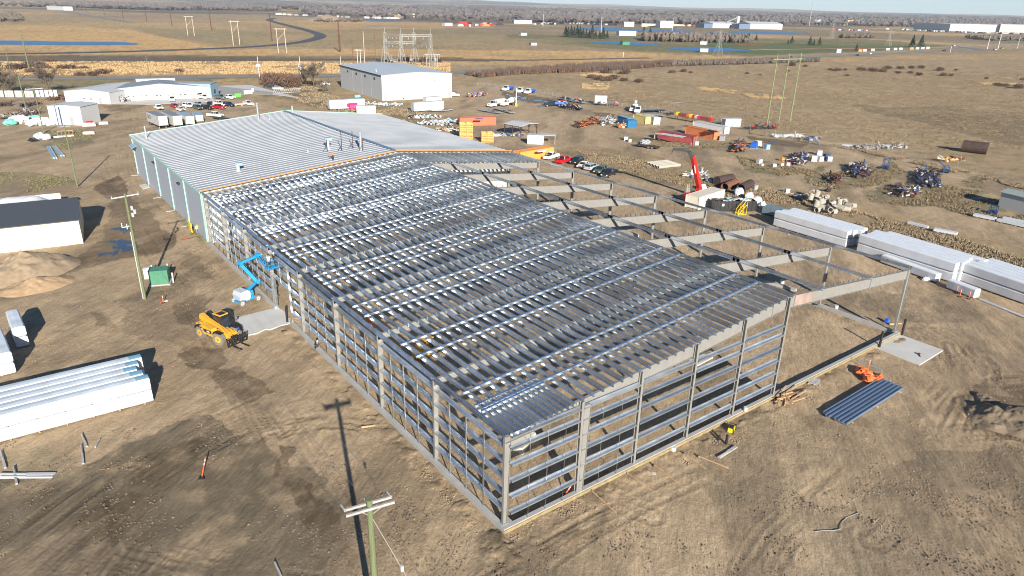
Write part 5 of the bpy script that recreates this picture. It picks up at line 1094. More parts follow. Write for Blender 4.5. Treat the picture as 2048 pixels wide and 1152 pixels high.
mb = MB(); J1 = Rt+Vector((-.6, .5, .9)); J2 = J1+Vector((-2.6, 2.0, .4)); mb.bar(Rt+Vector((0, 0, -.4)), J1, .7, .7, BLACK); mb.bar(J1, J2, .35, .4, BLACK); mb.bar(J1+Vector((0, 0, .5)), J2+Vector((0, 0, .1)), .15, .2, BLACK); mb.bar(J2, J2+Vector((-.2, .1, -.9)), .1, .1, BLACK); link('jib', mb.mesh('jib'), t)
for x in (-3.2, -1.4, .3):
    for y in (-.9, 1.3): add_wheel(t, x, y, .5, .3)
for k in range(6): mb = MB(); mb.bar((-1.8+k*.5, .4+k*.25, 1.0), (-1.9+k*.5, .6+k*.25, 2.6+random.random()), .1, .1, GREYP); link('railing', mb.mesh('railing'), t)
A, B = g(1428, 428), g(1506, 424); t = thing('dumpster', 'black dumpster heaped with green sheeting behind the far frame', 'dumpster', (*g(1428, 424), 0), ang(g(1428, 424), g(1505, 424))); L = dist(A, B)*.98
mb = MB(); mb.bx(0, L, 0, .08, .2, 2.2, BLACK); mb.bx(0, L, 2.3, 2.38, .2, 2.2, BLACK); mb.bx(0, .08, .08, 2.3, .2, 2.2, BLACK); mb.bx(L-.08, L, .08, 2.3, .2, 2.2, BLACK); mb.bx(.08, L-.08, .08, 2.3, .2, .3, BLACK)
for x in np.arange(.4, L, .8): mb.bx(x, x+.12, -.07, 0, .2, 2.2, BLACK)
link('body', mb.mesh('body'), t); mb = MB(); mb.bx(1.4, 1.9, -.09, -.075, 1.2, 1.7, WHITE); link('sign', mb.mesh('sign'), t)
tl = MB()
for k in range(16): tl.box((random.uniform(.8, L-.8), random.uniform(.4, 2.0), 1.9+random.random()*.6), (random.uniform(1, 2.6), random.uniform(.2, .8), .08), random.choice([TEAL, WRAP, TEAL, RUST, BLACK]), rz=random.uniform(-.6, .6), ry=random.uniform(-.15, .15))
o = tl.build('rubbish', None, t.location, t.rotation_euler.z); tag(o, 'heap of green and white sheeting in the black dumpster', 'rubbish', kind='stuff')
t = thing('rolling_steps', 'yellow rolling steps standing before the black dumpster', 'steps', (*g(1476, 431), 0), ang(g(1476, 431), g(1496, 429)))
for k in range(6): mb = MB(); mb.bx(.3*k, .3*k+.28, 0, .8, .3+.32*k, .34+.32*k, SAFEY); link('tread', mb.mesh('tread'), t)
for y in (0, .8):
    mb = MB()
    for a, b in (((0, y, .1), (1.9, y, 2.1)), ((0, y, 1.1), (1.9, y, 3.2)), ((1.9, y, 0), (1.9, y, 3.2)), ((0, y, 0), (0, y, 1.1)), ((0, y, .1), (1.9, y, .1)), ((1, y, .1), (1, y, 2.1))): mb.bar(a, b, .06, .06, SAFEY)
    link('side_frame', mb.mesh('side_frame'), t)
def blob(name, px, py, r, m, lb, cat, n=10, noise=.25, z=None, kind=None):
    x, y = g(px, py); mb = MB(); mb.ball((0, 0, 0), r, m, n, 6, noise); o = mb.build(name, None, (x, y, r[2]*.85 if z is None else z), random.random()*3); tag(o, lb, cat, kind=kind); return o
for px, py, s, lb in ((1477, 392, 1.0, 'white bulk bag farthest behind the dumpster'), (1497, 400, .9, 'white bulk bag in the middle behind the dumpster'), (1513, 412, 1.1, 'large white bulk bag at the right end of the dumpster'), (1524, 417, .8, 'white bag touching the blue grey bundle'), (1405, 381, .8, 'white bag right behind the red crane column')):
    blob('bulk_bag', px, py, (s*1.1, s, s), mat('woven white bag', (.72, .73, .75), .7, 0, .1, 2), lb, 'bag', 9, .12)
# ------------------------------------------------------------------ poles and lines
def pole_at(base, top, r0=.19, r1=.13, m=WOODP, lb='', arms=(), name='utility_pole', cat='utility pole', h=None, group=None):
    x, y = g(*base)
    if h is None:
        lo, hi = 0, 90
        for _ in range(40):
            mid = (lo+hi)/2; q = CR @ (np.array([x, y, mid])-CAM); yy = 576+FPX*q[1]/q[2]
            if yy > top[1]: lo = mid
            else: hi = mid
        h = mid
    t = thing(name, lb, cat, (x, y, 0), 0, group); mb = MB(); mb.tube((0, 0, -.3), (0, 0, h), r0, m, 10, r1); link('shaft', mb.mesh('shaft'), t)
    for az, ln, dz, th, mm in arms:
        c, s = math.cos(az)*ln/2, math.sin(az)*ln/2; mb = MB(); mb.bar((-c, -s, h-dz), (c, s, h-dz), th, th*1.2, mm); o = link('crossarm', mb.mesh('crossarm'), t)
        for f in (-.95, 0, .95): mb = MB(); mb.tube((c*f, s*f, h-dz+th*.6), (c*f, s*f, h-dz+th*.6+.28), .07, GREYP, 6, .04); link('insulator', mb.mesh('insulator'), o)
    return t, h
# near pole: top fixed by the photograph, shadow falls on the yard
hN = 12.2; bx_, by_ = g(738, 999, hN); armaz = ang(g(690, 1018, hN-.3), g(788, 990, hN-.3))
tN = thing('utility_pole', 'nearest green wooden pole with a double grey crossarm, cut by the lower edge', 'utility pole', (bx_, by_, 0), 0)
mb = MB(); mb.tube((0, 0, -.3), (0, 0, hN), .24, WOODP, 14, .17); link('shaft', mb.mesh('shaft'), tN)
ux, uy = math.cos(armaz), math.sin(armaz)
for sgn in (-1, 1):
    mb = MB(); ox, oy = -uy*.24*sgn, ux*.24*sgn; mb.bar((-ux*1.35+ox, -uy*1.35+oy, hN-.45), (ux*1.35+ox, uy*1.35+oy, hN-.45), .12, .15, GREYWOOD); link('crossarm', mb.mesh('crossarm'), tN)
    mb = MB(); mb.bar((0, -.02, hN-1.1), (sgn*ux*.55, sgn*uy*.55-.28, hN-.5), .03, .04, GREYP); link('brace', mb.mesh('brace'), tN)
W2 = g(290, 597); h2 = 14.4
t2_, h2 = pole_at((290, 598), (262, 387), .2, .14, lb='tall green wooden pole with crossarm and white transformers beside the green cabinet', arms=((.25, 3.4, .35, .12, LTGREY),))
mb = MB()
for dx, dz in ((.5, 2.2), (.75, 2.7), (.45, 3.1)): mb.tube((dx, 0, h2-dz), (dx, 0, h2-dz+.5), .16, LTGREY, 8)
link('cutout', mb.mesh('cutout'), t2_); mb = MB(); mb.bar((0, 0, h2-4.2), (-1.0, 0, h2-4.3), .1, .1, LTGREY); mb.tube((-1, 0, h2-4.3), (-1, 0, h2-3.7), .07, LTGREY, 6); mb.tube((-.45, 0, h2-4.6), (-.45, 0, h2-3.9), .08, LTGREY, 6); link('switch', mb.mesh('switch'), t2_)
mb = MB(); mb.tube((-.22, -.1, .1), (-.2, -.1, h2-5), .06, LTGREY, 6); link('riser_pipe', mb.mesh('riser_pipe'), t2_)
def wire(a, b, sag, lb, r=.02, m=GREYP, n=14, name='power_line', cat='power line'):
    a = Vector(a); b = Vector(b); mb = MB(); pr = None
    for i in range(n+1):
        u = i/n; p = a.lerp(b, u)-Vector((0, 0, sag*4*u*(1-u)))
        if pr is not None: mb.tube(pr, p, r, m, 4, caps=False)
        pr = p
    o = mb.build(name); tag(o, lb, cat, 'wires between the poles'); return o
N0 = Vector((bx_, by_, hN)); P2 = t2_.location+Vector((0, 0, h2)); WM = mat('dark wire', (.16, .16, .16), .6)
for f, g2, lb in ((-1.3, -1.6, 'left wire from the nearest pole to the pole by the green cabinet'), (0, 0, 'middle wire from the nearest pole to the pole by the green cabinet'), (1.3, 1.6, 'right wire from the nearest pole to the pole by the green cabinet')):
    wire(N0+Vector((ux*f, uy*f, -.35)), P2+Vector((g2, .3, -.3)), 1.0, lb, .014, WM)
    d = (P2-N0).normalized(); mb = MB(); mb.tube(N0+Vector((ux*f, uy*f, -.35))+d*.15, N0+Vector((ux*f, uy*f, -.35))+d*.6, .06, GREYP, 8); q = mb.build('strain_insulator'); tag(q, lb.replace('wire from', 'insulator on').replace(' to the pole by the green cabinet', ' crossarm'), 'insulator')
wire(N0+Vector((0, 0, -1)), N0+Vector((3.4, -6.4, -12.2)), 0, 'guy wire running down from the nearest pole', .02, GREYP, 2)
mb = MB(); q = N0+Vector((0, 0, -1))+(Vector((3.4, -6.4, -11.2)))*.27; mb.box(q, (.16, .16, .36), WHITE); tag(mb.build('guy_marker'), 'small white tag on the guy wire of the nearest pole', 'tag')
t3_, h3 = pole_at((155, 374), (138, 250), .17, .12, lb='green pole standing in the weeds left of the grey warehouse', arms=((.25, 2.4, .3, .11, GREYWOOD),)); t4_, h4 = pole_at((88, 267), (73, 174), .17, .12, lb='green pole with pale crossarm in front of the white shed', arms=((.1, 4.2, .5, .14, WHITE),))
P3 = t3_.location+Vector((0, 0, h3)); P4 = t4_.location+Vector((0, 0, h4))
for f, lb in ((-1.1, 'left'), (0, 'middle'), (1.1, 'right')):
    wire(P2+Vector((f*1.4, .2, -.25)), P3+Vector((f, 0, -.2)), 1.2, lb+' wire from the tall pole to the pole in the weeds', .018, WM); wire(P3+Vector((f, 0, -.2)), P4+Vector((f*1.6, 0, -.4)), 1.4, lb+' wire from the weeds pole to the white shed pole', .02, WM)
tp, hp = pole_at((52, 217), (42, 147), .2, .14, lb='green pole with a black street lamp arm near the board fence'); mb = MB(); mb.bar((0, 0, hp-2.5), (2.0, 1.5, hp-1.0), .12, .12, BLACK); mb.bar((2.0, 1.5, hp-1.0), (5, 3.2, hp-.4), .2, .12, BLACK); link('lamp_arm', mb.mesh('lamp_arm'), tp)
GP = 'poles beyond the yards'
pole_at((59, 141), (46, 68), .35, .25, lb='tall thick green pole at the upper left beyond the highway', group=GP); pole_at((23, 151), (16, 104), .2, .15, lb='green pole at the left edge beyond the highway', group=GP); pole_at((298, 151), (294, 112), .2, .15, lb='single pole behind the long white workshop', group=GP)
for b, tpx, lb in (((520, 163), (518, 113), 'pole with white transformer left of the red willow'), ((603, 165), (600, 113), 'pole with white transformer behind the bare tree')):
    tt_, hh_ = pole_at(b, tpx, .2, .15, LTGREY, lb, group=GP); mb = MB(); 
    for s in (-1, 0, 1): mb.tube((s*.7, 0, hh_-4.6), (s*.7, 0, hh_-3.4), .36, WHITE, 8)
    link('transformer', mb.mesh('transformer'), tt_)
pole_at((682, 134), (680, 113), .2, .15, LTGREY, 'short pole left of the substation', group=GP)
for b, tpx, arms, lb in (((680, 104), (677, 44), 1, 'tall brown steel pole with three arms in the golden grass'), ((544, 82), (541, 26), 0, 'brown steel pole by the curved road'), ((423, 60), (420, 20), 0, 'brown steel pole, first beyond the pale frame poles'), ((344, 52), (341, 17), 0, 'brown steel pole second in the far line'), ((294, 44), (291, 14), 0, 'brown steel pole third in the far line'), ((247, 37), (245, 12), 0, 'brown steel pole fourth in the far line'), ((209, 30), (207, 8), 0, 'brown steel pole fifth in the far line'), ((173, 24), (171, 5), 0, 'brown steel pole sixth and farthest in the line')):
    tt_, hh_ = pole_at(b, tpx, .75 if arms else .6, .35, DKBROWN, lb, name='steel_pole', group='brown steel poles in a line')
    if arms:
        for dz in (3.0, 6.4, 9.6): mb = MB(); mb.bar((-2.6, 1.6, hh_-dz), (2.6, -1.6, hh_-dz), .25, .2, DKBROWN); link('arm', mb.mesh('arm'), tt_)
def hframe(bases, top, m, lb, r=.25, xb=True, over=0):
    P = [g(*b) for b in bases]; lo, hi = 0, 60
    for _ in range(40):
        mid = (lo+hi)/2; q = CR @ (np.array([*P[0], mid])-CAM); yy = 576+FPX*q[1]/q[2]; lo, hi = (mid, hi) if yy > top else (lo, mid)
    h = mid; t = thing('pole_frame', lb, 'utility pole', (*P[0], 0), 0)
    L_P = [Vector((p[0]-P[0][0], p[1]-P[0][1], 0)) for p in P]
    for p in L_P: mb = MB(); mb.tube(p, p+Vector((0, 0, h)), r, m, 8, r*.7); link('pole', mb.mesh('pole'), t)
    d = (L_P[-1]-L_P[0]).normalized(); mb = MB(); zz = h-(2.0 if over else .6); mb.bar(L_P[0]-d*(over or 1.5)+Vector((0, 0, zz)), L_P[-1]+d*(1 if over else 1.5)+Vector((0, 0, zz)), r, r*1.3, m); link('crossarm', mb.mesh('crossarm'), t)
    if xb: mb = MB(); mb.bar(L_P[0]+Vector((0, 0, h*.5)), L_P[-1]+Vector((0, 0, h*.85)), r*.5, r*.5, m); link('brace', mb.mesh('brace'), t)
    return t
hframe([(1534, 248), (1557, 245), (1580, 243)], 107, mat('pale green treated wood', (.20, .24, .11), .85, 0, .2, 2), 'tall three pole green wooden frame in the brown field', .22, False, 2.2)
GPW = mat('pale weathered pole', (.48, .42, .33), .85, 0, .1)
for b, top, lb in ((((376, 72), (389, 72)), 32, 'pale two pole frame, left one near the curved road'), (((467, 91), (480, 91)), 41, 'pale two pole frame, middle one by the curved road'), (((557, 106), (573, 106)), 56, 'pale two pole frame, right one left of the big brown pole')): hframe(b, top, GPW, lb, .3)
hframe([(716, 135), (722, 135)], 98, LTGREY, 'small pale switch frame left of the substation', .25, False)
for b, tpx, lb in (((707, 136), (706, 82), 'thin brown pole left of the substation'), ((730, 134), (728, 62), 'thin tall pale pole left of the substation'), ((752, 134), (750, 66), 'thin brown pole touching the substation')): pole_at(b, tpx, .22, .14, RUST if 'brown' in lb else GPW, lb)
tt_, hh_ = pole_at((1032, 212), (1034, 176), .22, .22, WHITE, 'white post on a yellow base in the back yard', name='bollard_post', cat='post'); mb = MB(); mb.tube((0, 0, 0), (0, 0, 1.0), .55, SAFEY, 10, .45); link('yellow_base', mb.mesh('yellow_base'), tt_)
for b, tpx, lb in (((1974, 98), (1977, 72), 'pale steel pole left of the pair at the right horizon'), ((1995, 99), (1998, 68), 'pale steel pole right of the pair by the yellow car'), ((1900, 105), (1901, 92), 'short white pole beside the highway'), ((2034, 98), (2040, 75), 'thin pale pole at the right edge'), ((1086, 53), (1086, 28), 'distant white pole before the first white roof'), ((1202, 64), (1203, 34), 'distant white pole left of the far blue pond'), ((1344, 62), (1345, 36), 'distant white pole behind the far blue pond'), ((1246, 115), (1247, 104), 'small pole beside the highway bushes')):
    pole_at(b, tpx, .5 if 'steel' in lb or 'distant' in lb else .25, .3, LTGREY, lb, group='slender far poles')
pole_at((1618, 52), (1620, 0), .9, .6, GREYP, 'very tall thin radio mast on the horizon', name='radio_mast', cat='mast', h=135)
# lattice substation
def lattice_col(mb, p, h, w0, w1, m, th=.14, n=5):
    c = []
    for k in range(n+1):
        w_ = w0+(w1-w0)*min(1, k/(n*.6)); z = h*k/n; c.append([Vector((p[0]+sx*w_/2, p[1]+sy*w_/2, z)) for sx, sy in ((-1, -1), (1, -1), (1, 1), (-1, 1))])
    for k in range(n):
        for i in range(4): mb.bar(c[k][i], c[k+1][i], th, th, m); mb.bar(c[k][i], c[k+1][(i+1) % 4], th*.6, th*.6, m); mb.bar(c[k+1][i], c[k+1][(i+1) % 4], th*.6, th*.6, m)
SUBM = mat('galvanised lattice', (.36, .36, .345), .6, .2, .1)
def gantry(bases, h, lb, beams):
    P = [g(*b) for b in bases]; t = thing('substation_gantry', lb, 'gantry', (*P[0], 0)); V_ = [Vector((p[0]-P[0][0], p[1]-P[0][1], 0)) for p in P]
    for v in V_: mb = MB(); lattice_col(mb, v, h, 5.0, 1.4, SUBM, .17); mb.tube(v+Vector((0, 0, h)), v+Vector((0, 0, h+3)), .12, SUBM, 5); link('tower', mb.mesh('tower'), t)
    for i, j, z in beams:
        a, b = V_[i], V_[j]; d = (b-a).normalized(); s = Vector((-d.y, d.x, 0))*.6; mb = MB(); n = 10
        for o_ in (s, -s):
            for zz in (0, 1.1): mb.bar(a+o_+Vector((0, 0, z+zz)), b+o_+Vector((0, 0, z+zz)), .16, .16, SUBM)
            for k in range(n): mb.bar(a.lerp(b, k/n)+o_+Vector((0, 0, z+(k % 2)*1.1)), a.lerp(b, (k+1)/n)+o_+Vector((0, 0, z+((k+1) % 2)*1.1)), .1, .1, SUBM)
        link('beam', mb.mesh('beam'), t)
        for k in range(3): mb = MB(); q = a.lerp(b, .25+.25*k); mb.tube(q+Vector((0, 0, z)), q+Vector((0, 0, z-1.6)), .22, GREYP, 6); link('insulator_string', mb.mesh('insulator_string'), t)
gantry([(772, 131), (804, 136), (862, 135), (829, 130)], 19.5, 'grey lattice gantry towers of the substation behind the grey warehouse', ((0, 1, 18), (1, 2, 18), (0, 3, 13), (3, 2, 13), (0, 1, 13)))
t = thing('switchgear', 'row of substation switch posts right of the gantry', 'switchgear', (*g(853, 135), 0))
for k in range(5): mb = MB(); mb.tube((k*1.6, k*-.6, 0), (k*1.6, k*-.6, 7.5), .2, SUBM, 6); link('post', mb.mesh('post'), t)
mb = MB(); mb.bar((-1, .4, 7.6), (8, -3, 7.6), .6, .3, SUBM); link('bus_bar', mb.mesh('bus_bar'), t)
for k in range(14):
    px = 775+k*8.0; mb = MB(); mb.bx(-1.3, 1.3, -.8, .8, 0, random.uniform(1.4, 2.8), random.choice([BLACK, GREYP, RUSTD, BLACK])); mb.tube((0, 0, 1), (0, 0, 4), .14, GREYP, 5); tag(mb.build('equipment_cabinet', None, (*g(px, 123+random.uniform(-1.0, 1.2)), 0), random.random()), 'dark equipment cabinet in the row behind the substation towers', 'cabinet', 'cabinets behind the substation')
def lattice_tower(px, py, top, lb):
    x, y = g(px, py); lo, hi = 0, 120
    for _ in range(40):
        mid = (lo+hi)/2; q = CR @ (np.array([x, y, mid])-CAM); yy = 576+FPX*q[1]/q[2]; lo, hi = (mid, hi) if yy > top else (lo, mid)
    t = thing('pylon', lb, 'pylon', (x, y, 0)); mb = MB(); lattice_col(mb, (0, 0), mid, 6, 1.0, SUBM, .10, 6); link('tower', mb.mesh('tower'), t)
    for z in (.8, .92): mb = MB(); mb.bar((-4, 2.5, mid*z), (4, -2.5, mid*z), .14, .14, SUBM); link('arm', mb.mesh('arm'), t)
lattice_tower(1663, 76, 46, 'faint lattice pylon right of the white sheds'); lattice_tower(1436, 110, 60, 'faint lattice pylon in front of the blue pond'); lattice_tower(1776, 92, 60, 'faint lattice pylon over the row of signs')
# ------------------------------------------------------------------ vegetation
def mk(name, c, r=.95, v=.3): return mat(name, c, r, 0, v, .7)
F_SPR = mk('spruce needles', (.028, .045, .025)); F_TWG = mk('bare twigs', (.125, .10, .08)); F_RED = mk('red willow stems', (.145, .08, .055)); F_DKR = mk('dark red brush', (.10, .062, .045))
F_WOOD = mk('leafless wood', (.115, .098, .095)); F_BRK = mk('bark', (.11, .085, .06)); F_GRS = mk('dry weeds', (.31, .235, .15)); F_GR2 = mk('dark weeds', (.22, .17, .10)); F_GR3 = mk('golden reed grass', (.45, .315, .16)); F_GRN = mk('green weeds', (.18, .165, .085)); CLOD = mk('dirt clod', (.25, .185, .12)); CLODD = mk('dark clod', (.14, .105, .07))
def leafcloud(mb, n, c, r, size, m, fill=.35, up=0.0, flat=1.0):
    vs = []; fs = []
    for i in range(n):
        d = Vector((random.gauss(0, 1), random.gauss(0, 1), random.gauss(0, 1))).normalized(); q = (fill+(1-fill)*random.random())
        p = Vector((c[0]+d.x*r[0]*q, c[1]+d.y*r[1]*q, max(.02, c[2]+d.z*r[2]*q))); s = size*random.uniform(.6, 1.4)
        a = Vector((random.gauss(0, 1), random.gauss(0, 1), random.gauss(0, flat)+up)).normalized()*s; b = Vector((random.gauss(0, 1), random.gauss(0, 1), random.gauss(0, flat))).normalized()*s*.5
        k = len(vs); vs += [p-a, p+b, p+a]; fs.append((k, k+1, k+2))
    mb.add(vs, fs, m)
def bare_tree(px, py, h, r, lb, m=F_TWG, name='bare_tree', at=None, n=900):
    x, y = g(px, py) if at is None else at; t = thing(name, lb, 'tree', (x, y, 0)); mb = MB(); mb.tube((0, 0, -.2), (0, 0, h*.4), h*.03, F_BRK, 7, h*.018); tips = []
    for k in range(11):
        a = random.random()*2*PI; z = h*random.uniform(.12, .4); e = Vector((math.cos(a)*r*random.uniform(.4, .8), math.sin(a)*r*random.uniform(.4, .8), h*random.uniform(.5, .95))); s = Vector((0, 0, z)); mb.tube(s, e, h*.013, F_BRK, 5, h*.004); tips.append((s, e))
        for j in range(6): q = s.lerp(e, random.uniform(.3, .9)); f = q+Vector((random.gauss(0, 1), random.gauss(0, 1), random.uniform(.3, 1.6)))*r*.22; mb.tube(q, f, h*.005, F_BRK, 3, h*.002, caps=False); tips.append((q, f))
    link('trunk', mb.mesh('trunk'), t); mb = MB(); vs = []; fs = []
    for i in range(n):
        s, e = random.choice(tips); q = s.lerp(e, random.uniform(.35, 1.1)); d = Vector((random.gauss(0, 1), random.gauss(0, 1), random.uniform(.0, 1.6)))*r*.16; w_ = Vector((random.gauss(0, 1), random.gauss(0, 1), 0)).normalized()*r*.012
        k = len(vs); vs += [q-w_, q+w_, q+d]; fs.append((k, k+1, k+2))
    mb.add(vs, fs, m); link('crown', mb.mesh('crown'), t)
bare_tree(2, 190, 13, 8, 'big leafless tree at the left edge above the board fence', n=1500); bare_tree(24, 193, 11, 6, 'leafless tree second from the left edge', n=1200); bare_tree(98, 186, 11.5, 6.5, 'round leafless tree behind the white fence panels', n=1600)
bare_tree(628, 176, 11, 7, 'spreading leafless tree left of the grey warehouse', n=1700); bare_tree(612, 170, 8, 5, 'smaller leafless tree beside the spreading one', n=900); bare_tree(648, 186, 6, 4, 'low leafless tree in front of the spreading one', n=800)
def bush_mesh(r, h, m, n=260): mb = MB(); leafcloud(mb, n, (0, 0, h*.45), (r, r, h*.55), r*.22, m, .3, .8); return mb.mesh('bush')
def bushes(pts, m, labels, group, r, h, n=260, name='shrub', stretch=1.0):
    me = [bush_mesh(r, h, m, n) for _ in range(3)]
    for i, (px, py, s) in enumerate(pts):
        s *= random.uniform(.55, .95)
        o = link(name, me[i % 3], None, (*g(px, py), 0), random.random()*6); o.scale = (s*stretch, s, s); tag(o, labels[i] if isinstance(labels, list) else labels, 'shrub', group)
for i, (px, py, r, lb) in enumerate(((545, 170, 6.5, 'red willow thicket, left part, before the highway'), (568, 170, 7, 'red willow thicket, tallest middle part'), (583, 174, 5.5, 'red willow thicket, right end by the bare tree'))):
    mb = MB(); leafcloud(mb, 1500, (0, 0, 2.6), (r, r*.7, 3.2), .75, F_RED, .25, 1.2); leafcloud(mb, 500, (0, 0, 2.0), (r, r*.7, 3.0), .7, F_TWG, .2, 1.2); tag(mb.build('willow_thicket', None, (*g(px, py), 0)), lb, 'shrub', 'red willow thickets')
DB = [(1183, 156, 1), (1197, 160, 1.1), (1216, 162, 1.3), (1228, 158, 1), (1248, 162, .9), (1277, 165, 1.2), (1212, 148, 1.3), (1250, 148, 1.3), (1344, 146, 1), (1367, 144, .9), (1381, 146, .8), (1494, 148, .9), (1520, 151, .5), (1660, 141, .7), (1675, 142, 1.2), (1690, 141, .9), (1722, 141, 1.0), (1745, 143, 1.3), (1765, 144, 1), (1775, 138, 1), (1800, 138, 1.2), (1822, 137, 1), (1842, 137, 1.1), (1880, 142, 1.2), (1795, 147, 1.1), (1820, 147, .9), (1838, 151, 1.1), (1886, 152, .9), (1902, 152, .7), (1912, 141, .8), (1694, 152, .6), (1972, 158, .7), (2010, 173, 1.1), (2036, 177, 1.1), (1583, 132, 1.2), (1610, 134, 1), (1576, 143, .6), (1995, 171, .8), (2044, 160, .7)]
def where(px, py):
    a = 'left' if px < 1400 else 'middle' if px < 1700 else 'right'; return a
bushes(DB, F_DKR, [('broad' if p[2] > 1.15 else 'middling' if p[2] > .95 else 'small')+' dark reddish bush '+('left of the pole frame, near pale grass' if p[0] < 1300 else 'between the pole frame and the near brush band' if p[0] < 1530 else 'in the long brush line right of the pole frame' if p[0] < 1860 else 'toward the right edge of the brown field') for p in DB], 'dark bushes in the brown field', 3.0, 2.6, 330, stretch=1.3)
LB2 = [(28, 139, 1.4), (45, 137, 1.2), (70, 134, 1.6), (85, 138, 1.2), (124, 137, 1.3), (140, 138, 1.2), (168, 138, 1.1), (160, 151, 1.1), (185, 151, .9), (208, 147, 1.3), (100, 124, .9), (358, 144, .8), (66, 144, 1.3)]
bushes(LB2, F_DKR, [('wide' if p[2] > 1.15 else 'small')+' dark bush in gold grass '+('by the thick green pole' if p[0] < 90 else 'between thick pole and single pole') for p in LB2], 'dark bushes in the gold grass', 3.6, 2.6, 300, stretch=1.5)
# spruces
def spruce(px, py, h, lb, wd=.40):
    t = thing('spruce_tree', lb, 'tree', (*g(px, py), 0), 0, 'dark spruces'); mb = MB(); mb.tube((0, 0, 0), (0, 0, h*.9), h*.02, F_BRK, 5, .03); link('trunk', mb.mesh('trunk'), t); mb = MB(); vs = []; fs = []
    for i in range(int(420)):
        u = random.random()**.8; z = h*(.06+.94*u); rr = h*wd*(1-u)*random.uniform(.5, 1.05)+.05; a = random.random()*2*PI; p = Vector((math.cos(a)*rr, math.sin(a)*rr, z)); d = Vector((math.cos(a), math.sin(a), -.5))*h*.07; s = Vector((-math.sin(a), math.cos(a), 0))*h*.045; k = len(vs); vs += [p-d-s, p-d+s, p+d]; fs.append((k, k+1, k+2))
    mb.add(vs, fs, F_SPR); link('crown', mb.mesh('crown'), t)
for px, py, h, lb in ((1131, 74, 13, 'first spruce at the left end of the dark row'), (1136, 74.5, 12, 'second spruce of the dark row'), (1142, 74.5, 13, 'third spruce of the dark row'), (1148, 75, 12, 'fourth spruce of the dark row'), (1154, 75, 14, 'fifth spruce, tall, in the dark row'), (1160, 75.5, 13, 'sixth spruce, tall, in the dark row'), (1166, 76, 11, 'seventh spruce, shorter, in the dark row'), (1172, 76, 10, 'eighth spruce of the dark row'), (1178, 76.5, 9, 'ninth spruce of the dark row'), (1184, 77, 15, 'tall spruce alone near the right of the row'), (1191, 77, 9, 'small spruce right of the tall lone one'), (1199, 77.5, 9, 'small spruce near the end of the row'), (1206, 78, 13, 'spruce before the last of the row'), (1214, 78, 9, 'last spruce at the right end of the row'),
 (1287, 72, 12, 'spruce left of the pair by the white roof'), (1300, 72, 11, 'spruce right of the pair by the white roof'), (1824, 93.5, 13, 'left one of two big spruces by the highway'), (1841, 95, 14, 'right one of two big spruces by the highway'), (1619, 91, 10, 'spruce behind the red strip'), (1627, 92, 7, 'small spruce behind the red strip'), (1638, 91.5, 9, 'spruce at the right behind the red strip'), (1583, 88, 9, 'spruce alone in the green field'), (1576, 88, 5, 'tiny spruce beside the lone one'), (1712, 103, 7, 'small spruce near the white sign by the highway'), (1420, 78, 9, 'spruce in the shelter belt'), (1512, 82, 8, 'spruce left of the white clubhouse')):
    spruce(px, py, h, lb)
# woods and brush that read as masses
def mass(name, polys, m, n, size, h, lb, tri=True, dens=None, base=0.0):
    mb = MB(); vs = []; fs = []
    for poly in polys:
        P = np.array(Q(poly)); lo = P.min(0); hi = P.max(0); cnt = 0; tries = 0
        k_ = n//len(polys)
        pts = rng.random((k_*14, 2))*(hi-lo)+lo; pts = pts[inpoly(pts[:, 0], pts[:, 1], P)][:k_]
        for x, y in pts:
            zb = float(hills(np.array([x]), np.array([y]))[0]) if math.hypot(x-CAM[0], y-CAM[1]) > 3000 else 0.0
            s = size*random.uniform(.5, 1.3); hh = h*random.uniform(.5, 1.25); a0 = random.random()*6; o = len(vs); k = 4
            ring = [(x+math.cos(a0+2*PI*i/k)*s*random.uniform(.7, 1.2), y+math.sin(a0+2*PI*i/k)*s*random.uniform(.7, 1.2), zb+hh*random.uniform(.45, .7)) for i in range(k)]
            vs += [(x, y, zb)]+ring+[(x+random.uniform(-.3, .3)*s, y, zb+hh)]; fs += [(o, o+1+(i+1) % k, o+1+i) for i in range(k)]+[(o+1+i, o+1+(i+1) % k, o+1+k) for i in range(k)]
    mb.add(vs, fs, m); o = mb.build(name); tag(o, lb, kind='stuff'); return o
mass('far_woods', [[(600, 19), (900, 22), (1240, 32), (1240, 46), (900, 42), (600, 30)], [(-100, 12), (500, 17), (560, 22), (300, 20), (-100, 10)], [(1200, 33), (1600, 38), (2150, 46), (2150, 57), (1600, 52), (1200, 46)], [(1040, 38), (1420, 45), (1420, 50), (1040, 44)], [(1560, 44), (1900, 48), (2150, 54), (2150, 60), (1900, 57), (1700, 52)]], F_WOOD, 6500, 11, 15, 'broad belt of grey leafless woods across the far plain')
mass('far_woods', [[(500, 14), (900, 19.5), (1300, 27.5), (1700, 35), (2150, 44), (2150, 47), (1500, 36), (900, 25), (500, 18)]], F_WOOD, 1500, 40, 20, 'farthest line of leafless woods near the horizon')
mass('shelter_belt', [[(1285, 78), (1440, 79), (1500, 82), (1502, 86), (1440, 86), (1290, 83)]], F_TWG, 500, 4, 9, 'leafless shelter belt between the two ponds'); mass('shelter_belt', [[(1400, 82), (1450, 80), (1500, 84), (1440, 86)]], F_SPR, 40, 4, 8, 'dark evergreen clumps in the shelter belt')
mass('willow_brush', [[(930, 150), (1024, 142), (1160, 133), (1340, 126), (1345, 133), (1200, 143), (1024, 150), (960, 156)]], F_RED, 900, .6, 2.0, 'long band of reddish willow brush along the highway'); mass('willow_brush', [[(1340, 127), (1536, 121), (1640, 120), (1640, 124), (1536, 128), (1345, 133)]], F_TWG, 1200, .9, 2.8, 'greyer brush continuing the band along the highway')
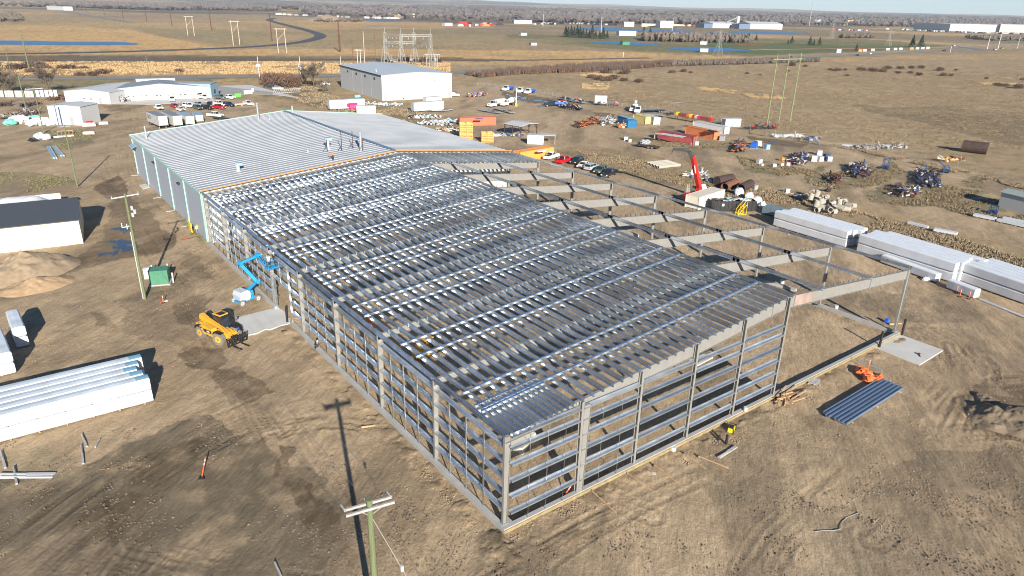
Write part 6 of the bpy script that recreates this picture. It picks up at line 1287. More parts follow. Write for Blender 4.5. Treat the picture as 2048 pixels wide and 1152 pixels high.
mass('grey_brush', [[(1960, 79), (2150, 80), (2150, 84), (1970, 82)], [(1680, 74), (1745, 74), (1745, 77), (1680, 77)], [(620, 41), (730, 40), (728, 44), (640, 45)], [(0, 30), (40, 30), (45, 43), (0, 44)], [(1930, 76), (2000, 78), (1990, 81), (1960, 80)]], F_TWG, 450, 5, 6, 'patches of grey brush on the plain')
def tufts(name, polys, m, n, s, h, lb, blades=3):
    vs = []; fs = []
    for poly in polys:
        P = np.array(Q(poly)); lo = P.min(0); hi = P.max(0); k_ = n//len(polys); pts = rng.random((k_*10, 2))*(hi-lo)+lo; pts = pts[inpoly(pts[:, 0], pts[:, 1], P)]; dn = fbm(pts[:, 0], pts[:, 1], 6, 3, 5.); pts = pts[dn > .45][:k_]
        for x, y in pts:
            for b in range(blades):
                a = random.random()*6.3; dx, dy = math.cos(a)*s, math.sin(a)*s; hh = h*random.uniform(.4, 1.3); o = len(vs); vs += [(x-dx*.5, y-dy*.5, 0), (x+dx*.5, y+dy*.5, 0), (x+random.gauss(0, s), y+random.gauss(0, s), hh)]; fs.append((o, o+1, o+2))
    mb = MB(); mb.add(vs, fs, m); tag(mb.build(name), lb, kind='stuff')
SG = [(1110, 300), (1200, 306), (1330, 330), (1440, 360), (1560, 384), (1700, 420), (1900, 470), (2048, 520), (2200, 580), (2048, 588), (1800, 500), (1700, 440), (1545, 418), (1330, 362), (1160, 325)]
tufts('weeds', [SG, [(1240, 330), (1330, 340), (1530, 400), (1530, 412), (1400, 372), (1250, 345)]], F_GR2, 9000, .2, .36, 'rank brown weeds between the yard road and the panel stacks'); tufts('weeds', [SG], F_GRS, 7000, .22, .38, 'pale dry weeds mixed into the brown strip')
ISL = [[(1475, 312), (1560, 330), (1620, 340), (1660, 330), (1640, 345), (1560, 352), (1490, 340)], [(1610, 348), (1700, 345), (1790, 325), (1810, 345), (1760, 372), (1680, 380), (1620, 370)], [(1720, 384), (1800, 366), (1900, 372), (1960, 350), (1975, 380), (1900, 412), (1800, 412), (1740, 400)], [(1860, 408), (1990, 398), (2100, 390), (2200, 450), (2048, 452), (1930, 430)], [(540, 168), (640, 162), (660, 190), (770, 212), (900, 236), (860, 250), (700, 232), (600, 205)], [(1240, 262), (1330, 285), (1430, 290), (1480, 280), (1420, 300), (1300, 292)], [(1840, 322), (2048, 370), (2100, 395), (1980, 362), (1700, 300), (1500, 268), (1500, 262), (1700, 294)]]
tufts('weeds', ISL, F_GR2, 11000, .22, .4, 'weedy islands under the scrap rows'); tufts('weeds', ISL[4:5]+ISL[-1:], F_GRS, 5000, .25, .5, 'dry weeds along the fence and the back corner')
tufts('weeds', [[(-100, 345), (60, 345), (150, 356), (180, 376), (60, 384), (-100, 384)], [(90, 262), (180, 262), (190, 290), (110, 300)], [(270, 300), (292, 310), (415, 470), (405, 490), (360, 440), (296, 350)]], F_GRN, 4200, .22, .25, 'thin green weeds on the dirt at the left')
GF = [[(1180, 152), (1400, 140), (1700, 130), (2100, 150), (2150, 300), (1850, 300), (1500, 250), (1200, 200)]]
tufts('field_grass', GF, F_GRS, 26000, .35, .32, 'dry grass of the wide brown field at right'); tufts('field_grass', GF, F_GR2, 16000, .35, .3, 'dark dry grass of the brown field at right')
tufts('reed_grass', [[(1165, 168), (1220, 168), (1215, 180), (1165, 178)], [(1390, 174), (1440, 178), (1475, 184), (1465, 188), (1400, 180)], [(1486, 189), (1560, 192), (1595, 198), (1580, 201), (1500, 196)], [(1160, 147), (1230, 146), (1230, 153), (1160, 152)], [(1955, 166), (2040, 168), (2040, 172), (1970, 170)]], F_GR3, 4200, .4, .6, 'golden reed grass patches in the brown field')
tufts('reed_grass', [[(-50, 124), (560, 124), (900, 126), (900, 145), (560, 148), (-50, 151)]], F_GR3, 14000, .5, .7, 'golden reeds along the highway')
# loose clods and stones on the dirt
WB = [[(930, 150), (1024, 142), (1160, 133), (1340, 126), (1345, 133), (1200, 143), (1024, 150), (960, 156)]]
tufts('willow_stems', WB, F_RED, 9000, .22, 2.6, 'upright reddish stems of the willow band', 4); tufts('willow_stems', WB, F_TWG, 6000, .22, 2.9, 'grey brown twigs in the willow band', 4); tufts('willow_stems', [[(1340, 127), (1536, 121), (1640, 120), (1640, 124), (1536, 128), (1345, 133)]], F_TWG, 4500, .25, 2.4, 'grey twigs of the brush along the highway', 4)
def clods(name, polys, m, n, s0, s1, lb):
    vs = []; fs = []
    for poly in polys:
        P = np.array(Q(poly)); lo = P.min(0); hi = P.max(0); k_ = n//len(polys); pts = rng.random((k_*8, 2))*(hi-lo)+lo; pts = pts[inpoly(pts[:, 0], pts[:, 1], P)]; pts = pts[fbm(pts[:, 0], pts[:, 1], 3.5, 4, 15.) > .5][:k_]
        for x, y in pts:
            s = random.uniform(s0, s1)*random.random()**1.5+s0; o = len(vs); a = random.random()*6
            vs += [(x+math.cos(a+i*PI/2)*s*random.uniform(.6, 1.3), y+math.sin(a+i*PI/2)*s*random.uniform(.6, 1.3), .0) for i in range(4)]+[(x, y, s*random.uniform(.5, .9))]; fs += [(o+i, o+(i+1) % 4, o+4) for i in range(4)]
    mb = MB(); mb.add(vs, fs, m); tag(mb.build(name), lb, kind='stuff')
clods('dirt_clods', [[(985, 1075), (1180, 990), (1560, 815), (1760, 700), (1770, 712), (1580, 838), (1200, 1015), (1000, 1095)], [(380, 478), (600, 690), (860, 935), (1000, 1085), (975, 1090), (830, 940), (570, 690), (370, 490)]], CLOD, 4200, .035, .12, 'crumbled spoil along the outside of the footing')
clods('dirt_clods', [[(-100, 900), (500, 820), (1000, 1100), (1500, 980), (2150, 900), (2200, 1300), (-200, 1300)]], CLODD, 9000, .03, .13, 'small dark clods over the churned foreground')
clods('dirt_clods', [[(-100, 520), (400, 520), (600, 700), (1000, 1100), (600, 1100), (0, 950)], [(1560, 860), (1850, 720), (2100, 640), (2150, 1000), (1600, 1100)]], CLOD, 7000, .03, .12, 'pale clods over the trampled dirt')
def heap(name, px, py, rx, ry, h, m, lb, cat, rz=0.0, n=64, rough=.16, kind=None):
    x, y = g(px, py); mb = MB(); vs = []; sx = random.random()*50
    for j in range(n+1):
        for i in range(n+1):
            u, v = i/n*2-1, j/n*2-1; d = math.hypot(u, v*(1+.0)); zz = max(0, 1-d)**.85*h; q = (u*rx, v*ry)
            nn = float(fbm(np.array([q[0]+sx]), np.array([q[1]]), 1.5, 5)[0]); k = max(0, min(1, (1-d)*4)); vs.append((q[0], q[1], zz*(.82+.36*nn)+(nn-.5)*rough*k*2-.03*(1-k)-.02))
    fs = [(j*(n+1)+i, j*(n+1)+i+1, (j+1)*(n+1)+i+1, (j+1)*(n+1)+i) for j in range(n) for i in range(n)]; mb.add(vs, fs, m, True); o = mb.build(name, None, (x, y, 0), rz); tag(o, lb, cat, kind=kind); return o
heap('sand_pile', 52, 544, 7.4, 5.4, 3.1, SANDP, 'big pale sand pile in front of the cream shed', 'sand pile', .4); heap('sand_pile', 75, 572, 4.8, 3.2, 1.3, mat('warm sand', (.38, .26, .15), .95, 0, .2, 1.5, .6, 8), 'low warm coloured spill at the foot of the sand pile', 'sand pile', .2)
DK = mat('dug dark earth', (.19, .145, .095), .95, 0, .3, 1, .8, 5)
heap('earth_mound', 1985, 832, 3.4, 2.4, .9, DK, 'dark earth mound at the right edge', 'mound', .4, rough=.4); heap('earth_mound', 2042, 846, 3.6, 3, 1.5, DK, 'second dark mound cut by the right edge', 'mound', 1., rough=.4); heap('earth_mound', 1978, 806, 2.4, 1.2, .5, DK, 'small dark spoil ridge left of the mounds', 'mound', .9, rough=.4)
for px, py, lb in ((655, 42, 'far tan gravel hill left'), (764, 33.5, 'far tan gravel hill, the largest'), (779, 36, 'far tan gravel hill right')): heap('gravel_hill', px, py, 45, 30, 12, SANDP, lb+' beyond the plain', 'gravel hill', 0, 14)
# ------------------------------------------------------------------ yard junk
def scrap(px, py, L, Wd, a, n, ms, lb, hmax=1.2, cat='scrap pile', bars=.5):
    x, y = g(px, py); mb = MB(); L *= 1.15; Wd *= 1.1
    for k in range(int(n*1.9)):
        u = random.uniform(-L/2, L/2); v = random.uniform(-Wd/2, Wd/2); z = random.uniform(.1, hmax*.7); m = random.choice(ms+[RUSTD, BLACK]*(len(ms) > 3))
        if random.random() < bars:
            d = Vector((random.gauss(0, 1), random.gauss(0, .6), random.gauss(0, .3))).normalized()*random.uniform(.6, 2.2); c = Vector((u, v, z+.25)); mb.bar(c-d, c+d, random.uniform(.06, .22), random.uniform(.06, .2), m)
        elif random.random() < .35: mb.tube((u, v, z), (u+random.uniform(-1, 1), v+random.uniform(-.6, .6), z+random.uniform(-.1, .6)), random.uniform(.12, .4), m, 8)
        else: mb.box((u, v, z), (random.uniform(.3, 1.4), random.uniform(.2, 1), random.uniform(.15, .8)), m, rz=random.random()*3, rx=random.uniform(-.3, .3))
    o = mb.build('scrap_heap', None, (x, y, .05), math.radians(a)); tag(o, lb, kind='stuff'); return o
S1 = [RUST, RUSTD, GREYP, BLACK, WHITE, IBLUE]; S2 = [IBLUE, IBLUE, RUSTD, BLACK, BLACK, GREYP, RUST, RUSTD, LTGREY]
scrap(1655, 384, 1, 1, 0, 3, S1, 'few dark bits by the weedy islands')
scrap(1718, 345, 13, 3.4, 30, 120, S2, 'long heap of blue and rusty implement parts', 1.5); scrap(1668, 362, 7, 2.6, 25, 40, [RUSTD, RUST, BLACK], 'low rusty heap left of the blue implement parts', 1); scrap(1855, 362, 15, 4, 25, 120, S2, 'heap of blue drill frames in the right yard', 1.7); scrap(1808, 386, 8, 4.5, 20, 60, [RUST, IBLUE, WHITE, RUSTD, F_GRS], 'overgrown heap of blue and rusty parts', 1.2); scrap(1598, 322, 12, 3.5, 30, 60, [RUSTD, BLACK, WHITE, GREYP], 'mixed dark scrap row with drums and boxes', 1.2)
scrap(1478, 298, 12, 2.4, 32, 90, [RUST, RUST, RUSTD, CONTOR, IBLUE], 'rusty steel heap in the middle of the yard', 1.6); scrap(1175, 250, 14, 2.6, 25, 110, [RUST, CONTOR, RUSTD, RUST, RUSTD], 'long rack of rusty beams in the back yard', 2.0, bars=.75); scrap(1216, 248, 7, 2.5, 25, 50, [WHITE, LTGREY, WHITE, GREYP], 'rack of white beams beside the blue container', 2.2, bars=.85); scrap(1245, 255, 4, 2, 25, 24, [RUST, CONTOR, CREAM], 'rusty racks in front of the blue container', 1.6)
scrap(1290, 288, 5, 1.8, 40, 30, [WHITE, GREYP, LTGREY], 'small grey and white parts before the maroon container', .8, bars=.2); scrap(1520, 258, 10, 2, -20, 50, [BLACK, GREYP, RUSTD, RED], 'ribbed dark pipes and red parts by the fence', 1.1); scrap(1575, 274, 9, 1.6, -22, 40, [WHITE, WHITE, LTGREY], 'line of white plastic waste along the fence', .7, bars=.2); scrap(1622, 282, 4, 2, -20, 26, [IBLUE, BBLUE, GREYP, WHITE], 'blue implement parts at the end of the white waste', 1.2)
scrap(1760, 297, 16, 2.5, -22, 70, [GREYP, RUSTD, GREYWOOD], 'grey pallets and frames along the right fence', .9); scrap(1900, 322, 7, 1.8, -22, 26, [YELLOW, RUST, WHITE], 'yellow plough parts by the right fence', 1.1); scrap(905, 190+0, 1, 1, 0, 3, S1, 'few parts by the white pickup') 
scrap(975-20, 193, 9, 2.5, 10, 40, [GREEN, BBLUE, WHITE, RUST, CONTOR], 'green and blue machinery row right of the grey warehouse', 1.8, bars=.3); scrap(45, 232, 14, 5, 60, 90, [RUST, RUSTD, GREYP, GREYWOOD, RUST], 'brown beams and scrap left of the tall white shed', 1.2, bars=.8); scrap(58, 212, 8, 3, 40, 30, [RUSTD, IBLUE, RUST], 'dark scrap behind the street lamp pole', 1.2); scrap(118, 200, 6, 2, 20, 30, [RUST, RUSTD], 'rusty heap at the corner of the left workshop', 1.4)
scrap(236, 204, 5, 3, 0, 40, [RUSTD, BLACK, GREYWOOD], 'dark wood heap at the workshop corner', 1.8); scrap(8, 212, 4, 3, 0, 16, [RUSTD], 'dark rusty parts at the left edge', 1.5); scrap(1390, 352, 5, 1.8, -10, 30, [GREYP, BEIGE, IBLUE], 'small parts before the long pale pipes', .7); scrap(1425, 363, 4, 2, 20, 16, [STEELBLUE, RUST, GREYP], 'blue grey strips beside the rusty tanks', .8)
scrap(850, 236, 9, 3, -35, 60, [WRAP, STEELBLUE, GREYP, WRAP], 'wrapped sheet bundles beside the roof edge', 1.0, bars=.1); scrap(872, 250, 9, 2.5, -35, 50, [BLACK, GREYP, WRAP], 'black sided bin and grey sheets by the roof edge', 1.2, bars=.1); scrap(900, 262, 8, 2.5, -35, 50, [WOOD, CREAM, RUST, WRAP], 'cut timber and cartons by the roof edge', .9, bars=.4); scrap(768, 211, 12, 2, -38, 34, [WRAP, STEELBLUE, WHITE], 'row of white wrapped parts by the grey warehouse', 1.0, bars=.1)
scrap(890, 246, 8, 2, -30, 36, [STEELBLUE, WRAP, LTGREY], 'pale blue wrapped crates near the coral container', 1.3, bars=.0); scrap(1015, 272, 8, 1.5, -25, 30, [WHITE, GREYP, IBLUE], 'white parts under the open shelter', .6, bars=.2); scrap(1340, 224+6, 6, 2, 0, 8, [BLACK], 'dark parts under the hose reels', .6)
for px, py, s, m, lb in ((1518, 327, 1.1, WHITE, 'white box leaning in the drum row'), (1523, 333, .7, WHITE, 'small white cube in front of the leaning box'), (1548, 335, .9, BEIGE, 'cream bent box in the drum row'), (1562, 333, .8, BEIGE, 'tall cream box in the drum row'), (1575, 332, .9, WHITE, 'white cube right of the cream box'), (1583, 328, .8, RED, 'red cube in the drum row'), (1590, 326, .7, WHITE, 'white cube beside the red one'), (1564, 322, .9, CONTBR, 'orange box behind the cream box'), (1606, 320, 1.2, BBLUE, 'bright blue tall box in the drum row'), (1627, 322, 1.4, WHITE, 'big white tank box right of the blue box'), (1640, 322, 1.2, WHITE, 'second big white tank box'), (1638, 310, 1.3, WHITE, 'white box behind the two big ones'), (1652, 318, 1.3, IBLUE, 'blue and white frame box at the right end'), (1658, 322, 1.2, WHITE, 'white crate at the right end of the drum row'), (1533, 298, 1.3, STEELBLUE, 'pale blue tote standing alone in the yard'), (1515, 292, 1.5, BEIGE, 'cream box at the end of the rusty heap'), (1508, 296, 1.6, BBLUE, 'blue box at the end of the rusty heap'), (1252, 281, 1.1, WHITE, 'white tote left of the maroon container'), (1259, 284, .8, WHITE, 'small white drum by the white tote'), (1392, 290, 1.0, WRAP, 'shiny white bags right of the maroon container'), (1384, 290, .6, WRAP, 'small shiny bag by the maroon container'), (1312, 277, 1.0, GREYWOOD, 'grey crate at the left end of the maroon container'),
 (1574, 386, .9, WHITE, 'white tote at the end of a grey beam'), (1444, 276+5, 1.4, GREYP, 'grey reel against the white container'), (1509, 379, 1.0, GREYP, 'round grey lid lying by the crates'), (1970, 263+60, .1, GREYP, 'tiny grey stone by the fence')):
    mb = MB(); mb.box((0, 0, s*.5), (s*1.1, s, s), m, taper=.96); mb.box((0, 0, s+.03), (s*1.15, s*1.05, .06), m); mb.box((0, 0, .03), (s*1.2, s*1.1, .08), GREYWOOD); tag(mb.build('storage_box', None, (*g(px, py), 0), random.uniform(-.5, .9)), lb, 'box')
# long and short concrete pipes
pm = MB(); n = 12
def pipe_mesh(L, r, m, th=.12):
    mb = MB(); n = 14; vs = []
    for x, rr in ((0, r), (L, r), (L, r-th), (0, r-th)): vs += [(x, math.cos(2*PI*i/n)*rr, math.sin(2*PI*i/n)*rr) for i in range(n)]
    return mb.add(vs, [(a*n+i, a*n+(i+1) % n, ((a+1) % 4)*n+(i+1) % n, ((a+1) % 4)*n+i) for a in range(4) for i in range(n)], m, False).mesh('concrete_pipe')
pl = pipe_mesh(7, .42, CYL); r_ = ang(g(1315, 336), g(1370, 330))
for k, lb in enumerate(['nearest long pale pipe in the row by the crane', 'second long pale pipe in the row', 'third long pale pipe in the row', 'fourth long pale pipe in the row', 'farthest long pale pipe, partly hidden by the crane boom']):
    x, y = g(1316, 338); o = link('long_pipe', pl, None, (x+k*1.25*math.cos(r_+1.9)+k*.5, y+k*1.25*math.sin(r_+1.9), .42), r_); tag(o, lb, 'pipe', 'long pale pipes')
ps = pipe_mesh(1.3, .55, CYL); k = 0
for px, py in ((1600, 398), (1612, 402), (1622, 396), (1630, 404), (1640, 399), (1652, 404), (1618, 410), (1640, 412), (1655, 412), (1668, 410), (1680, 408), (1690, 412), (1648, 420), (1662, 420), (1676, 420), (1690, 421), (1640, 424), (1655, 428), (1670, 428), (1685, 428), (1700, 424), (1698, 416), (1630, 418), (1606, 406)):
    k += 1; o = link('concrete_pipe', ps, None, (*g(px, py), random.choice([.55, .55, 1.2])), random.random()*6); o.rotation_euler = (random.uniform(-.3, .3), random.choice([0, 0, -1.4, .3]), random.random()*6)
    tag(o, 'short pale concrete pipe section tumbled in the heap by the yard road', 'concrete pipe', 'tumbled concrete pipe sections')
for a, b, r, m, lb in (((1432, 372), (1462, 366), 1.1, RUSTD, 'large dark tank lying behind the rusty one'), ((1448, 382), (1470, 372), .9, RUST, 'open rusty steel casing lying on its side'), ((1480, 386), (1500, 376), 1.0, RUSTD, 'dark steel casing with open end near the round lid'), ((1922, 303), (1972, 309), 1.7, RUSTD, 'large dark rusty tank lying in the far field'), ((2006, 408), (2060, 422), .6, RUST, 'long rusty pipe behind the white shed at right')):
    A, B = g(*a), g(*b); L = dist(A, B); me = pipe_mesh(L, r, m, .08); o = link('steel_tank', me, None, (*A, r), ang(A, B)); tag(o, lb, 'tank')
    if 'tank' in lb:
        for q0 in (.05, L-.12): mb = MB(); mb.tube((q0, 0, 0), (q0+.07, 0, 0), r*.97, m, 14); link('end_cap', mb.mesh('end_cap'), o)
mb = MB(); mb.tube((0, 0, 0), (2.2, 0, 0), .6, TEAL, 12); tag(mb.build('gas_tank', None, (*g(710, 197), .8), .0), 'teal tank lying by yellow posts near the grey warehouse', 'tank')
# crate towers, shelter, white shed, reels
def crate_stack(px, py, nx, nz, s, lb, m=WOOD):
    for i in range(nx):
        for k in range(nz):
            x, y = g(px, py); mb = MB(); c = Vector((x+i*s*1.08*.9, y-i*s*1.08*.4, 0))
            for z in (0, .3, .6, .85): 
                for yy in (-s/2, s/2): mb.bx(-s/2, s/2, yy-.03, yy+.03, z*s*.8, z*s*.8+.16*s, m); mb.bx(yy-.03, yy+.03, -s/2, s/2, z*s*.8, z*s*.8+.16*s, m)
            for a in (-1, 1):
                for b in (-1, 1): mb.bx(a*s/2*.96-.05, a*s/2*.96+.05, b*s/2*.96-.05, b*s/2*.96+.05, 0, s*.8, m)
            mb.bx(-s/2, s/2, -s/2, s/2, .02, .08, m); tag(mb.build('wooden_crate', None, (c.x, c.y, k*s*.84+.02), -.42), f'{["bottom", "second", "third", "fourth"][k]} orange wood crate {["in the left column", "in the middle column", "in the right column"][i]} {lb}', 'crate', 'orange wooden crates')
WC = mat('orange new timber', (.62, .32, .10), .8, 0, .15, 2)
crate_stack(925, 278, 2, 3, 1.9, 'of the tall stack by the warehouse', WC); crate_stack(968, 284, 2, 2, 1.7, 'of the low stack near the shelter', WC)
t = thing('open_shelter', 'white roofed open shelter on rusty braced posts', 'shelter', (*g(1009, 270), 0), ang(g(1009, 270), g(1046, 277))); L = 6.6; D = 7.5
mb = MB(); mb.prism([(-.3, 3.4), (D/2, 3.9), (D+.3, 3.5), (D+.3, 3.62), (D/2, 4.02), (-.3, 3.52)], -.3, L+.3, WHITE, 'x'); link('roof', mb.mesh('roof'), t)
for x in (0, L/2, L):
    for y in (0, D):
        mb = MB(); mb.bx(x-.1, x+.1, y-.1, y+.1, 0, 3.45, RUSTD); link('post', mb.mesh('post'), t)
        for s in (-1, 1):
            if 0 <= x+s*1.2 <= L: mb = MB(); mb.bar((x, y, 2.0), (x+s*1.2, y, 3.4), .1, .1, RUSTD); link('brace', mb.mesh('brace'), t)
mb = MB(); mb.bar((0, 0, 3.3), (L, 0, 3.3), .12, .25, RUSTD); mb.bar((0, D, 3.3), (L, D, 3.3), .12, .25, RUSTD); link('beam', mb.mesh('beam'), t)
t = thing('lean_to', 'pale lean-to roof on thin posts beside the grey container', 'shelter', (*g(1080, 288), 0), ang(g(1055, 288), g(1080, 289))); mb = MB(); mb.bx(0, 4.5, -.2, 3.2, 2.5, 2.6, LTGREY); link('roof', mb.mesh('roof'), t)
for x in (.2, 4.3): mb = MB(); mb.bx(x-.05, x+.05, -.1, .0, 0, 2.5, LTGREY); link('post', mb.mesh('post'), t)
gable_bld('site_shed', (1995, 414), (2075, 434), 4.5, 3.2, .5, 'white metal shed with grey roof at the right edge', wall=OFFW, roof=mat('greenish grey roof', (.28, .32, .30), .6), ridge='side', cat='shed')
t = thing('reel_rack', 'rack of coloured hose reels along the wire fence', 'rack', (*g(1350, 240), 0), ang(g(1350, 240), g(1420, 252))); L = dist(g(1350, 240), g(1420, 252))
for y in (0, 1.2): mb = MB(); mb.bar((0, y, 1.6), (L, y, 1.6), .1, .12, RUST); link('rail', mb.mesh('rail'), t)
for x in np.linspace(0, L, 8):
    for y in (0, 1.2): mb = MB(); mb.bx(x-.05, x+.05, y-.05, y+.05, 0, 1.6, RUST); link('leg', mb.mesh('leg'), t)
for k in range(13): mb = MB(); mb.tube((0, 0, 0), (0, 1.1, 0), .62, [SAFEY, CONTRD, RUST, CONTRD, CONTOR, SAFEY, RED, WHITE, MAGENTA, CONTRD, CONTRD, RUST, RED][k], 10); o = link('reel', mb.mesh('reel'), t, (.5+k*(L-1)/12, .05, 2.2))
# blue implement frames
for px, py, a, lb in ((1770, 338, .3, 'blue square frame standing behind the implement heap'), (1890, 345, .5, 'blue auger pointing up over the drill frames'), (1985, 428, .2, 'blue implement before the white shed'), (2052, 400, .6, 'dark blue machine at the right edge')):
    mb = MB(); h = 2.6 if 'square' in lb else 1.6
    for x in (-1.1, 1.1):
        for y in (-.6, .6): mb.bar((x, y, 0), (x, y, h), .14, .14, IBLUE)
    for z in (.5, h): mb.bar((-1.1, -.6, z), (1.1, -.6, z), .14, .14, IBLUE); mb.bar((-1.1, .6, z), (1.1, .6, z), .14, .14, IBLUE); mb.bar((-1.1, -.6, z), (-1.1, .6, z), .12, .12, IBLUE); mb.bar((1.1, -.6, z), (1.1, .6, z), .12, .12, IBLUE)
    mb.box((0, 0, .6), (1.6, .8, .5), IBLUE); mb.tube((-.5, -.8, .4), (-.5, .8, .4), .4, BLACK, 10)
    if 'auger' in lb: mb.tube((1, 0, 1.2), (-3.2, 2.2, 3.0), .14, IBLUE, 8)
    tag(mb.build('implement', None, (*g(px, py), 0), a), lb, 'implement')
# white long bundles lying on the weeds
for a, b, w_, lb in (((1814, 449), (1854, 459), .5, 'thin white bundle lying on the weeds'), ((1866, 464), (1912, 473), 1.1, 'white bundle on blocks right of the thin one'), ((1945, 434), (1988, 443), 1.2, 'white bundle left of the long one at the right edge'), ((1992, 444), (2070, 462), 1.0, 'long white bundle cut by the right edge'), ((2004, 440), (2070, 454), .8, 'white bundle lying behind the long one'), ((1683, 300-7), (1711, 296), 1.4, 'white flat bundle by the far fence')):
    A, B = g(*a), g(*b); L = dist(A, B); t = thing('white_bundle', lb, 'bundle', (*A, .2), ang(A, B)); mb = MB(); mb.bx(0, L, 0, w_, 0, .45, WRAP); link('wrapping', mb.mesh('wrapping'), t)
    for x in (.8, L/2, L-.8): mb = MB(); mb.bx(x-.1, x+.1, .05, w_-.05, -.2, 0, WOOD); link('block', mb.mesh('block'), t)
# fences
def fence(pts, lb, step=3.2, h=1.9):
    P = Q(pts); t = thing('wire_fence', lb, 'fence', (*P[0], 0)); O = Vector((*P[0], 0)); pm = MB(); pm.tube((0, 0, 0), (0, 0, h), .05, GREYP, 5); me = pm.mesh('post'); w_ = MB()
    for i in range(len(P)-1):
        a = Vector((*P[i], 0))-O; b = Vector((*P[i+1], 0))-O; n = max(1, int((b-a).length/step))
        for k in range(n): link('post', me, t, a.lerp(b, k/n))
        for z in np.arange(.15, h, .2): w_.bar(a+Vector((0, 0, z)), b+Vector((0, 0, z)), .012, .012, GREYP)
        for k in range(n*6): q = a.lerp(b, k/(n*6)); q2 = a.lerp(b, (k+1)/(n*6)); w_.bar(q+Vector((0, 0, .1)), q2+Vector((0, 0, h)), .01, .01, GREYP); w_.bar(q2+Vector((0, 0, .1)), q+Vector((0, 0, h)), .01, .01, GREYP)
    link('mesh_panel', w_.mesh('mesh_panel'), t)
fence([(955, 172), (1030, 178), (1080, 187), (1140, 200), (1200, 211), (1290, 220)], 'chain link fence behind the back yard trucks'); fence([(1290, 220), (1345, 228), (1420, 244), (1500, 262), (1640, 292)], 'chain link fence continuing behind the hose reels'); fence([(1640, 292), (1760, 300), (1850, 318), (1950, 342), (2060, 370)], 'sagging wire fence along the right field', 5, 1.4)
t = thing('lattice_gate', 'white lattice gate lying beside the paved lot', 'gate', (*g(546, 187), 0), ang(g(546, 187), g(602, 184))); L = dist(g(546, 187), g(602, 184))
for z in (.1, 1.5): mb = MB(); mb.bar((0, 0, z), (L, 0, z), .12, .12, LTGREY); link('rail', mb.mesh('rail'), t)
for k in range(int(L/.9)): mb = MB(); mb.bar((k*.9, 0, .1), (k*.9+.8, 0, 1.5), .09, .09, LTGREY); link('strut', mb.mesh('strut'), t)
def board_fence(a, b, m, lb, h=2.6):
    A, B = g(*a), g(*b); L = dist(A, B); t = thing('board_fence', lb, 'fence', (*A, 0), ang(A, B)); n = int(L/1.3)
    for k in range(n): mb = MB(); mb.bx(k*L/n, (k+.96)*L/n, random.uniform(-.03, .03)-.03, .03, .1, h+random.uniform(-.06, .06), m); link('panel', mb.mesh('panel'), t)
    for x in np.linspace(0, L, 6): mb = MB(); mb.bx(x-.12, x+.12, -.25, -.06, 0, h+.1, BLACK); link('post', mb.mesh('post'), t)
board_fence((-30, 195), (70, 195), GREYWOOD, 'grey weathered board fence at the left edge'); board_fence((72, 194), (117, 193.5), WHITE, 'white panel fence joining the workshop')
slab([(440, 172), (552, 190), (600, 196), (548, 182), (500, 170)], 'concrete_lot', 'pale paved lot behind the workshops', z=.08); slab([(424, 196), (432, 172), (560, 186), (540, 189), (500, 188)], 'concrete_lot', 'pale apron right of the blue office', z=.1, m=mat('pale asphalt lot', (.30, .295, .28), .9, 0, .08, .3)); slab([(215, 208), (225, 204), (425, 197), (432, 203), (300, 209)], 'concrete_lot', 'narrow concrete apron before the overhead doors', z=.06)
for px, py, m, w_, lb in ((475, 194, LIME, 2.2, 'lime green dumpster right of the pickups'), ((496), 188, WHITE, 3.0, 'white propane tank box behind the lime dumpster'), (505, 184, WHITE, .9, 'small white box at the lot edge')):
    mb = MB(); mb.box((0, 0, .8), (w_*1.1, 1.5, 1.4), m, taper=1.05); mb.box((0, 0, 1.52), (w_*1.05, 1.4, .06), BLACK if m is LIME else m); tag(mb.build('waste_bin', None, (*g(px, py), 0), -.1), lb, 'bin')
mb = MB(); A, B = g(372, 216), g(508, 211); L = dist(A, B); t = thing('rail_fence', 'low pale rail fence between the parked cars', 'fence', (*A, 0), ang(A, B)); mb.bx(0, L, -.12, .12, .6, .85, BEIGE); link('rail', mb.mesh('rail'), t)
for x in np.linspace(0, L, 12): mb = MB(); mb.bx(x-.12, x+.12, -.12, .12, 0, .9, BEIGE); link('post', mb.mesh('post'), t)
# bales and bags at the left shed
for px, py, r, m, lb in ((22, 250, (2.2, 1.4, 1.0), TEAL, 'teal and white crumpled sheet at the left'), (38, 247, (2.6, 1.8, 1.4), WRAP, 'large white crumpled bag, left one'), (50, 246, (2.4, 1.6, 1.3), WRAP, 'large white crumpled bag, middle one'), (66, 243, (2.8, 1.2, 1.0), TEAL, 'teal sheet over white bags'), (64, 252, (2.0, 1.4, .8), WRAPTOP, 'grey torn sheet in front of the bags'), (82, 250, (3.6, 1.4, 1.2), WRAP, 'long silver wrapped roll against the shed'), (100, 250, (2.6, 1.2, .9), WRAPTOP, 'silver wrapped roll end by the shed door'), (80, 278, (1.3, 1.1, 1.0), WRAPTOP, 'left shiny grey bag pile below the pole'), (92, 279, (1.5, 1.0, .8), WRAPTOP, 'right shiny grey bag pile below the pole'), (66, 283, (1.2, .8, .5), BLACK, 'low dark bag left of the shiny ones')):
    blob('plastic_bag', px, py, r, m, lb, 'bag', 10, .3)
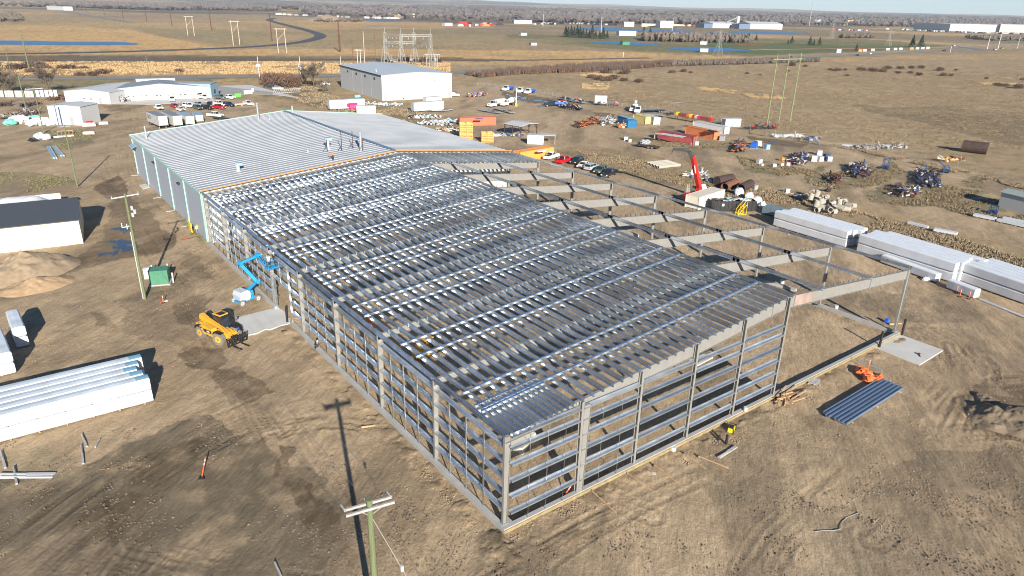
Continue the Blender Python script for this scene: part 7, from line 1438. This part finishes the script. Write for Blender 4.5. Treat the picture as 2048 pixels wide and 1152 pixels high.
for px, py, sx, sy, sz, m, lb in ((179, 252, 3.6, 1.4, 1.0, WHITE, 'white crate carrying red parts beside the shed'), (208, 248, 2.6, 1.6, .7, WHITE, 'low white box alone on the dirt'), (178, 268, 3.0, 1.0, .7, CREAM, 'beige bale lying alone on the dirt'), (176, 243, 3.2, 2.2, 1.3, BLACK, 'black skip between shed and white crate'), (1362, 262+3, .1, .1, .1, GREYP, 'tiny stone near the containers')):
    mb = MB(); mb.box((0, 0, sz/2), (sx, sy, sz), m, taper=.97); mb.box((0, 0, sz+.02), (sx*.8, sy*.7, .06), m); 
    if 'red' in lb:
        for k in range(7): mb.box((random.uniform(-1, 1), random.uniform(-.4, .4), sz+.3), (.5, .3, .5), RED, rz=random.random()*3, rx=random.random())
    tag(mb.build('crate', None, (*g(px, py), 0), -.25), lb, 'crate')
t = thing('wooden_crate', 'pale timber crate frame lying by the green pole', 'frame', (*g(131, 270), 0), -.1)
for k in range(5): mb = MB(); mb.bar((-1.9+k*.95, -1, .15), (-1.9+k*.95, 1.2, 1.0), .12, .12, WOOD); link('batten', mb.mesh('batten'), t)
for y, z in ((-1, .15), (1.2, 1.0)): mb = MB(); mb.bar((-1.9, y, z), (1.9, y, z), .14, .14, WOOD); link('rail', mb.mesh('rail'), t)
mb = MB(); mb.bx(-3.2, 2.0, -1.9, -1.5, .0, .4, WHITE); tag(mb.build('white_beam', None, (*g(131, 272), 0), -.06), 'long white beam in front of the timber frame', 'beam')
for a, b, lb in (((93, 296), (106, 319), 'left white and grey beam pair on the left dirt'), ((104, 295), (121, 314), 'right blue grey beam on the left dirt')):
    A, B = g(*a), g(*b); L = dist(A, B); mb = MB(); mb.bx(0, L, 0, .5, .1, .5, STEELBLUE); mb.bx(0, L, .6, .95, .1, .4, LTGREY); tag(mb.build('beam_bundle', None, (*A, 0), ang(A, B)), lb, 'beam')
# ------------------------------------------------------------------ near yard items
t = thing('transformer_cabinet', 'green electrical cabinet beside the tall pole', 'cabinet', (*g(322, 566), 0), -.35); mb = MB(); mb.box((0, 0, .1), (2.8, 2.4, .2), CONC); link('pad', mb.mesh('pad'), t); mb = MB(); mb.box((0, 0, 1.15), (2.4, 1.9, 1.9), GREEN); mb.box((0, 0, 2.13), (2.5, 2.0, .08), GREEN); link('body', mb.mesh('body'), t)
for s in (-1, 1): mb = MB(); mb.box((s*.6, -.97, 1.1), (1.1, .04, 1.6), GREEN); link('door', mb.mesh('door'), t)
mb = MB(); mb.box((0, 0, .8), (1.0, .8, 1.6), LTGREY); tag(mb.build('meter_cabinet', None, (*g(297, 556), 0), -.2), 'light grey cabinet left of the green one', 'cabinet')
for px, py, h, lb in ((337, 545, 1.4, 'grey bollard behind the green cabinet'), ((347), 565, 1.5, 'grey bollard right of the green cabinet'), (305, 545, 1.2, 'grey bollard by the light grey cabinet')): mb = MB(); mb.tube((0, 0, 0), (0, 0, h), .11, LTGREY, 8); tag(mb.build('bollard', None, (*g(px, py), 0)), lb, 'bollard')
def marker(px, py, h, lb, tilt=(0, 0), lying=None):
    t = thing('traffic_marker', lb, 'marker', (*g(px, py), .02)); mb = MB(); mb.tube((0, 0, 0), (0, 0, .08), .26, BLACK, 10); link('base', mb.mesh('base'), t); mb = MB(); mb.tube((0, 0, .08), (0, 0, h), .06, ORNG, 8, .05); o = link('tube', mb.mesh('tube'), t); mb = MB(); 
    for z in (.66, .82): mb.tube((0, 0, h*z), (0, 0, h*z+h*.08), .066, WHITE, 8)
    link('white_band', mb.mesh('white_band'), o); t.rotation_euler = (tilt[0], tilt[1], 0); return t
marker(327, 606, 1.1, 'orange marker by the foot of the tall pole'); marker(403, 959, 2.0, 'orange and white marker leaning over the churned dirt', (-.9, .75)); marker(1128, 992, 1.2, 'orange marker leaning inside the near gable', (.3, .35)); marker(1735, 742, 1.5, 'orange marker behind the orange heap')
for px, py, lb in ((1912, 587, 'left of three orange markers by the short bundle'), (1919, 594, 'middle of three orange markers by the short bundle'), (1937, 598, 'right of three orange markers by the short bundle')): marker(px, py, 1.25, lb)
mb = MB(); mb.bar((-.5, 0, .1), (.5, .1, .1), .12, .1, ORNG); mb.box((.1, .05, .1), (.6, .3, .12), WHITE); tag(mb.build('marker_piece', None, (*g(329, 604), 0), .1), 'flat orange and white piece at the marker foot', 'marker')
t = thing('guard_rail', 'yellow guard panel by the gas meter at the wall corner', 'guard rail', (*g(379, 460), 0), ang(g(379, 460), g(390, 475)))
for k in range(5): mb = MB(); mb.bx(0, 2.1, -.03, .03, .2+k*.32, .46+k*.32, SAFEY); link('rail', mb.mesh('rail'), t)
for x in (0, 2.05): mb = MB(); mb.bx(x-.06, x+.06, .04, .14, 0, 1.8, SAFEY); link('post', mb.mesh('post'), t)
t = thing('gas_meter', 'grey pipes and gas meter behind the yellow guard', 'meter', (*g(398, 466), 0)); 
for k in range(5): mb = MB(); mb.tube((-.3+k*.25, .1*k, 0), (-.3+k*.25, .1*k, 1.3+.25*(k % 3)), .06, GREYP, 6); link('pipe', mb.mesh('pipe'), t)
mb = MB(); mb.box((.1, 0, 1.2), (.8, .4, .5), SAFEY); mb.box((-.3, .2, 1.0), (.4, .4, .4), WHITE); link('meter_body', mb.mesh('meter_body'), t)
mb = MB(); mb.bar((0, 0, .1), (1.0, .3, .1), .14, .12, RED); mb.bar((.9, .3, .05), (3.2, .9, .05), .08, .06, BLACK); tag(mb.build('fallen_flag', None, (*g(363, 481), 0)), 'red cone and dark hose lying at the wall corner', 'cone')
# bundle of purlins at right
A, B = g(1652, 833), g(1768, 763); L = dist(A, B); r_ = ang(A, B); t = thing('purlin_bundle', 'bundle of blue grey steel channels lying on the dirt at right', 'steel bundle', (*A, .12), r_)
PB = mat('blue galvanised channel', (.34, .43, .55), .35, .75, .1, 2)
for k in range(6):
    mb = MB(); d = .43; w_ = .40; o_ = random.uniform(-.25, .25); y = -k*d; mb.prism([(y, .0), (y+w_, .0), (y+w_, .30), (y+w_-.05, .30), (y+w_-.05, .06), (y+.05, .06), (y+.05, .30), (y, .30)], o_, L+o_, PB, 'x'); link('channel', mb.mesh('channel'), t)
for x in (1, L/2, L-1): mb = MB(); mb.bx(x-.08, x+.08, -2.3, .5, -.1, -.005, WOOD); link('bearer', mb.mesh('bearer'), t)
for k, (px, py, r, lb) in enumerate(((1728, 752, (.85, .7, .42), 'crumpled orange tarp, left part of the heap'), (1736, 763, (.8, .65, .40), 'crumpled orange tarp, front part of the heap'), (1756, 760, (1.0, .55, .28), 'smooth orange tarp roll at the right of the heap'), (1722, 744, (.7, .6, .35), 'small orange tarp fold behind the heap'))): blob('orange_tarp', px, py, r, mat('orange tarp', (.80, .16, .04), .6, 0, .15, 2), lb, 'tarp', 12, .28)
# lumber
for k in range(20):
    px, py = 1572+random.uniform(-26, 26), 800+random.uniform(-12, 8); a = ang(g(1540, 826), g(1606, 782))+random.gauss(0, .28); L = random.uniform(1.4, 3.4); mb = MB(); mb.box((0, 0, 0), (L, .14, .07), WOOD); o = mb.build('lumber_board', None, (*g(px, py), .08+.05*k*.6), a); o.rotation_euler = (0, random.uniform(-.06, .06), a); tag(o, 'rough board in the loose lumber heap at the gable footing', 'board', 'loose boards at the footing')
t = thing('pallet', 'grey pallet leaning by the footing', 'pallet', (*g(1628, 766), .1), .55)
for k in range(6): mb = MB(); mb.bx(-.7+k*.27, -.55+k*.27, -.6, .6, .1, .13, GREYWOOD); link('slat', mb.mesh('slat'), t)
for y in (-.55, 0, .55): mb = MB(); mb.bx(-.7, .8, y-.04, y+.04, 0, .1, GREYWOOD); link('runner', mb.mesh('runner'), t)
for (a, b, lb) in (((1182, 983), (1232, 1027), 'stake lying across the spoil, nearest the corner'), ((1252, 947), (1302, 980), 'second stake lying across the spoil'), ((1306, 932), (1357, 967), 'grey stake lying on the dirt, third'), ((1366, 909), (1412, 939), 'thin stake near the plank'), ((1395, 914), (1457, 937), 'brown stake ending at the right')):
    A, B = g(*a), g(*b); mb = MB(); mb.bar((*A, .14), (*B, .05), .07, .06, WOOD); mb.tube((*A, .0), (*A, .22), .09, BLACK, 6); tag(mb.build('stake'), lb, 'stake')
for (a, b, w_, m, lb) in (((1437, 917), (1472, 895), .28, GREYWOOD, 'grey plank lying right of the near gable'), ((0, 951), (110, 950), .34, LTGREY, 'long pale channel at the lower left'), ((0, 957), (106, 956), .16, LTGREY, 'thinner channel in front of the long pale one'), ((164, 871), (174, 895), .16, GREYWOOD, 'upper timber stake at the lower left'), ((163, 893), (167, 929), .16, GREYWOOD, 'lower timber stake at the lower left'), ((191, 896), (200, 880), .13, GREYWOOD, 'small timber offcut at the lower left'), ((2, 905), (11, 938), .2, GREYWOOD, 'timber stake at the left edge'), ((28, 936), (34, 970), .18, GREYWOOD, 'timber stake crossing the pale channel'), ((550, 1127), (563, 1156), .14, GREYWOOD, 'timber stake at the lower edge'), ((723, 857), (750, 852), .12, WOOD, 'piece of lumber near the pole shadow'), ((563, 664), (583, 662), .1, BLACK, 'dark bent bar near the concrete apron'), ((1778, 650), (1802, 648), .2, WOOD, 'board leaning at the far corner footing'), ((1425, 388), (1400, 391), .1, GREYP, 'grey bar near the crane'), ((1764, 742), (1716, 722), .1, GREYP, 'thin grey pipe lying behind the orange heap'), ((1580, 388), (1620, 392), .3, GREYP, 'grey beam behind the white tote'), ((1341, 207), (1396, 203), .4, GREYP, 'long dark pipe lying in the brown field'), ((1575, 462+7), (1592, 469), .15, WOOD, 'board by the first long stack'), ((1960, 600), (2060, 640), .6, LTGREY, 'pale steel channels by the right edge stack')):
    A, B = g(*a), g(*b); mb = MB(); mb.bar((*A, .1), (*B, .1), w_, .12, m); mb.bar((A[0], A[1], .2), ((A[0]+B[0])/2, (A[1]+B[1])/2, .17), w_*.4, .05, m); tag(mb.build('timber' if m in (WOOD, GREYWOOD) else 'steel_bar'), lb, 'timber' if m in (WOOD, GREYWOOD) else 'steel bar')
t = thing('generator', 'small yellow generator outside the gable footing', 'generator', (*g(1462, 864), 0), .4); mb = MB(); mb.box((0, 0, .35), (.8, .5, .4), SAFEY); mb.box((0, 0, .6), (.5, .35, .15), BLACK); link('body', mb.mesh('body'), t); mb = MB()
for x in (-.45, .45):
    for y in (-.3, .3): mb.bar((x, y, 0), (x, y, .7), .05, .05, BLACK)
    mb.bar((x, -.3, .7), (x, .3, .7), .05, .05, BLACK)
link('frame', mb.mesh('frame'), t); mb = MB(); mb.tube((0, 0, 0), (0, 0, 1.0), .12, BLACK, 6); tag(mb.build('dark_post', None, (*g(1452, 888), 0)), 'short dark post beside the generator', 'post')
for px, py, r, h, lb in ((1489, 829, .2, .4, 'white pail on the gable footing'), (1346, 900, .28, .4, 'white bucket lying outside the footing'), (1671, 620, .28, .7, 'white drum at the low wall inside the far corner'), (1564, 567, .3, .6, 'white drum on the dirt under the far rafters'), (1308, 947, .2, .03, 'scrap of white paper on the dirt')): mb = MB(); mb.tube((0, 0, 0), (0, 0, h), r, WHITE, 12); tag(mb.build('bucket', None, (*g(px, py), .0 if px != 1489 else .47)), lb, 'bucket')
for px, py, h, lb in ((575, 646, 2.2, 'black steel bollard at the door opening'), (1758, 696, 2.2, 'black bollard at the left corner of the square pad'), (1803, 672, 2.3, 'black bollard at the far corner column'), (1437+0, 880, .5, 'stub post near the plank')): mb = MB(); mb.tube((0, 0, 0), (0, 0, h), .14, BLACK, 10); mb.tube((0, 0, h), (0, 0, h+.08), .12, BLACK, 10, .04); tag(mb.build('bollard', None, (*g(px, py), 0)), lb, 'bollard')
mb = MB(); mb.bar((0, 0, .18), (.5, .4, .18), .08, .08, RUSTD); mb.tube((.5, .3, .17), (.5, .5, .17), .2, RUSTD, 8); tag(mb.build('hand_tool', None, (*g(1840, 716), 0)), 'dark tool lying on the square concrete pad', 'tool')
mb = MB(); mb.box((0, 0, .3), (.5, .4, .5), BBLUE); tag(mb.build('tool_box', None, (*g(1773, 645), 0)), 'blue box at the far corner footing', 'box')
mb = MB(); pts = [(1630, 1064), (1645, 1062), (1668, 1062), (1680, 1060), (1684, 1045), (1692, 1036), (1708, 1030), (1718, 1026)]
for a, b in zip(pts[:-1], pts[1:]): mb.tube((*g(*a), .05), (*g(*b), .05), .025, GREYP, 6)
tag(mb.build('loose_hose'), 'thin pale hose curling on the lower right dirt', 'hose')
blob('torn_sheet', 1857, 561, (1.2, .5, .3), WRAP, 'torn white sheet and boards near the lying bundle', 'sheet', 10, .3)
for k in range(8):
    mb = MB(); mb.box((0, 0, .05), (random.uniform(.6, 2), .1, .05), WOOD); tag(mb.build('lumber_board', None, (*g(random.uniform(1540, 1580), random.uniform(700, 790)), 0), random.random()*3) if False else mb.build('lumber_board', None, (*g(585+random.uniform(0, 16), 620+random.uniform(0, 40)), 0), random.random()*3), 'loose board on the floor inside the door opening', 'board', 'boards inside the door opening')
# white plastic-wrapped parcels and pads inside the near bay
mb = MB(); mb.box((0, 0, .25), (3.2, 2.0, .5), BEIGE, taper=.9); tag(mb.build('pad_footing', None, (*g(1040, 885), 0), .5), 'pale concrete block on the floor behind the corner column', 'footing')
# ------------------------------------------------------------------ far buildings and traffic of the plain
def far_box(a, b, h, D, m, lb, name='far_building', roof=None, cat='building', rise=0.0):
    A, B = g(*a), g(*b); L = dist(A, B); z0 = float(hills(np.array([A[0]]), np.array([A[1]]))[0]) if math.hypot(A[0]-CAM[0], A[1]-CAM[1]) > 3000 else 0
    t = thing(name, lb, cat, (*A, z0), ang(A, B)); mb = MB(); mb.bx(0, L, 0, D, -2, h, m); link('wall', mb.mesh('wall'), t); mb = MB(); mb.prism([(-.5, h+.01), (D+.5, h+.01), (D/2, h+rise+.3)], -.5, L+.5, roof or m, 'x'); link('roof', mb.mesh('roof'), t); return t, L
t, L = far_box((1425, 56), (1472, 56.5), 9, 40, WHITE, 'left white shed with blue end and conveyor beyond the pond', rise=3); mb = MB(); mb.bx(-22, -.1, 0, 30, 0, 8.5, mat('slate blue end', (.10, .15, .23), .6)); link('blue_end', mb.mesh('blue_end'), t)
t, L = far_box((1500, 58), (1564, 59), 10, 50, WHITE, 'large right white shed with blue end beyond the pond', rise=4); mb = MB(); mb.bx(-26, -.1, 0, 30, 0, 9.5, MATS['slate blue end']); link('blue_end', mb.mesh('blue_end'), t)
t, _ = pole_at((1474, 56), (1476, 32), 4, 3, WHITE, 'white conveyor tower between the two white sheds', name='conveyor_tower', cat='tower'); mb = MB(); mb.bar((0, 0, 22), (-38, 0, 12), 1.5, 1.5, GREYP); link('conveyor', mb.mesh('conveyor'), t)
for a, b, h, D, m, lb in (((1898, 62), (2010, 64), 16, 120, LTGREY, 'long grey part of the factory at the right horizon'), ((1998, 64), (2060, 66), 18, 90, WHITE, 'white part of the factory at the right edge'), ((1678, 50), (1695, 50.5), 12, 30, CREAM, 'left tan far building'), ((1694, 50.5), (1718, 51), 14, 30, mat('tan brick', (.45, .34, .2), .8), 'middle brown tan far building'), ((1728, 51.5), (1742, 52), 8, 20, CREAM, 'right tan far building'), ((1636, 49), (1640, 49), 14, 12, WHITE, 'small white silo block far off'), ((1028, 47), (1064, 47.5), 7, 14, LTGREY, 'long pale roof left of the scrap cars'), ((1248, 53), (1268, 53.5), 9, 20, WHITE, 'white far shed before the first one'), ((1320, 55.5), (1346, 56), 13, 30, WHITE, 'white gabled shed left of the red wagons'), ((1283, 53), (1318, 54), 6, 14, CREAM, 'cream low building beside the white gabled shed'), ((94, 19), (128, 21), 9, 20, WHITE, 'white building with truck at the far left'), ((619, 16), (634, 17), 7, 20, WHITE, 'left small white roof in the woods'), ((664, 17), (688, 18), 7, 20, WHITE, 'long white roof in the woods'), ((1238, 71), (1272, 71.5), 6, 12, WHITE, 'white arched roof in the green field'), ((1347, 73), (1420, 76), 5, 12, WHITE, 'row of white roofs behind the shelter belt'), ((1478, 82), (1500, 82.5), 7, 14, WHITE, 'white clubhouse right of the shelter belt'), ((1400, 89), (1412, 89.5), 3.6, 8, WHITE, 'white rounded hut between the ponds'), ((1400, 104), (1416, 104.5), 3.2, 7, WHITE, 'white hut on the bank of the near pond'), ((1042, 71), (1054, 71), 3, 6, WHITE, 'white trailer in the green field'), ((1245, 90), (1259, 90), 3.5, 5, GREEN, 'green and white hut on the pond bank'), ((1062, 91), (1074, 91), 2.6, 5, GREYP, 'grey hut in the olive field'), ((1673, 105.5), (1682, 105.5), 3.2, 1.2, WHITE, 'white roadside billboard by the highway'), ((890, 52), (905, 52), 5, 10, WHITE, 'white long trailer beside the red wagons'), ((780, 33), (842, 35), 9, 16, CREAM, 'long cream shed before the woods'), ((1100, 25), (1120, 25.5), 10, 30, WHITE, 'white farm among the far fields'), ((782, 22), (796, 22), 10, 20, WHITE, 'left white farm roof in the woods'), ((812, 23), (824, 23), 10, 20, WHITE, 'right white farm roof in the woods')):
    far_box(a, b, h, D, m, lb)
FC = [WHITE, WHITE, GREYP, BLACK, LTGREY, IBLUE, RED]
CN = {'white painted sheet': 'white', 'grey paint': 'grey', 'black steel': 'black', 'light grey cladding': 'pale grey', 'implement blue': 'blue', 'crane red': 'red', 'dark rusty steel': 'brown', 'container orange': 'orange', 'container maroon': 'maroon', 'cream siding': 'cream', 'pile sand': 'tan'}
def far_row(pts, n, lb, grp, s=(4.5, 2, 1.8), ms=FC):
    P = Q(pts)
    for k in range(n):
        u = random.random()*(len(P)-1); i = int(u); f = u-i; x = P[i][0]*(1-f)+P[i+1][0]*f+random.gauss(0, 6); y = P[i][1]*(1-f)+P[i+1][1]*f+random.gauss(0, 10); mb = MB(); q = random.uniform(.8, 1.4); mb.prism([(-s[0]/2*q, .3), (-s[0]/2*q, s[2]*.6), (-s[0]/3*q, s[2]), (s[0]/4*q, s[2]), (s[0]/2*q, s[2]*.55), (s[0]/2*q, .3)], -s[1]/2, s[1]/2, random.choice(ms)); tag(mb.build('distant_vehicle', None, (x, y, 0), random.random()*3), lb.replace('distant', CN.get(mb.mats[0].name, 'grey')+' distant', 1), 'vehicle', grp)
far_row([(1066, 49), (1150, 48), (1230, 51)], 70, 'distant vehicle in the dark scrap yard before the woods', 'vehicles in the far scrap yard', (7, 3.5, 3.2), [BLACK, BLACK, GREYP, IBLUE, WHITE, RUSTD]); far_row([(1800, 60), (1900, 65), (2046, 69)], 90, 'distant vehicle parked before the factory', 'vehicles before the factory', (7, 3.5, 3.4), [WHITE, WHITE, LTGREY, GREYP, BLACK]); far_row([(1640, 60), (1735, 62)], 18, 'distant vehicle left of the factory lots', 'vehicles on the far lot', (6, 3, 2.6))
far_row([(900, 47), (1010, 50), (920, 53)], 26, 'distant wagon or crate in the red freight row', 'far freight row', (12, 3, 3.6), [RED, CONTOR, WHITE, RUSTD, BLACK]); far_row([(560, 30), (700, 36), (790, 38)], 30, 'distant item in the gravel works', 'far gravel works', (12, 5, 4), [WHITE, LTGREY, GREYP, SANDP]); far_row([(1348, 52), (1400, 53.5)], 10, 'distant red wagon beside the far sheds', 'far red wagons', (14, 3, 4), [CONTRD, CONTRD, CREAM]); far_row([(1360, 74), (1440, 79), (1490, 80)], 30, 'distant white caravan in the park behind the ponds', 'caravans behind the ponds', (9, 4, 4), [WHITE, WHITE, LTGREY])
for k, (px, py) in enumerate(((1720, 106), (1729, 105.5), (1745, 104.5), (1775, 103), (1790, 102.5), (1801, 102), (1823, 101.5), (1834, 101), (1845, 100.5), (1855, 100))): mb = MB(); mb.bx(-1.6, 1.6, -.1, .1, 1.2, 3.4, CONTBR if k in (0, 6) else WHITE); mb.tube((-1.2, 0, 0), (-1.2, 0, 1.2), .1, GREYP, 5); mb.tube((1.2, 0, 0), (1.2, 0, 1.2), .1, GREYP, 5); tag(mb.build('roadside_sign', None, (*g(px, py), 0), -1.05), f'{["orange", "white", "white", "white", "white", "white", "orange", "white", "white", "white"][k]} advertising board number {["one", "two", "three", "four", "five", "six", "seven", "eight", "nine", "ten"][k]} from the left beside the highway', 'sign', 'boards beside the highway')
# ------------------------------------------------------------------ air
hz = bpy.data.materials.new('thin haze'); hz.use_nodes = True; nn = hz.node_tree; nn.nodes.clear(); vo = nn.nodes.new('ShaderNodeVolumePrincipled'); vo.inputs['Color'].default_value = (.80, .90, 1, 1); vo.inputs['Density'].default_value = 6.0e-5; vo.inputs['Anisotropy'].default_value = 0.0
oo = nn.nodes.new('ShaderNodeOutputMaterial'); nn.links.new(vo.outputs[0], oo.inputs['Volume'])
mb = MB(); mb.bx(-21500, 22000, -21500, 22000, -60, 300, hz); o = mb.build('haze'); tag(o, 'thin blue haze over the plain', kind='stuff'); o.display_type = 'WIRE'
